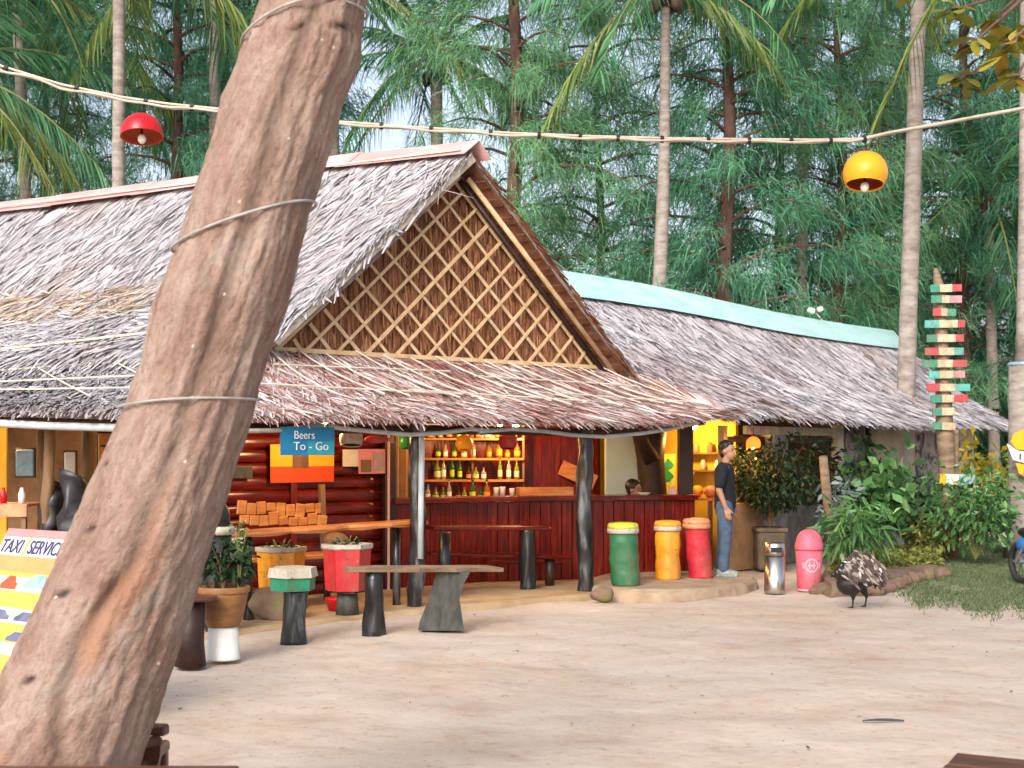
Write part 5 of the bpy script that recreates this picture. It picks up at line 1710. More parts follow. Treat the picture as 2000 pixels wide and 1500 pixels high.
for k in range(len(for_r) - 1):
    for j in range(4):
        j2 = (j + 1) % 4
        fs.append((k * 4 + j, k * 4 + j2, (k + 1) * 4 + j2, (k + 1) * 4 + j))
fs += [(3, 2, 1, 0), tuple((len(for_r) - 1) * 4 + j for j in range(4))]
st_.add(vv, fs).build('stump_leg', M['stump'], lb, world=True)

# dark red table and bench in front of the bar
t2 = empty('red_bar_table', G(1030, 1152, .03), 'dark red plank table on a black log in front of the bar', 'table')
p0, p1 = U(838, 1031, 15.7), U(1064, 1031, 16.25)
MB().beam(p0, p1, .42, .045, b=.012).build('table_top', M['red_wood'], t2, world=True)
g = G(1030, 1151, .03); roughen(MB().tube([g.lerp(Vector((g.x, g.y, p0.z - .02)), k / 15) for k in range(16)], list(np.linspace(.10, .085, 16)), 18), .03, 10).build('leg', M['black_log'], t2, world=True, smooth=True)
g = G(868, 1166, .03); MB().tube([g, Vector((g.x, g.y + .0, p0.z - .02))], [.08, .07], 12, wob=.08).build('leg', M['black_log'], t2, world=True, smooth=True)
b2_ = empty('red_bar_bench', (0, 16.35, .03), 'low dark red bench between the bar and the red table', 'bench')
p0, p1 = U(838, 1080, 15.95), U(1114, 1088, 16.5)
MB().beam(p0, p1, .26, .05, b=.014).build('seat', M['red_wood'], b2_, world=True)
for t in (.12, .85):
    c = p0.lerp(p1, t); MB().tube([(c.x, c.y, .03), (c.x, c.y, c.z - .02)], .06, 10, wob=.06).build('leg', M['dark_wood'], b2_, world=True, smooth=True)

# ------------------------------------------------------------------ painted bins on the step
def drum(px, ybot, ytop, wpx, mat, lidmat, label, z=.11, lean=(0, 0), ribs=4, lidwhite=True):
    g = G(px, ybot, z); Y = g.y
    r_ = wpx / 2 / F * Y; h = (ybot - ytop) / F * Y
    root = empty('painted_bin', g, label, 'bin', 'painted bins on the step')
    hb = h * .80
    prof = []
    n = 28
    for k in range(n + 1):
        t = k / n
        prof.append((r_ * (.95 + .020 * math.sin(t * ribs * 2 * math.pi - 1.4) + .02 * (1 - t)), hb * t))
    m_b = MB().lathe(prof, seg=26)
    for v_ in m_b.v:
        q_ = mnoise.noise(v_ * 5 + Vector((px, 0, 0))) * .014 + mnoise.noise(v_ * 14 + Vector((px, 0, 0))) * .006
        v_.x += q_ + lean[0] * v_.z; v_.y += q_ * .5 + lean[1] * v_.z
    m_b.build('body', M[mat], root, smooth=True)
    lo = Vector((lean[0] * hb, lean[1] * hb, 0))
    MB().lathe([(r_ * 1.04, hb - .01), (r_ * 1.08, hb + .005), (r_ * 1.07, hb + .045), (r_ * 1.0, hb + .05)], lo, seg=26).build('lid_band', M['offwhite' if lidwhite else lidmat], root, smooth=True)
    MB().lathe([(r_ * 1.03, hb + .045), (r_ * 1.06, hb + .06), (r_ * 1.05, hb + .085), (r_ * .95, hb + .11), (r_ * .5, hb + .12)], lo, seg=26).build('lid', M[lidmat], root, smooth=True)
    return root
drum(1222, 1143, 1014, 58, 'green', 'lime', 'dented green bin with lime lid beside the veranda post', lean=(-.05, 0), ribs=3)
drum(1304, 1131, 1011, 50, 'yellow', 'yellow', 'yellow bin with yellow lid between the green and the red bin', ribs=2)
drum(1369, 1128, 1006, 51, 'crimson', 'peach', 'red bin with peach lid beside the standing man', lean=(-.09, 0), ribs=0, lidwhite=False)
# steel ash bin and pink dome bin
g = G(1513, 1158, 0.0); Y = g.y
sb = empty('steel_bin', g, 'tall brushed steel bin left of the pink bin', 'bin')
r_ = 20 / F * Y; h = 98 / F * Y
MB().lathe([(r_ * 1.0, 0), (r_ * 1.02, .02), (r_ * .98, h * .75)], seg=24).build('body', M['steel'], sb, smooth=True)
MB().lathe([(r_ * 1.02, h * .755), (r_ * 1.03, h * .80), (r_ * .98, h * .98), (r_ * .9, h)], seg=24).build('head', M['steel'], sb, smooth=True)
MB().lathe([(r_ * .6, h + .001), (r_ * .55, h + .006)], seg=20).build('ash_tray', M['black'], sb)
MB().box((0, -r_ * .99, h * .87), (r_ * 1.1, .02, h * .10), b=.004).build('slot', M['black'], sb)
g = G(1580, 1153, 0.0); Y = g.y
pb_ = empty('pink_bin', g, 'pink plastic bin with domed lid and white round emblem', 'bin')
r_ = 26 / F * Y; h = 120 / F * Y
MB().lathe([(r_ * .84, .02), (r_ * .88, .04), (r_ * .99, h * .66)], seg=28).build('body', M['pink'], pb_, smooth=True)
dome = [(r_ * 1.04, h * .66), (r_ * 1.06, h * .68), (r_ * 1.03, h * .76)]
for k in range(8):
    a = math.pi / 2 * k / 7
    dome.append((max(.005, r_ * .98 * math.cos(a)), h * .78 + h * .22 * math.sin(a)))
MB().lathe(dome, seg=28).build('dome_lid', M['pink'], pb_, smooth=True)
MB().lathe([(r_ * .86, 0), (r_ * .88, .025)], seg=24).build('base', M['pink_pale'], pb_)
# round emblem on the body, bent to it
em = MB(); vv = []; fs = []
def bent(x, z, o=.004):
    rr__ = r_ * (.88 + .11 * (z - .04) / (h * .62)) + o
    a = x / rr__
    return (rr__ * math.sin(a), -rr__ * math.cos(a), z)
zc = h * .42
for k in range(28):
    a = 2 * math.pi * k / 28
    vv.append(bent(.085 * math.cos(a), zc + .085 * math.sin(a))); vv.append(bent(.066 * math.cos(a), zc + .066 * math.sin(a)))
fs = [(2 * k, 2 * ((k + 1) % 28), 2 * ((k + 1) % 28) + 1, 2 * k + 1) for k in range(28)]
em.add(vv, fs).build('emblem_ring', M['pink_pale'], pb_)
for (x0, x1, z0, z1) in ((-.115, -.09, -.035, .035), (.09, .115, -.035, .035), (-.045, .045, -.012, .012), (-.035, -.018, -.04, .04), (.018, .035, -.04, .04)):
    em = MB(); n = 4
    vv = [bent(x0 + (x1 - x0) * k / n, zc + z, .005) for z in (z0, z1) for k in range(n + 1)]
    em.add(vv, [(k, k + 1, n + 2 + k, n + 1 + k) for k in range(n)]).build('emblem_mark', M['pink_pale'], pb_)

# big stone pot behind the steel bin, left pot on a white bucket
g = G(1503, 1112, 0.0)
bp2 = empty('stone_planter', (g.x, g.y, 0), 'large square stone pot behind the steel bin', 'pot')
MB().box((0, 0, .28), (.40, .40, .56), b=.03).build('body', M['potstone'], bp2)
MB().box((0, 0, .57), (.45, .45, .06), b=.015).build('rim', M['potstone'], bp2)
MB().box((0, 0, .603), (.36, .36, .012)).build('soil', M['soil'], bp2)
POT_BIG = Vector((g.x, g.y, .60))
g = G(436, 1287, 0.0); Y = g.y
wb = empty('white_bucket', g, 'white upturned bucket under the wooden pot', 'bucket')
r_ = 32 / F * Y; hb = 64 / F * Y
MB().lathe([(r_ * 1.02, 0), (r_ * 1.03, .012), (r_ * 1.0, .02), (r_ * .90, hb)], seg=26).build('body', M['white'], wb, smooth=True)
wp = empty('wooden_pot', g + Vector((0, .0, hb)), 'round brown wooden pot on the white bucket', 'pot')
r2 = 50 / F * Y; h2 = 78 / F * Y
MB().lathe([(r2 * .62, 0), (r2 * .78, h2 * .25), (r2 * .95, h2 * .75), (r2 * 1.0, h2), (r2 * .88, h2), (r2 * .84, h2 * .88)], seg=26).build('body', M['potwood'], wp, smooth=True)
MB().lathe([(r2 * 1.03, h2 * .86), (r2 * 1.05, h2 * .93), (r2 * 1.02, h2 * 1.01)], seg=26, cap=False).build('rim_band', M['potwood'], wp, smooth=True)
MB().lathe([(r2 * .86, h2 * .9), (r2 * .4, h2 * .93)], seg=20).build('soil', M['soil'], wp)
POT_LEFT = g + Vector((0, 0, hb + h2 * .93))
# small dark stump table left of it and barrel at the veranda post
g = G(372, 1300, 0.0)
s2 = empty('stump_table', g, 'low dark stump with a thin round top beside the leaning trunk', 'table')
MB().tube([(0, 0, 0), (0, 0, .2), (0, 0, .52)], [.13, .11, .12], 12, wob=.06).build('stump', M['dark_wood'], s2, smooth=True)
MB().lathe([(.20, .52), (.21, .535), (.20, .55)], seg=20).build('top', M['table_wood'], s2)
p_ = U(425, 1030, 12.3)
jr = empty('black_jar', (p_.x, p_.y, 0), 'tall black oil jar with a cream collar beside the veranda post', 'jar')
zz = p_.z
MB().lathe([(.10, 0), (.13, .1), (.14, .5), (.13, zz - .06)], seg=18).build('body', M['black'], jr, smooth=True)
MB().lathe([(.15, zz - .065), (.16, zz - .02), (.15, zz + .01)], seg=18).build('collar', M['offwhite'], jr, smooth=True)
MB().lathe([(.12, zz), (.11, zz + .15), (.05, zz + .26), (.035, zz + .40)], seg=18).build('neck', M['black'], jr, smooth=True)
# stone at the foot of the main post
rk = MB(); rk.ell((0, 0, .06), (.14, .11, .09), seg=16, rings=10)
for v_ in rk.v: v_ *= 1 + .25 * mnoise.noise(v_ * 9)
g = G(1178, 1172); place(rk, 'stone', M['rock'], g, 'brown stone at the foot of the main veranda post', 'stone', smooth=True)

# ------------------------------------------------------------------ seating on the far left
def picture(px0, px1, py0, py1, Y, mat, label, name='white_panel', cat='panel'):
    a, c = U(px0, py1, Y), U(px1, py0, Y)
    r_ = empty(name, ((a.x + c.x) / 2, Y, a.z), label, cat)
    w_, h_ = c.x - a.x, c.z - a.z
    MB().box((0, 0, h_ / 2), (w_, .03, h_), b=.012).build('face', M[mat], r_)
    MB().box((0, .02, h_ / 2), (w_ + .04, .02, h_ + .04), b=.006).build('frame', M['dark_wood'], r_)
    return r_
dp = picture(31, 66, 878, 930, 16.6, 'sign_sky', 'pale blue paper towel dispenser between the wall posts at far left', 'dispenser', 'dispenser')
picture(126, 147, 883, 940, 16.6, 'white', 'narrow white cloth hanging left of the yellow board', 'hanging_cloth', 'cloth')
for k, px in enumerate((84, 170)):
    p = U(px, 1000, 15.9)
    log_post(Vector((p.x, p.y, 0)), 0, 2.7, .07, 'interior_post', 'brown_wood')
yb = picture(192, 250, 846, 925, 16.4, 'yellow', 'yellow notice board with dark marks left of the leaning trunk', 'yellow_board', 'sign')
for (x, z, w_) in ((-.12, .34, .06), (-.11, .20, .08), (.03, .34, .05)):
    MB().box((x, -.018, z), (w_, .008, .025)).build('dark_mark', M['dark_wood'], yb)
ot = empty('orange_cloth_table', U(10, 1040, 14.6).xy.to_3d(), 'table with orange cloth at the far left', 'table')
zz = U(0, 985, 14.6).z
MB().box((-.1, 0, zz), (.9, .6, .03), b=.005).build('table_top', M['peach'], ot)
MB().box((-.1, -.31, zz - .06), (.9, .015, .12)).build('cloth_fall', M['peach'], ot)
for (x, y) in ((-.5, -.25), (.3, -.25), (-.5, .25), (.3, .25)):
    MB().box((x, y, zz / 2), (.05, .05, zz - .02)).build('leg', M['brown_wood'], ot)
for k, (x, mt_, nm) in enumerate(((.22, 'white', 'white napkin holder'), (.02, 'lampred', 'red sauce bottle'), (-.18, 'tealcloth', 'teal cup'))):
    place(MB().lathe([(.035, 0), (.04, .10), (.02, .14), (.018, .17)], seg=12), 'table_ware', M[mt_], ot.location + Vector((x, -.1, zz + .016)), nm + ' on the orange cloth table at far left', 'tableware', smooth=True)
# dark draped chairs
def draped_chair(px0, px1, ytop, Y, label):
    a, c = U(px0, ytop, Y), U(px1, ytop, Y)
    w_ = c.x - a.x; cx = (a.x + c.x) / 2; zt__ = a.z
    r_ = empty('draped_chair', (cx, Y, 0), label, 'chair', 'chairs under black cloth')
    nu, nv = 18, 16
    vv = []
    for j in range(nv + 1):
        for i in range(nu):
            t = 2 * math.pi * i / nu
            hgt = j / nv
            hw = w_ / 2 * (1.05 - .25 * hgt ** 2); hd = .28 - .10 * hgt
            x = hw * math.copysign(abs(math.cos(t)) ** .6, math.cos(t)); y = hd * math.copysign(abs(math.sin(t)) ** .6, math.sin(t))
            zz_ = hgt * zt__ * (1 + .05 * math.cos(t * 1.0 + px0) * hgt)
            fold = .022 * math.sin(t * 7 + hgt * 2) * (1 - hgt)
            vv.append((x * (1 + fold * 2), y * (1 + fold * 2), zz_))
    fs = [(j * nu + i, j * nu + (i + 1) % nu, (j + 1) * nu + (i + 1) % nu, (j + 1) * nu + i) for j in range(nv) for i in range(nu)]
    fs.append(tuple(nv * nu + i for i in range(nu)))
    cl_ = MB().add(vv, fs)
    for v_ in cl_.v:
        q_ = Vector((mnoise.noise(v_ * 5 + Vector((px0, 0, 0))), mnoise.noise(v_ * 5 + Vector((0, px0, 3))), mnoise.noise(v_ * 4 + Vector((7, 0, px0)))))
        v_ += q_ * .09 * min(1, v_.z * 2)
    cl_.build('cloth', M['black'], r_, smooth=True)
    for (x, y) in ((-.15, -.15), (.15, -.15), (-.15, .15), (.15, .15)):
        MB().box((x, y, .2), (.035, .035, .4)).build('leg', M['dark_wood'], r_)
draped_chair(86, 132, 948, 14.3, 'chair under dark cloth left of the taller one by the wall post')
draped_chair(122, 178, 932, 14.0, 'taller chair under black cloth beside the leaning trunk')

# ------------------------------------------------------------------ palms and casuarinas
def frond_strips(base, az, elev, length, droop, nleaf=46, leaf=.75, w=.045, hang=.6, seed=0):
    """one feather frond: returns (leaflet strips, stalk points)"""
    rg = np.random.default_rng(seed)
    n = 24
    t = np.linspace(0, 1, n)
    d0 = np.array([math.cos(az) * math.cos(elev), math.sin(az) * math.cos(elev), math.sin(elev)])
    pts = base + np.outer(t * length, d0)
    pts[:, 2] -= droop * length * t ** 2
    horiz = np.array([math.cos(az), math.sin(az), 0])
    pts -= np.outer(droop * .18 * length * t ** 2.2, horiz)
    k = nleaf
    tt = np.concatenate([np.linspace(.12, .99, k)] * 2) + rg.normal(0, .004, 2 * k)
    tt = np.clip(tt, 0, 1)
    sgn = np.concatenate([np.ones(k), -np.ones(k)])
    p = np.stack([np.interp(tt, t, pts[:, c]) for c in range(3)], 1)
    tan = np.stack([np.interp(tt, t, np.gradient(pts[:, c])) for c in range(3)], 1); tan = norm(tan)
    side = norm(np.cross(tan, np.array([0, 0, 1.0])) + 1e-6)
    d = norm(tan * .75 + side * sgn[:, None] * .8 + np.array([0, 0, -hang * .5]) + rg.normal(0, .09, (2 * k, 3)))
    env = np.sin(np.clip(tt * 1.02, 0, 1) * np.pi) ** .5 * .75 + .3
    L = leaf * env * rg.uniform(.85, 1.1, 2 * k)
    up = norm(np.cross(d, side * sgn[:, None]))
    s = norm(np.cross(d, up) * .4 + up * .9 + rg.normal(0, .25, (2 * k, 3)))
    bend = np.zeros((2 * k, 3)); bend[:, 2] = -hang * L * rg.uniform(.5, 1.1, 2 * k)
    S = ribbons(p, d, s, L, np.full(2 * k, w), bend, 3, (.6, 1, .15))
    return S, pts

def palm_crown(seed, nf=20, length=4.2, yellow=2):
    rg = np.random.default_rng(seed)
    green = []; yel = []; stalks = MB()
    for i in range(nf):
        t = i / nf
        az_ = i * 2.399 + rg.normal(0, .15)
        el_ = R(72) - t * R(95) + rg.normal(0, .1)
        S, pts = frond_strips(np.array([0, 0, 0.]), az_, el_, length * rg.uniform(.85, 1.1), .25 + .35 * t + rg.uniform(0, .12), seed=seed * 100 + i, hang=.45 + .4 * t)
        (yel if i >= nf - yellow else green).append(S)
        stalks.tube([Vector(x) for x in pts[::3]], list(np.linspace(.045, .008, len(pts[::3]))), 5)
    # fruits and fibre at the heart
    heart = MB(); heart.ell((0, 0, -.15), (.28, .28, .45), seg=12, rings=8)
    for k in range(7):
        a = k * .9
        heart.ell((.3 * math.cos(a), .3 * math.sin(a), -.45 + .1 * math.sin(k * 2)), (.13, .13, .16), seg=10, rings=6)
    return (strips_mesh('fronds', np.concatenate(green)), strips_mesh('yellow_fronds', np.concatenate(yel)) if yel else None, stalks.mesh('frond_stalks', smooth=True), heart.mesh('heart', smooth=True))
CROWNS = [palm_crown(3, 22, 4.4, 4), palm_crown(8, 20, 4.0, 2), palm_crown(15, 24, 4.8, 3)]
def palm(base, top, r0, r1, crown, label, rz=0.0, scale=1.0, bow=0.0, crown_mats=None):
    base, top = Vector(base), Vector(top)
    root = empty('coconut_palm', base, label, 'palm tree', 'coconut palms behind the roofs')
    n = 26; pts = []; rad = []
    for k in range(n):
        t = k / (n - 1)
        p = base.lerp(top, t); p.x += bow * math.sin(math.pi * t)
        pts.append(p - base); rad.append((r0 + (r1 - r0) * t) * (1.35 - .35 * min(1, t * 12)) * (1 + .025 * (k % 2)))
    MB().tube(pts, rad, 12, wob=.03).build('trunk', M['palm_bark'], root, smooth=True)
    fr, ye, stk, hrt = CROWNS[crown]
    cr = link('fronds', fr, M['frond'], root)
    for q_ in (cr,):
        q_.location = top - base; q_.rotation_euler = (0, 0, rz); q_.scale = (scale,) * 3
    if ye is not None:
        y2 = link('yellow_fronds', ye, M['frond_yellow'], root); y2.location = top - base; y2.rotation_euler = (0, 0, rz); y2.scale = (scale,) * 3
    s2_ = link('frond_stalks', stk, M['rachis'], root); s2_.location = top - base; s2_.rotation_euler = (0, 0, rz); s2_.scale = (scale,) * 3
    h2_ = link('heart', hrt, M['cas_bark'], root); h2_.location = top - base; h2_.rotation_euler = (0, 0, rz); h2_.scale = (scale,) * 3
    return root
def palm_px(pxb, pxt, pyt, Y, wpx_b, wpx_t, crown, label, rz=0.0, scale=1.0, bow=0.0):
    b = U(pxb, 880, Y); b.z = 0
    return palm(b, U(pxt, pyt, Y), wpx_b / 2 / F * Y, wpx_t / 2 / F * Y, crown, label, rz, scale, bow)

palm_px(230, 233, -190, 25, 29, 22, 0, 'slim pale coconut palm rising behind the pink ridge at left', .3, 1.0, .0)
palm_px(1252, 1300, -30, 27, 38, 16, 1, 'pale coconut palm leaning right behind the aqua ridge', 1.0, .85, .15)
palm_px(1760, 1800, -170, 25.5, 38, 28, 1, 'straight pale coconut palm before the right end of the aqua ridge', 3.4, .9, .0)
palm_px(860, 852, 118, 34, 28, 22, 1, 'dark coconut palm silhouetted against the bright sky gap', .9, .95, .0)
palm_px(655, 652, -40, 33, 22, 18, 0, 'thin coconut palm just right of the leaning trunk', 2.6, .9, .0)
palm_px(60, 30, -40, 30, 26, 20, 2, 'coconut palm at the far left edge', 1.4, 1.0, .1)
palm_px(150, 120, 60, 36, 22, 16, 1, 'coconut palm with low crown behind the far left roof', 4.0, 1.0, .0)
palm_px(1560, 1575, -160, 31, 26, 20, 0, 'coconut palm standing behind the middle of the aqua ridge', 5.0, 1.0, .0)
palm_px(1945, 1930, 400, 32, 24, 18, 2, 'short coconut palm with low crown behind the striped signpost', .5, .9, .0)
palm_px(1700, 1690, 480, 38, 20, 16, 1, 'short young coconut palm in the shade behind the side house', 3.2, .8, .0)
palm_px(-120, -140, 120, 27, 26, 20, 0, 'coconut palm beyond the left edge with fronds reaching in', 5.6, 1.0, .0)
palm_px(420, 418, -120, 30, 24, 18, 1, 'coconut palm hidden mostly by the leaning trunk', 2.0, 1.0, .0)

def casuarina_mesh(seed, H=17.0, zlow=3.0, nbr=95, spread=3.2):
    rg = np.random.default_rng(seed)
    wood = MB(); allS = []
    for i in range(nbr):
        t = (i + rg.uniform(0, 1)) / nbr
        z = zlow + (H - zlow) * t
        az_ = i * 2.399 + rg.normal(0, .3)
        reach = spread * (1.0 - .72 * t ** 1.6) * rg.uniform(.55, 1.1)
        n = 6
        tt = np.linspace(0, 1, n)
        hz = np.array([math.cos(az_), math.sin(az_)])
        pts = np.zeros((n, 3)); pts[:, :2] = np.outer(tt * reach, hz)
        pts[:, 2] = z + reach * (.55 * tt - .62 * tt ** 2)
        pts[:, :2] += rg.normal(0, .06, (n, 2)) * tt[:, None]
        wood.tube([Vector(x) for x in pts], list(np.linspace(.045, .008, n)), 5, cap=False)
        ncl = int(2 + reach * 2.3)
        for c in range(ncl):
            u = rg.uniform(.25, 1.05)
            cpt = np.array([np.interp(u, tt, pts[:, k]) for k in range(3)]) + rg.normal(0, .16, 3)
            m = 62
            root = cpt + rg.normal(0, .19, (m, 3)) * np.array([1, 1, .8])
            d = norm(np.array([hz[0], hz[1], -.15]) * .7 + rg.normal(0, .65, (m, 3)))
            L = rg.uniform(.14, .40, m)
            s = norm(np.cross(d, rg.normal(0, 1, (m, 3))))
            bend = np.zeros((m, 3)); bend[:, 2] = -rg.uniform(.35, 1.1, m) * L
            allS.append(ribbons(root, d, s, L, rg.uniform(.012, .024, m), bend, 3, (1, .9, .3)))
    return strips_mesh('crown', np.concatenate(allS)), wood.mesh('branches')
CAS = [casuarina_mesh(21, 18, 2.6, 84, 3.4), casuarina_mesh(34, 16, 1.6, 78, 3.0), casuarina_mesh(55, 20, 4.2, 88, 3.6)]
def casuarina(px, Y, wpx, var, label, rz=0.0, scale=1.0, mat='needle', lean=0.0):
    b = U(px, 880, Y); b.z = 0
    root = empty('casuarina_tree', b, label, 'tree', 'casuarina trees behind the roofs')
    H = (18, 16, 20)[var] * scale
    r0 = wpx / 2 / F * Y
    n = 20
    MB().tube([Vector((lean * math.sin(t / (n - 1) * 3.1) + .06 * math.sin(t * .9 + px), .05 * math.sin(t * 1.3), H * t / (n - 1))) for t in range(n)], [r0 * (1.25 - 1.1 * t / (n - 1)) for t in range(n)], 10, wob=.05).build('trunk', M['cas_bark'], root, smooth=True)
    me_, br_ = CAS[var]
    c = bpy.data.objects.new('crown', me_); COL.objects.link(c); c.parent = root; c.rotation_euler = (0, 0, rz); c.scale = (scale,) * 3
    if len(me_.materials) == 0: me_.materials.append(M[mat])
    c.material_slots[0].link = 'OBJECT'; c.material_slots[0].material = M[mat]
    w_ = bpy.data.objects.new('branches', br_); COL.objects.link(w_); w_.parent = root; w_.rotation_euler = (0, 0, rz); w_.scale = (scale,) * 3
    if len(br_.materials) == 0: br_.materials.append(M['cas_bark'])
    return root
cas = [  # px, Y, trunk px, variant, rz, scale, mat, label
    (1005, 30, 36, 2, .2, 1.0, 'needle2', 'casuarina with reddish trunk just right of the gable peak'),
    (1420, 29, 32, 0, 1.3, 1.05, 'needle', 'casuarina with dark straight trunk behind the middle of the aqua ridge'),
    (1170, 34, 20, 1, 2.3, 1.15, 'needle2', 'feathery casuarina left of the pale leaning palm'),
    (1520, 33, 20, 1, 4.1, 1.1, 'needle', 'casuarina right of the dark straight trunk'),
    (1640, 31, 24, 0, 5.0, 1.0, 'needle2', 'casuarina behind the yellow ball lamp'),
    (1885, 33, 26, 2, .9, .95, 'needle', 'casuarina behind the striped signpost'),
    (1990, 37, 22, 1, 2.0, 1.1, 'needle', 'casuarina at the far right edge'),
    (560, 35, 22, 1, 3.6, 1.1, 'needle', 'casuarina behind the leaning trunk'),
    (345, 31, 28, 2, .5, 1.0, 'needle', 'casuarina between the red lamp shade and the leaning trunk'),
    (90, 36, 22, 0, 2.7, 1.05, 'needle', 'casuarina behind the far left palms'),
    (-60, 33, 24, 2, 5.5, 1.0, 'needle', 'casuarina beyond the left edge'),
    (1760, 40, 22, 0, .1, 1.1, 'needle', 'casuarina far behind the straight right palm'),
    (2110, 32, 24, 0, 4.0, 1.0, 'needle', 'casuarina beyond the right edge'),
    (440, 43, 20, 2, 1.1, 1.05, 'needle', 'casuarina far behind the leaning trunk'),
]
for (px, Y, wpx, var, rz, sc, mt_, lab) in cas:
    casuarina(px, Y, wpx, var, lab, rz, sc, mt_)

# wood further back reads as one mass
def far_wood():
    n = 52000
    x = RNG.uniform(-26, 32, n); y = RNG.uniform(46, 56, n)
    hmax = 5.5 + 1.6 * np.sin(x * .55) + 1.2 * np.sin(x * 1.3 + 1) + 1.5 * (np.abs(x - 4) < 9)
    z = RNG.uniform(0, 1, n) ** .8 * hmax
    p = np.stack([x, y, z], 1)
    d = norm(RNG.normal(0, 1, (n, 3)) + np.array([0, -.2, -.3]))
    s = norm(np.cross(d, RNG.normal(0, 1, (n, 3))))
    L = RNG.uniform(.35, .95, n)
    bend = np.zeros((n, 3)); bend[:, 2] = -.3 * L
    S = ribbons(p, d, s, L, L * .22, bend, 3, (.3, 1, .2))
    o = link('far_wood', strips_mesh('far_wood', S), M['needle'])
    tag(o, 'dark green far wood behind the palms and casuarinas', 'wood', kind='stuff')
far_wood()
def undergrowth():
    n = 16000
    x = RNG.uniform(-22, 26, n); y = RNG.uniform(33, 37, n) + RNG.normal(0, 1, n)
    z = RNG.uniform(0, 1, n) ** 1.3 * (3.6 + 1.2 * np.sin(x * .8) + .8 * np.sin(x * 2.1))
    p = np.stack([x, y, z], 1)
    d = norm(RNG.normal(0, 1, (n, 3)) + np.array([0, -.3, .1])); s = norm(np.cross(d, RNG.normal(0, 1, (n, 3))))
    L = RNG.uniform(.2, .6, n); bend = np.zeros((n, 3)); bend[:, 2] = -.4 * L
    S = ribbons(p, d, s, L, L * .35, bend, 3, (.2, 1, .1))
    o = link('undergrowth', strips_mesh('undergrowth', S), M['leaf_mid'])
    tag(o, 'mixed green undergrowth between the trees behind the roofs', 'undergrowth', kind='stuff')
undergrowth()

# near sea-almond twigs at the top right corner
at_ = empty('almond_tree', (3.45, 7.4, 0), 'sea almond tree reaching in with yellow green leaves at top right', 'tree')
MB().tube([(0, 0, 0), (.05, 0, 2), (.0, .1, 3.5), (-.1, 0, 5)], [.14, .12, .10, .06], 10, wob=.05).build('trunk', M['cas_bark'], at_, smooth=True)
twigs = MB(); lv = []
for (px, py) in ((1905, 80), (1880, 155), (1960, 95), (1985, 150), (1935, 40), (1860, 20), (1990, 60), (1800, -30)):
    e = U(px, py, 7.2 + rnd(-.2, .3)) - at_.location
    s0 = Vector((-.02, .05, 4.0 + rnd(-.2, .6)))
    twigs.tube([s0, s0.lerp(e, .5) + Vector((0, 0, .12)), e], [.025, .016, .006], 6, cap=False)
    lv.append(tuple(e))
twigs.build('twigs', M['cas_bark'], at_, smooth=True)
S_all = []
for c in lv:
    m = 11
    az_ = RNG.uniform(0, 6.28, m)
    d = norm(np.stack([np.cos(az_), np.sin(az_), RNG.uniform(-.6, .35, m)], 1))
    s = norm(np.cross(d, np.array([0, 0, 1.0])) + RNG.normal(0, .3, (m, 3)))
    L = RNG.uniform(.09, .17, m); bend = np.zeros((m, 3)); bend[:, 2] = -.35 * L
    S_all.append(ribbons(np.array(c) + RNG.normal(0, .02, (m, 3)), d, s, L, L * .55, bend, 4, (.1, .7, 1.0, .25)))
link('leaves', strips_mesh('leaves', np.concatenate(S_all)), M['almond'], at_)

# palm trunk at the right edge with a wrapped foot
pt = empty('edge_palm', G(2006, 1092).xy.to_3d(), 'grey palm trunk at the right edge with a blue band', 'palm tree')
Ye = pt.location.y
rr0 = 36 / F * Ye
zb = U(0, 708, Ye).z
MB().tube([(0, 0, 0), (.02, 0, .6), (.0, 0, 1.4), (-.01, 0, zb)], [rr0 * 1.25, rr0 * 1.1, rr0, rr0 * .92], 16, wob=.04).build('trunk_foot', M['palm_bark'], pt, smooth=True)
MB().tube([(-.01, 0, zb - .02), (0, 0, 3.6), (.02, 0, 5.5), (.05, 0, 10.5)], [rr0 * .62, rr0 * .56, rr0 * .5, rr0 * .45], 14, wob=.04).build('trunk', M['palm_bark'], pt, smooth=True)
MB().lathe([(rr0 * .95, zb - .06), (rr0 * .98, zb - .03), (rr0 * .95, zb)], (-.01, 0, 0), seg=18).build('blue_band', M['sign_sky'], pt, smooth=True)
fr, ye, stk, hrt = CROWNS[2]
for (nm, me_, mt_) in (('fronds', fr, 'frond'), ('yellow_fronds', ye, 'frond_yellow'), ('frond_stalks', stk, 'rachis'), ('heart', hrt, 'cas_bark')):
    q_ = link(nm, me_, M[mt_], pt); q_.location = (.05, 0, 10.5); q_.rotation_euler = (0, 0, 2.2); q_.scale = (.8,) * 3
# yellow and white sign on that palm
ys = empty('flower_sign', U(1998, 930, Ye - rr0 - .12), 'yellow and white cut out sign fixed on the right edge palm', 'sign')
yo = ys.location
def cut(pts, o, mat, name):
    vs_ = [U(x, y, yo.y) - yo + Vector((0, -o, 0)) for x, y in pts]
    n = len(vs_); vs_ += [p + Vector((0, .012, 0)) for p in vs_]
    MB().add(vs_, [tuple(range(n - 1, -1, -1)), tuple(range(n, 2 * n))] + [(i, (i + 1) % n, (i + 1) % n + n, i + n) for i in range(n)]).build(name, M[mat], ys)
cut([(1974, 862), (1980, 848), (1990, 842), (2004, 838), (2030, 842), (2034, 872), (2020, 880), (1986, 878)], .0, 'lampyellow', 'yellow_top')
cut([(1966, 866), (1975, 872), (1986, 880), (2020, 884), (2040, 872), (2034, 902), (2006, 906), (1978, 898)], .014, 'white', 'white_band')
cut([(1984, 904), (2006, 908), (2026, 904), (2022, 926), (2006, 934), (1990, 924)], .0, 'lampyellow', 'yellow_bottom')
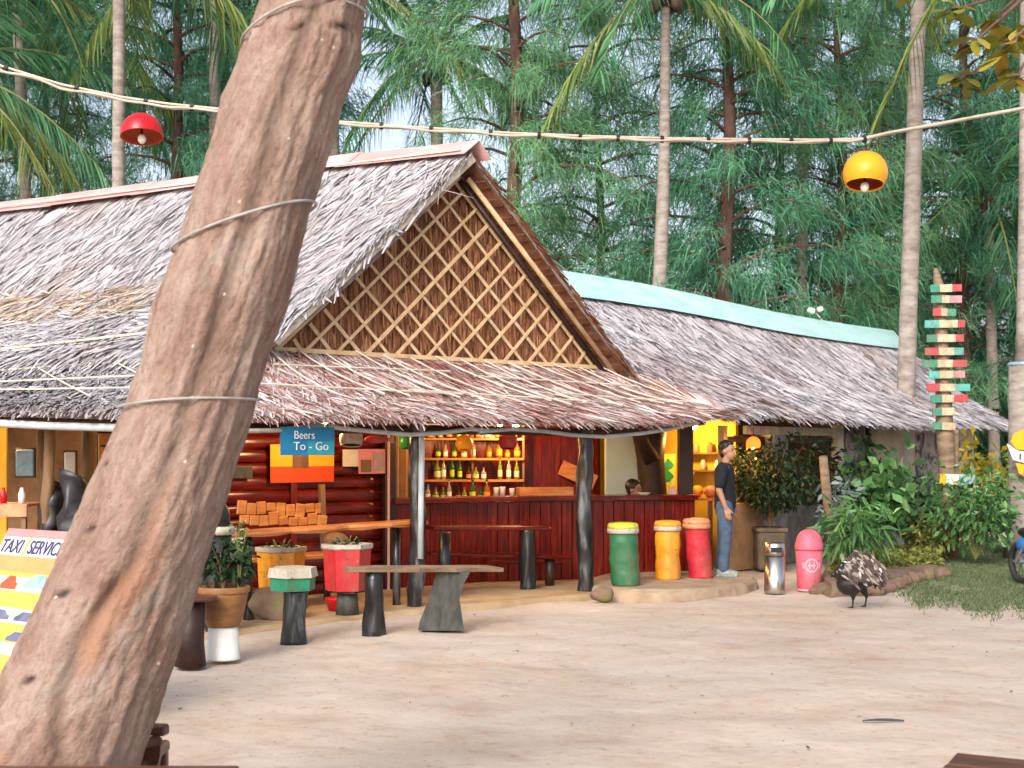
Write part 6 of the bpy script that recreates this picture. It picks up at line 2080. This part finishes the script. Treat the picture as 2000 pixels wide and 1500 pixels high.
for x in (1990, 1999, 2010, 2020):
    cut([(x, 886), (x + 3, 886), (x + 3, 898), (x, 898)], .028, 'sign_ink', 'dark_mark')

# ------------------------------------------------------------------ shrubs around the side house
def shrub(name, base, label, mat, h, rad, n, leaf, asp=.45, stems=7, lift=.2, group='shrubs along the side house', droop=.2):
    base = Vector(base)
    root = empty(name, base, label, 'plant', group)
    tips = []
    for k in range(stems):
        a = k * 2.399 + rnd(-.3, .3); q_ = rad * rnd(.25, .9)
        tip = Vector((q_ * math.cos(a), q_ * math.sin(a), h * rnd(.45, .95)))
        MB().tube([(0, 0, 0), (tip.x * .3, tip.y * .3, tip.z * .55), tip], [.014, .010, .004], 5).build('stem', M['rachis'] if mat != 'leaf_dark' else M['brown_wood'], root)
        tips += [tuple(tip), tuple(tip * .72), tuple(tip * .5 + Vector((0, 0, h * .1)))]
    leaf_cloud(tips, [rad * .42] * len(tips), n, leaf, 'foliage', M[mat], root, droop=droop, aspect=asp, origin=(0, 0, 0))
    return root
shrub('potted_bush', POT_BIG, 'dense dark green bush in the stone pot beside the standing man', 'leaf_dark', 1.25, .62, 3000, .085, .45, 14)
shrub('silver_plant', W(2.6, -1.0, 0), 'silvery grey leafed plant behind the pink bin', 'leaf_silver', 1.35, .34, 330, .14, .5, 7)
shrub('leafy_shrub', W(3.3, -.75, 0), 'tall dark green leafy shrub before the window right of the pillar', 'leaf_dark', 1.75, .45, 700, .15, .45, 8)
shrub('fern_clump', G(1665, 1098, .25), 'bright green fern clump behind the bird', 'leaf_bright', .75, .5, 520, .26, .16, 9, droop=.5)
shrub('broadleaf_shrub', G(1715, 1075, .2), 'broad leafed bright shrub in front of the mural wall', 'leaf_bright', 1.5, .55, 420, .22, .6, 9)
shrub('round_leaf_shrub', G(1770, 1068, .15), 'green round leafed shrub left of the striped signpost', 'leaf_mid', 1.25, .60, 560, .16, .6, 9)
shrub('climbing_shrub', G(1690, 1062, .15), 'slender tall shrub with glossy leaves at the mural wall', 'leaf_bright', 1.95, .35, 230, .17, .5, 6)
shrub('spreading_bush', G(1905, 1092, .1), 'spreading green bush right of the striped signpost', 'leaf_bright', 1.35, .75, 1300, .12, .5, 12)
shrub('croton', G(1925, 1062, .1), 'yellow leafed croton behind the spreading bush', 'leaf_yellow', 2.0, .5, 420, .20, .4, 8)
shrub('croton', G(1968, 1068, .1), 'yellow croton close to the right edge palm', 'leaf_yellow', 1.6, .4, 300, .18, .4, 7)
shrub('edge_bush', G(1975, 1080, .05), 'dark green bush behind the blue motorbike', 'leaf_mid', 1.2, .6, 700, .14, .45, 9)
shrub('low_bush', G(1815, 1092, .05), 'low olive bush at the foot of the striped signpost', 'moss', .55, .5, 600, .10, .5, 9)
shrub('leafy_shrub', W(6.5, -.9, 0), 'mid green shrub under the whitewashed wall', 'leaf_mid', 1.3, .6, 600, .16, .5, 8)
shrub('pot_plant', POT_LEFT, 'dark green leafy plant in the wooden pot on the white bucket', 'leaf_dark', .42, .26, 420, .085, .5, 9, group='potted plants on the veranda')
shrub('pot_sprig', POT_LEFT + Vector((.13, -.02, 0)), 'light green sprig rising from the wooden pot', 'leaf_bright', .56, .10, 60, .06, .4, 3, group='potted plants on the veranda')
# dark red soil bed with rocks and moss
bed_pts = [G(1605, 1160), G(1700, 1158), G(1760, 1142), G(1830, 1128), G(1840, 1105), G(1760, 1085), G(1640, 1090)]
slab([(p.x, p.y, 0) for p in smooth_poly([tuple(p) for p in bed_pts], 4)], -.2, .16, 'planting_bed', M['rock'], .14, .03)
rb = empty('rock_border', G(1700, 1155), 'row of mossy reddish rocks edging the planting bed', 'rock border')
edge = [G(1600, 1158), G(1655, 1162), G(1705, 1160), G(1750, 1146), G(1790, 1135), G(1832, 1126)]
for k in range(17):
    t = k / 16 * (len(edge) - 1); i = min(int(t), len(edge) - 2)
    p = edge[i].lerp(edge[i + 1], t - i)
    rk = MB(); rk.ell((0, 0, 0), (rnd(.10, .18), rnd(.09, .13), rnd(.07, .12)), seg=12, rings=8)
    sd = Vector((k * 3.1, k, 0))
    for v_ in rk.v: v_ *= 1 + .35 * mnoise.noise(v_ * 6 + sd)
    o = rk.build('rock', M['rock'], rb, smooth=False); o.location = p + Vector((rnd(-.04, .04), rnd(-.04, .06), .03)) - rb.location; o.rotation_euler = (0, 0, rnd(0, 6))
def moss_cover():
    n = 5200
    a = np.array([tuple(G(1620, 1150)), tuple(G(1835, 1122)), tuple(G(1830, 1095)), tuple(G(1640, 1095))])
    u = RNG.uniform(0, 1, n)[:, None]; v = RNG.uniform(0, 1, n)[:, None]
    p = (a[0] * (1 - u) + a[1] * u) * (1 - v) + (a[3] * (1 - u) + a[2] * u) * v
    p[:, 2] = .10 + RNG.uniform(0, .12, n)
    d = norm(RNG.normal(0, .6, (n, 3)) + np.array([0, 0, 1.0])); s = norm(np.cross(d, RNG.normal(0, 1, (n, 3))))
    L = RNG.uniform(.05, .14, n); bend = np.zeros((n, 3)); bend[:, 2] = -.5 * L
    S = ribbons(p, d, s, L, L * .4, bend, 3, (.3, 1, .1))
    tag(link('ground_cover', strips_mesh('ground_cover', S), M['moss']), 'olive ground cover on the planting bed', 'ground cover', kind='stuff')
moss_cover()
# slanted timber prop
MB_ = MB().tube([G(1625, 1098, .1), U(1618, 1000, 18.6), U(1608, 893, 18.2)], [.075, .065, .06], 10, wob=.05)
o = MB_.build('timber_prop', M['grey_wood'], smooth=True); base_ = G(1625, 1098, .1)
for v_ in o.data.vertices: v_.co -= base_
o.location = base_; tag(o, 'slanted grey timber prop between the shrubs and the house', 'post')

# ------------------------------------------------------------------ grass
M['grass'] = im('grass_blade', [(0, (.055, .09, .035)), (.5, (.13, .18, .08)), (1, (.26, .29, .17))], rough=.7, trans=.3)
def grass():
    n0 = 420000
    x = RNG.uniform(4.2, 13, n0); y = RNG.uniform(13.0, 24, n0)
    px = 1000 + x / y * F; py = HOR + EYE * F / y
    edge_y = np.interp(px, [1700, 1760, 1830, 1900, 2000, 2200], [1130, 1165, 1186, 1198, 1204, 1208]) + 8 * np.sin(px * .05) + 5 * np.sin(px * .13) + RNG.normal(0, 5, n0)
    left = np.interp(py, [1105, 1120, 1150, 1170, 1210], [1838, 1815, 1735, 1745, 1830]) + RNG.normal(0, 10, n0)
    dens = np.clip((edge_y - py) / 45, .12, 1)
    k = (py < edge_y) & (px > left) & (RNG.uniform(0, 1, n0) < dens) & (py > 1060)
    x, y = x[k], y[k]; n = len(x)
    p = np.stack([x, y, np.full(n, -.028)], 1)
    d = norm(RNG.normal(0, .45, (n, 3)) + np.array([0, 0, 1.0])); s = norm(np.cross(d, RNG.normal(0, 1, (n, 3))))
    L = RNG.uniform(.03, .065, n)
    S = ribbons(p, d, s, L, RNG.uniform(.010, .018, n), None, 2, (1, .15))
    tag(link('grass', strips_mesh('grass', S), M['grass']), 'thin short grass growing over the sand at right', 'grass', kind='stuff')
grass()
# leaf litter on the sand
M['litter'] = im('dry_leaf', [(0, (.05, .03, .02)), (.5, (.16, .09, .05)), (1, (.30, .20, .11))], rough=.8)
def litter():
    n = 420
    x = RNG.uniform(-4, 8, n); y = 6.5 + RNG.uniform(0, 1, n) ** 1.0 * 10
    p = np.stack([x, y, RNG.uniform(.0, .008, n) + .0], 1)
    for i in range(n):
        p[i, 2] += .030 * mnoise.noise(Vector((x[i] * .55, y[i] * .55, 1.3))) + .022 * mnoise.noise(Vector((x[i] * 2.1, y[i] * 2.1, 5.3))) - .012
    a = RNG.uniform(0, 6.28, n)
    d = np.stack([np.cos(a), np.sin(a), RNG.uniform(0, .25, n)], 1); s = norm(np.cross(d, np.array([0, 0, 1.0])) + RNG.normal(0, .25, (n, 3)))
    L = RNG.uniform(.015, .05, n)
    S = ribbons(p, norm(d), s, L, L * RNG.uniform(.2, .5, n), None, 3, (.2, 1, .1))
    tag(link('leaf_litter', strips_mesh('leaf_litter', S), M['litter']), 'scattered dry leaf bits on the sand', 'leaf litter', kind='stuff')
litter()
# one longer dry leaf
g = G(1725, 1413)
lf_ = MB(); vv = []
for k in range(7):
    t = k / 6; w_ = .018 * math.sin(math.pi * min(1, t + .05)) + .002
    vv += [(-.13 + .26 * t, -w_, .012 + .01 * math.sin(t * 3)), (-.13 + .26 * t, 0, .022 + .01 * math.sin(t * 3)), (-.13 + .26 * t, w_, .012)]
fs = []
for k in range(6):
    fs += [(3 * k, 3 * k + 3, 3 * k + 4, 3 * k + 1), (3 * k + 1, 3 * k + 4, 3 * k + 5, 3 * k + 2)]
lf_.add(vv, fs); place(lf_, 'fallen_leaf', M['stump'], g, 'long dark fallen leaf lying on the open sand', 'leaf')

# ------------------------------------------------------------------ striped signpost
g = G(1850, 1092)
tp = empty('striped_signpost', g, 'tall wooden post with a ladder of red cream and green boards', 'signpost')
Yt = g.y
def T(px, py): return U(px, py, Yt) - g
MB().tube([(0, 0, 0), T(1852, 950), T(1845, 840), T(1840, 700), T(1834, 560), T(1827, 524)], [.15, .14, .13, .11, .09, .03], 12, wob=.05).build('post', M['grey_wood'], tp, smooth=True)
MB().tube([T(1872, 1080) + Vector((0, .15, 0)), T(1873, 950) + Vector((0, .15, 0)), T(1872, 838) + Vector((0, .15, 0))], [.06, .055, .05], 10, wob=.05).build('side_post', M['grey_wood'], tp, smooth=True)
M['sig_green'] = grimy('sig_green_board', (.03, .22, .14), .6)
M['sig_teal'] = grimy('sig_teal_board', (.08, .36, .31), .6)
M['sig_red'] = grimy('sig_red_board', (.42, .05, .06), .6)
M['sig_pink'] = grimy('sig_pink_board', (.50, .24, .25), .6)
M['sig_cream'] = grimy('sig_cream_board', (.50, .42, .28), .6)
rows = [(566, 1811, 1872, 'sig_green', 'sig_red', .3, .7), (587, 1812, 1872, 'sig_green', 'sig_pink', .35, .6), (611, 1816, 1861, 'sig_red', 'sig_green', .35, .62), (635, 1800, 1878, 'sig_teal', 'sig_red', .36, .82),
        (663, 1804, 1876, 'sig_green', 'sig_red', .28, .78), (688, 1800, 1876, 'sig_red', 'sig_teal', .36, .75), (712, 1797, 1882, 'sig_green', 'sig_red', .33, .68), (734, 1808, 1878, 'sig_teal', 'sig_pink', .3, .68),
        (757, 1804, 1888, 'sig_red', 'sig_teal', .3, .66), (780, 1812, 1884, 'sig_green', 'sig_red', .3, .62), (806, 1815, 1858, 'sig_green', 'sig_cream', .42, .9), (832, 1816, 1860, 'sig_green', 'sig_cream', .4, .9)]
for i, (py, x0, x1, ml, mr_, fl_, fr_) in enumerate(rows):
    a, c = T(x0, py + rnd(-1, 1)), T(x1, py + rnd(-2, 2))
    o = Vector((0, -.15 - .004 * (i % 2), 0)); hh = 15 / F * Yt
    b0, b1 = a.lerp(c, fl_), a.lerp(c, fr_)
    bd = MB().beam(b0 + o, b1 + o, .03, hh, b=.005).build('board', M['sig_cream'], tp)
    MB().beam(a + o, b0 + o, .03, hh, b=.005).build('painted_end', M[ml], bd)
    MB().beam(b1 + o, c + o, .03, hh * .96, b=.005).build('painted_end', M[mr_], bd)
a, c = T(1828, 936), T(1896, 938); o = Vector((0, -.18, 0)); hh = 22 / F * Yt
bd = MB().beam(a.lerp(c, .16) + o, a.lerp(c, .55) + o, .03, hh, b=.005).build('board', M['cream'], tp)
MB().beam(a + o, a.lerp(c, .16) + o, .03, hh, b=.005).build('painted_end', M['lampyellow'], bd)
MB().beam(a.lerp(c, .56) + o, c + o, .03, hh, b=.005).build('painted_end', M['sign_sky'], bd)

# roof flood light on a stick
fl_ = empty('roof_floodlight', sf.pos(np.array([.86]), np.array([.55]))[0], 'white floodlight on a stick fixed to the thatch of the side house', 'floodlight')
fo = Vector(fl_.location)
tp0, tp1 = U(1668, 692, fo.y), U(1592, 610, fo.y + .6)
MB().tube([tp0 - fo, tp1 - fo], .018, 8).build('stick', M['wire'], fl_)
MB().box(tp1 - fo + Vector((-.08, 0, .03)), (.16, .14, .12), Matrix.Rotation(R(20), 3, 'Y'), b=.02).build('lamp_head', M['white'], fl_)
MB().box(tp1 - fo + Vector((.10, 0, .06)), (.12, .12, .10), Matrix.Rotation(R(-20), 3, 'Y'), b=.02).build('lamp_head', M['white'], fl_)

# ------------------------------------------------------------------ people
def blob(name, mb, mat, parent, voxel=.012, smooth=6):
    me_ = mb.mesh(name)
    o = bpy.data.objects.new(name, me_); COL.objects.link(o)
    rm = o.modifiers.new('r', 'REMESH'); rm.mode = 'VOXEL'; rm.voxel_size = voxel
    sm = o.modifiers.new('s', 'SMOOTH'); sm.iterations = smooth; sm.factor = .5
    dg = bpy.context.evaluated_depsgraph_get()
    m2_ = bpy.data.meshes.new_from_object(o.evaluated_get(dg))
    bpy.data.objects.remove(o)
    m2_.materials.clear(); m2_.materials.append(mat)
    m2_.polygons.foreach_set('use_smooth', [True] * len(m2_.polygons))
    o2 = bpy.data.objects.new(name, m2_); COL.objects.link(o2); o2.parent = parent
    return o2
def limb(mb, pts, rads, seg=12):
    P_ = [Vector(p) for p in pts]
    for i in range(len(P_) - 1):
        mb.tube([P_[i].lerp(P_[i + 1], t) for t in (0, .5, 1)], [rads[i], (rads[i] + rads[i + 1]) / 2, rads[i + 1]], seg)
    for p, r_ in zip(P_, rads):
        mb.ell(p, (r_, r_, r_), seg=12, rings=8)
def head_on(mb, c, yaw, k=1.0):
    """head facing +X then turned by yaw; c = centre"""
    Rz = Matrix.Rotation(yaw, 3, 'Z'); c = Vector(c)
    f = lambda x, y, z: c + Rz @ Vector((x * k, y * k, z * k))
    mb.ell(f(-.012, 0, .025), (.098 * k, .078 * k, .105 * k), Rz)
    mb.ell(f(.022, 0, -.045), (.068 * k, .058 * k, .075 * k), Rz)
    mb.ell(f(.050, 0, -.092), (.030 * k, .034 * k, .024 * k), Rz)
    mb.tube([f(.080, 0, .022), f(.104, 0, -.022)], [.008 * k, .016 * k], 8)
    mb.ell(f(.078, 0, -.058), (.014 * k, .026 * k, .010 * k), Rz)
    mb.ell(f(.070, 0, .036), (.022 * k, .052 * k, .011 * k), Rz)
    for s in (-1, 1):
        mb.ell(f(-.008, s * .080, -.008), (.018 * k, .010 * k, .030 * k), Rz)
    return f
def eyes(parent, f, k=1.0):
    for s in (-1, 1):
        MB().ell(f(.081, s * .032, .012), (.008 * k, .012 * k, .007 * k), seg=8, rings=6).build('eye', M['hair'], parent, smooth=True)
def hand(mb, w, down, fwd, side, k=1.0):
    """relaxed hand: palm from wrist w along down, fingers slightly curled towards fwd, thumb on side fwd"""
    w, down, fwd, side = Vector(w), Vector(down).normalized(), Vector(fwd).normalized(), Vector(side).normalized()
    for q_ in (-.028, -.010, .010, .028):
        mb.tube([w + fwd * q_ * .7, w + down * .085 * k + fwd * q_], [.015 * k, .014 * k], 8)
    for q_, L in ((.030, .070), (.010, .080), (-.010, .075), (-.030, .058)):
        a = w + down * .082 * k + fwd * q_
        b_ = a + down * L * .5 * k - side * .008
        c_ = b_ + (down * .8 - side * .6).normalized() * L * .5 * k
        mb.tube([a, b_, c_], [.0095 * k, .0088 * k, .0075 * k], 8)
        mb.ell(c_, (.0075 * k,) * 3, seg=8, rings=6)
    a = w + down * .025 * k + fwd * .030
    b_ = a + (fwd * .75 + down * .75).normalized() * .038 * k
    c_ = b_ + (fwd * .3 + down * 1.0).normalized() * .032 * k
    mb.tube([a, b_, c_], [.014 * k, .011 * k, .009 * k], 8)
    mb.ell(c_, (.009 * k,) * 3, seg=8, rings=6)

man = empty('person', G(1416, 1125, .11), 'standing person in dark t-shirt, jeans and grey shoes, facing right by the bins', 'person')
# local frame: facing +X (to the right in the photo), slight turn towards the camera
man.rotation_euler = (0, 0, R(-14))
bd_ = MB()
limb(bd_, [(.0, -.075, .88), (.015, -.095, .50), (-.015, -.10, .09)], [.085, .058, .042])
limb(bd_, [(-.01, .075, .88), (-.02, .10, .50), (-.07, .105, .09)], [.085, .058, .042])
limb(bd_, [(0, 0, .95), (.0, 0, 1.12), (-.01, 0, 1.30)], [.10, .105, .11])
limb(bd_, [(-.01, -.13, 1.36), (-.01, .13, 1.36)], [.075, .075])
limb(bd_, [(-.005, 0, 1.38), (.02, 0, 1.48)], [.055, .052])
limb(bd_, [(-.02, -.185, 1.35), (-.055, -.215, 1.09), (.03, -.215, .87)], [.052, .043, .027])
limb(bd_, [(-.02, .185, 1.35), (-.03, .22, 1.09), (.06, .20, .88)], [.052, .043, .027])
hand(bd_, (.035, -.215, .865), (.25, 0, -1), (1, 0, .2), (0, -1, 0))
hand(bd_, (.065, .20, .875), (.25, 0, -1), (1, 0, .2), (0, 1, 0))
limb(bd_, [(-.03, -.10, .06), (.10, -.11, .03)], [.04, .03]); limb(bd_, [(-.09, .105, .06), (.04, .12, .03)], [.04, .03])
hf = head_on(bd_, (.035, 0, 1.585), R(-18))
blob('body', bd_, M['skin'], man, .0075, 4)
eyes(man, hf)
ts = MB()
limb(ts, [(0, 0, .93), (-.0, 0, 1.10), (-.01, 0, 1.30)], [.160, .150, .152])
ts.tube([(0, 0, .86), (0, 0, .95)], [.162, .160], 16)
limb(ts, [(-.012, -.14, 1.355), (-.012, .14, 1.355)], [.086, .086])
limb(ts, [(-.02, -.185, 1.35), (-.045, -.212, 1.17)], [.075, .068]); limb(ts, [(-.02, .185, 1.35), (-.028, .215, 1.17)], [.075, .068])
for v_ in ts.v: v_.x *= .86 if abs(v_.y) < .15 else 1.0
ts.tube([(0, 0, 1.40), (.01, 0, 1.435)], [.085, .066], 14)
blob('t_shirt', ts, M['navy'], man, .010, 6)
jn = MB()
limb(jn, [(0, 0, .90), (0, 0, .84)], [.140, .130])
limb(jn, [(.0, -.078, .89), (.015, -.095, .48), (-.015, -.10, .10)], [.112, .080, .068])
limb(jn, [(-.01, .078, .89), (-.02, .10, .48), (-.07, .105, .10)], [.112, .080, .068])
blob('jeans', jn, M['jeans'], man, .010, 5)
for (x, y) in ((0.0, -.105), (-.06, .11)):
    sh = MB(); sh.ell((x + .04, y, .045), (.145, .052, .045)); sh.ell((x - .03, y, .07), (.065, .05, .055)); sh.box((x + .035, y, .014), (.27, .09, .028))
    blob('shoe', sh, M['shoe'], man, .009, 3)
hrm = MB(); Rz_ = Matrix.Rotation(R(-18), 3, 'Z')
hrm.ell(hf(-.030, 0, .054), (.098, .086, .090), Rz_); hrm.ell(hf(-.060, 0, -.015), (.050, .074, .080), Rz_); hrm.ell(hf(.030, 0, .098), (.05, .058, .030), Rz_)
for k in range(26):
    a = rnd(0, 6.28); q_ = rnd(.0, 1)
    p = hf(-.02 + .09 * q_ * math.cos(a), .075 * q_ * math.sin(a), .11 - .03 * q_)
    hrm.ell(p, (.022, .022, .022), seg=8, rings=6)
blob('hair', hrm, M['hair'], man, .009, 2)

st2 = empty('person', (1.62, 17.95, .03), 'seated person with short dark hair, only the head above the counter', 'person')
b2 = MB()
limb(b2, [(0, 0, .55), (0, 0, .75), (-.01, 0, .93)], [.13, .12, .13])
limb(b2, [(-.01, -.13, .96), (-.01, .13, .96)], [.07, .07]); limb(b2, [(0, 0, .98), (.015, 0, 1.06)], [.052, .05])
for s in (-1, 1):
    limb(b2, [(0, s * .09, .50), (.40, s * .10, .50), (.42, s * .10, .06)], [.085, .062, .045])
    limb(b2, [(-.01, s * .185, .95), (.03, s * .22, .72), (.24, s * .15, .68)], [.05, .042, .028])
    hand(b2, (.245, s * .15, .68), (1, 0, -.1), (0, -s, 0), (0, 0, 1))
    limb(b2, [(.40, s * .10, .04), (.52, s * .10, .03)], [.04, .03])
hf2 = head_on(b2, (.03, 0, 1.145), R(-30))
blob('body', b2, M['skin'], st2, .009, 3); eyes(st2, hf2)
sh2 = MB(); limb(sh2, [(0, 0, .52), (0, 0, .72), (-.01, 0, .92)], [.15, .14, .15]); limb(sh2, [(-.01, -.14, .95), (-.01, .14, .95)], [.083, .083])
for s in (-1, 1): limb(sh2, [(-.01, s * .185, .95), (.02, s * .215, .78)], [.07, .062])
blob('shirt', sh2, M['tealcloth'], st2, .012, 5)
pn2 = MB()
for s in (-1, 1): limb(pn2, [(-.02, s * .08, .52), (.40, s * .10, .50), (.42, s * .10, .10)], [.11, .08, .065])
blob('trousers', pn2, M['navy'], st2, .012, 4)
hr2 = MB(); Rz2 = Matrix.Rotation(R(-30), 3, 'Z')
hr2.ell(hf2(-.030, 0, .046), (.104, .094, .104), Rz2); hr2.ell(hf2(.03, 0, .10), (.05, .06, .03), Rz2); hr2.ell(hf2(-.055, 0, -.010), (.058, .078, .07), Rz2)
blob('hair', hr2, M['hair'], st2, .010, 3)
sc = empty('bar_stool', (1.62, 17.95, .03), 'wooden stool under the seated person behind the counter', 'stool')
MB().lathe([(.17, .37), (.18, .40), (.16, .42)], seg=18).build('seat', M['brown_wood'], sc)
for k in range(4):
    a = k * math.pi / 2 + .78
    MB().tube([(.15 * math.cos(a), .15 * math.sin(a), 0), (.11 * math.cos(a), .11 * math.sin(a), .38)], .018, 8).build('leg', M['brown_wood'], sc)

# ------------------------------------------------------------------ bird (turkey-like, black body, brown and white wings)
g = G(1670, 1186)
bird = empty('bird', g, 'hunched black bird with brown and white wings standing before the planting bed', 'bird')
sc_ = g.y / F   # metres per photo pixel here
def Bp(px, py, y=0.0): return Vector(((px - 1670) * sc_, y, (1186 - py) * sc_))
bb_ = MB()
bb_.ell(Bp(1672, 1122), (.25, .15, .15), Matrix.Rotation(R(8), 3, 'Y'), 18, 12)
bb_.ell(Bp(1660, 1140), (.15, .13, .13), None, 16, 10)
bb_.ell(Bp(1690, 1112), (.17, .14, .13), None, 16, 10)
limb(bb_, [Bp(1650, 1124), Bp(1640, 1117), Bp(1632, 1120)], [.085, .05, .036])
bb_.ell(Bp(1629, 1122), (.045, .032, .034)); bb_.tube([Bp(1627, 1123), Bp(1620, 1127)], [.015, .003], 8)
for (x0, y0, x1, y1, xf, yy) in ((1664, 1150, 1664, 1168, 1663, -.05), (1686, 1148, 1695, 1166, 1692, .05)):
    limb(bb_, [Bp(x0, y0, yy), Bp(x1, y1, yy)], [.055, .020])
    limb(bb_, [Bp(x1, y1, yy), Bp(xf, 1184, yy)], [.013, .011])
    for a in (-.6, 0, .6):
        f0 = Bp(xf, 1185, yy); bb_.tube([f0, f0 + Vector((-.07 * math.cos(a), .07 * math.sin(a), -.004))], [.010, .006], 6)
    bb_.tube([f0, f0 + Vector((.04, 0, -.004))], [.009, .005], 6)
blob('body', bb_, M['hair'], bird, .009, 3)
M['feather_brown'] = im('feather_brown', [(0, (.025, .016, .014)), (.5, (.085, .058, .05)), (.8, (.16, .12, .105)), (1, (.36, .30, .27))], rough=.7)
M['feather_white'] = im('feather_white', [(0, (.16, .13, .115)), (.5, (.36, .31, .28)), (1, (.62, .56, .51))], rough=.7)
def feathers(name, mat, pts, n, L, w, dirn, spread=.25, side=-1, yb=.16):
    pts = np.array([tuple(p) for p in pts])
    t = RNG.uniform(0, len(pts) - 1, n); i = np.minimum(t.astype(int), len(pts) - 2); fr_ = (t - i)[:, None]
    p = pts[i] * (1 - fr_) + pts[i + 1] * fr_ + RNG.normal(0, .025, (n, 3))
    d = norm(np.array(dirn)[None, :] + RNG.normal(0, spread, (n, 3)))
    s = norm(np.cross(d, np.array([0, side, .2])) + RNG.normal(0, .2, (n, 3)))
    bend = np.zeros((n, 3)); bend[:, 2] = -.25 * L
    S = ribbons(p, d, s, RNG.uniform(.7, 1.2, n) * L, RNG.uniform(.7, 1.2, n) * w, bend, 4, (.4, 1, .9, .3))
    link(name, strips_mesh(name, S), M[mat], bird)['kind'] = 'stuff'
for s in (-1, 1):
    for k in range(5):      # coverts in rows, each row lying over the next
        t = k / 4
        feathers('wing', 'feather_brown', [Bp(1650 + 8 * t, 1112 - 20 * t + 10, s * (.15 - .05 * t)), Bp(1668 + 3 * t, 1122 - 34 * t, s * (.165 - .06 * t)), Bp(1686, 1122 - 36 * t, s * (.165 - .06 * t)), Bp(1703 - 5 * t, 1122 - 26 * t, s * (.14 - .04 * t))], 70, .085, .034, (.62, s * .12, -.42), .12, s)
    feathers('wing_bar', 'feather_white', [Bp(1664, 1090, s * .13), Bp(1672, 1096, s * .155), Bp(1668, 1106, s * .17)], 16, .055, .022, (.5, s * .1, -.5), .2, s)
    feathers('wing_bar', 'feather_white', [Bp(1686, 1093, s * .14), Bp(1697, 1103, s * .15), Bp(1703, 1114, s * .145)], 34, .06, .022, (.5, s * .1, -.7), .14, s)
feathers('back_feathers', 'feather_brown', [Bp(1645, 1110), Bp(1657, 1096), Bp(1672, 1087), Bp(1690, 1090), Bp(1702, 1102)], 260, .085, .034, (.75, 0, -.15), .2, -1)
feathers('breast_feathers', 'feather_white', [Bp(1640, 1113, -.06), Bp(1650, 1104, -.10), Bp(1658, 1096, -.11)], 30, .06, .024, (.5, -.15, -.35), .25, -1)
feathers('tail', 'feather_brown', [Bp(1702, 1108, -.06), Bp(1708, 1112), Bp(1702, 1108, .06)], 46, .17, .035, (.45, 0, -.85), .14, -1)
feathers('tail_tip', 'feather_white', [Bp(1706, 1120, -.04), Bp(1709, 1126), Bp(1706, 1120, .04)], 20, .07, .03, (.35, 0, -.9), .14, -1)

# ------------------------------------------------------------------ motorbike at the right edge
g = G(2054, 1150)
mb_ = empty('motorbike', g, 'blue motorbike parked at the right edge facing the camera', 'motorbike')
mb_.rotation_euler = (0, 0, R(12))
def wheel(y, z=.28, r_=.28):
    wv = MB(); n = 24; vv = []; fs = []
    for i in range(n):
        a = 2 * math.pi * i / n
        for k in range(8):
            b_ = 2 * math.pi * k / 8
            rr__ = r_ - .04 + .04 * math.cos(b_)
            vv.append((.042 * math.sin(b_), y + rr__ * math.cos(a), z + rr__ * math.sin(a)))
    for i in range(n):
        for k in range(8):
            fs.append((i * 8 + k, ((i + 1) % n) * 8 + k, ((i + 1) % n) * 8 + (k + 1) % 8, i * 8 + (k + 1) % 8))
    wo_ = wv.add(vv, fs).build('wheel', M['rubber'], mb_, smooth=True)
    for s in range(6):
        a = s * math.pi / 3
        MB().tube([(0, y, z), (0, y + .2 * math.cos(a), z + .2 * math.sin(a))], .012, 6).build('spoke', M['tin'], wo_)
    MB().tube([(-.06, y, z), (.06, y, z)], .035, 10).build('hub', M['tin'], wo_)
wheel(-.62); wheel(.62)
for s in (-1, 1):
    MB().tube([(s * .075, -.62, .28), (s * .075, -.45, .85)], .022, 8).build('fork', M['black'], mb_)
    MB().tube([(s * .10, .62, .28), (s * .12, .30, .62)], .022, 8).build('shock', M['tin'], mb_)
    MB().tube([(0, -.40, .98), (s * .18, -.40, 1.02), (s * .34, -.34, 1.0)], .014, 8).build('handlebar', M['tin'], mb_)
    MB().tube([(s * .24, -.37, 1.01), (s * .36, -.33, 1.0)], .020, 8).build('grip', M['black'], mb_)
    MB().tube([(s * .22, -.43, 1.0), (s * .36, -.42, .985)], .007, 6).build('brake_lever', M['tin'], mb_)
    MB().tube([(s * .2, -.42, 1.02), (s * .26, -.46, 1.20)], .007, 6).build('mirror_stalk', M['black'], mb_)
    MB().ell((s * .27, -.46, 1.24), (.06, .015, .04)).build('mirror', M['black'], mb_, smooth=True)
    MB().box((s * .10, -.2, .42), (.03, .5, .32), Matrix.Rotation(R(-20), 3, 'X'), b=.012).build('leg_shield', M['bike_blue'], mb_)
fm = MB(); fm.ell((0, -.66, .52), (.075, .24, .09)); 
fm.build('front_mudguard', M['bike_blue'], mb_, smooth=True)
hd = MB(); hd.ell((0, -.48, .90), (.17, .15, .16)); hd.build('front_fairing', M['bike_blue'], mb_, smooth=True)
MB().ell((0, -.61, .92), (.10, .05, .075)).build('headlight', M['bulb'], mb_, smooth=True)
MB().ell((0, .25, .66), (.13, .45, .09)).build('seat', M['black'], mb_, smooth=True)
MB().ell((0, .30, .50), (.14, .42, .14)).build('rear_body', M['bike_blue'], mb_, smooth=True)
MB().box((0, .05, .32), (.22, .4, .22), b=.04).build('engine', M['tin'], mb_)
MB().tube([(.12, -.05, .22), (.14, .3, .24), (.15, .75, .34)], [.025, .03, .045], 10).build('exhaust', M['tin'], mb_, smooth=True)
MB().tube([(-.09, .1, .2), (-.28, .12, .0)], .012, 6).build('side_stand', M['black'], mb_)
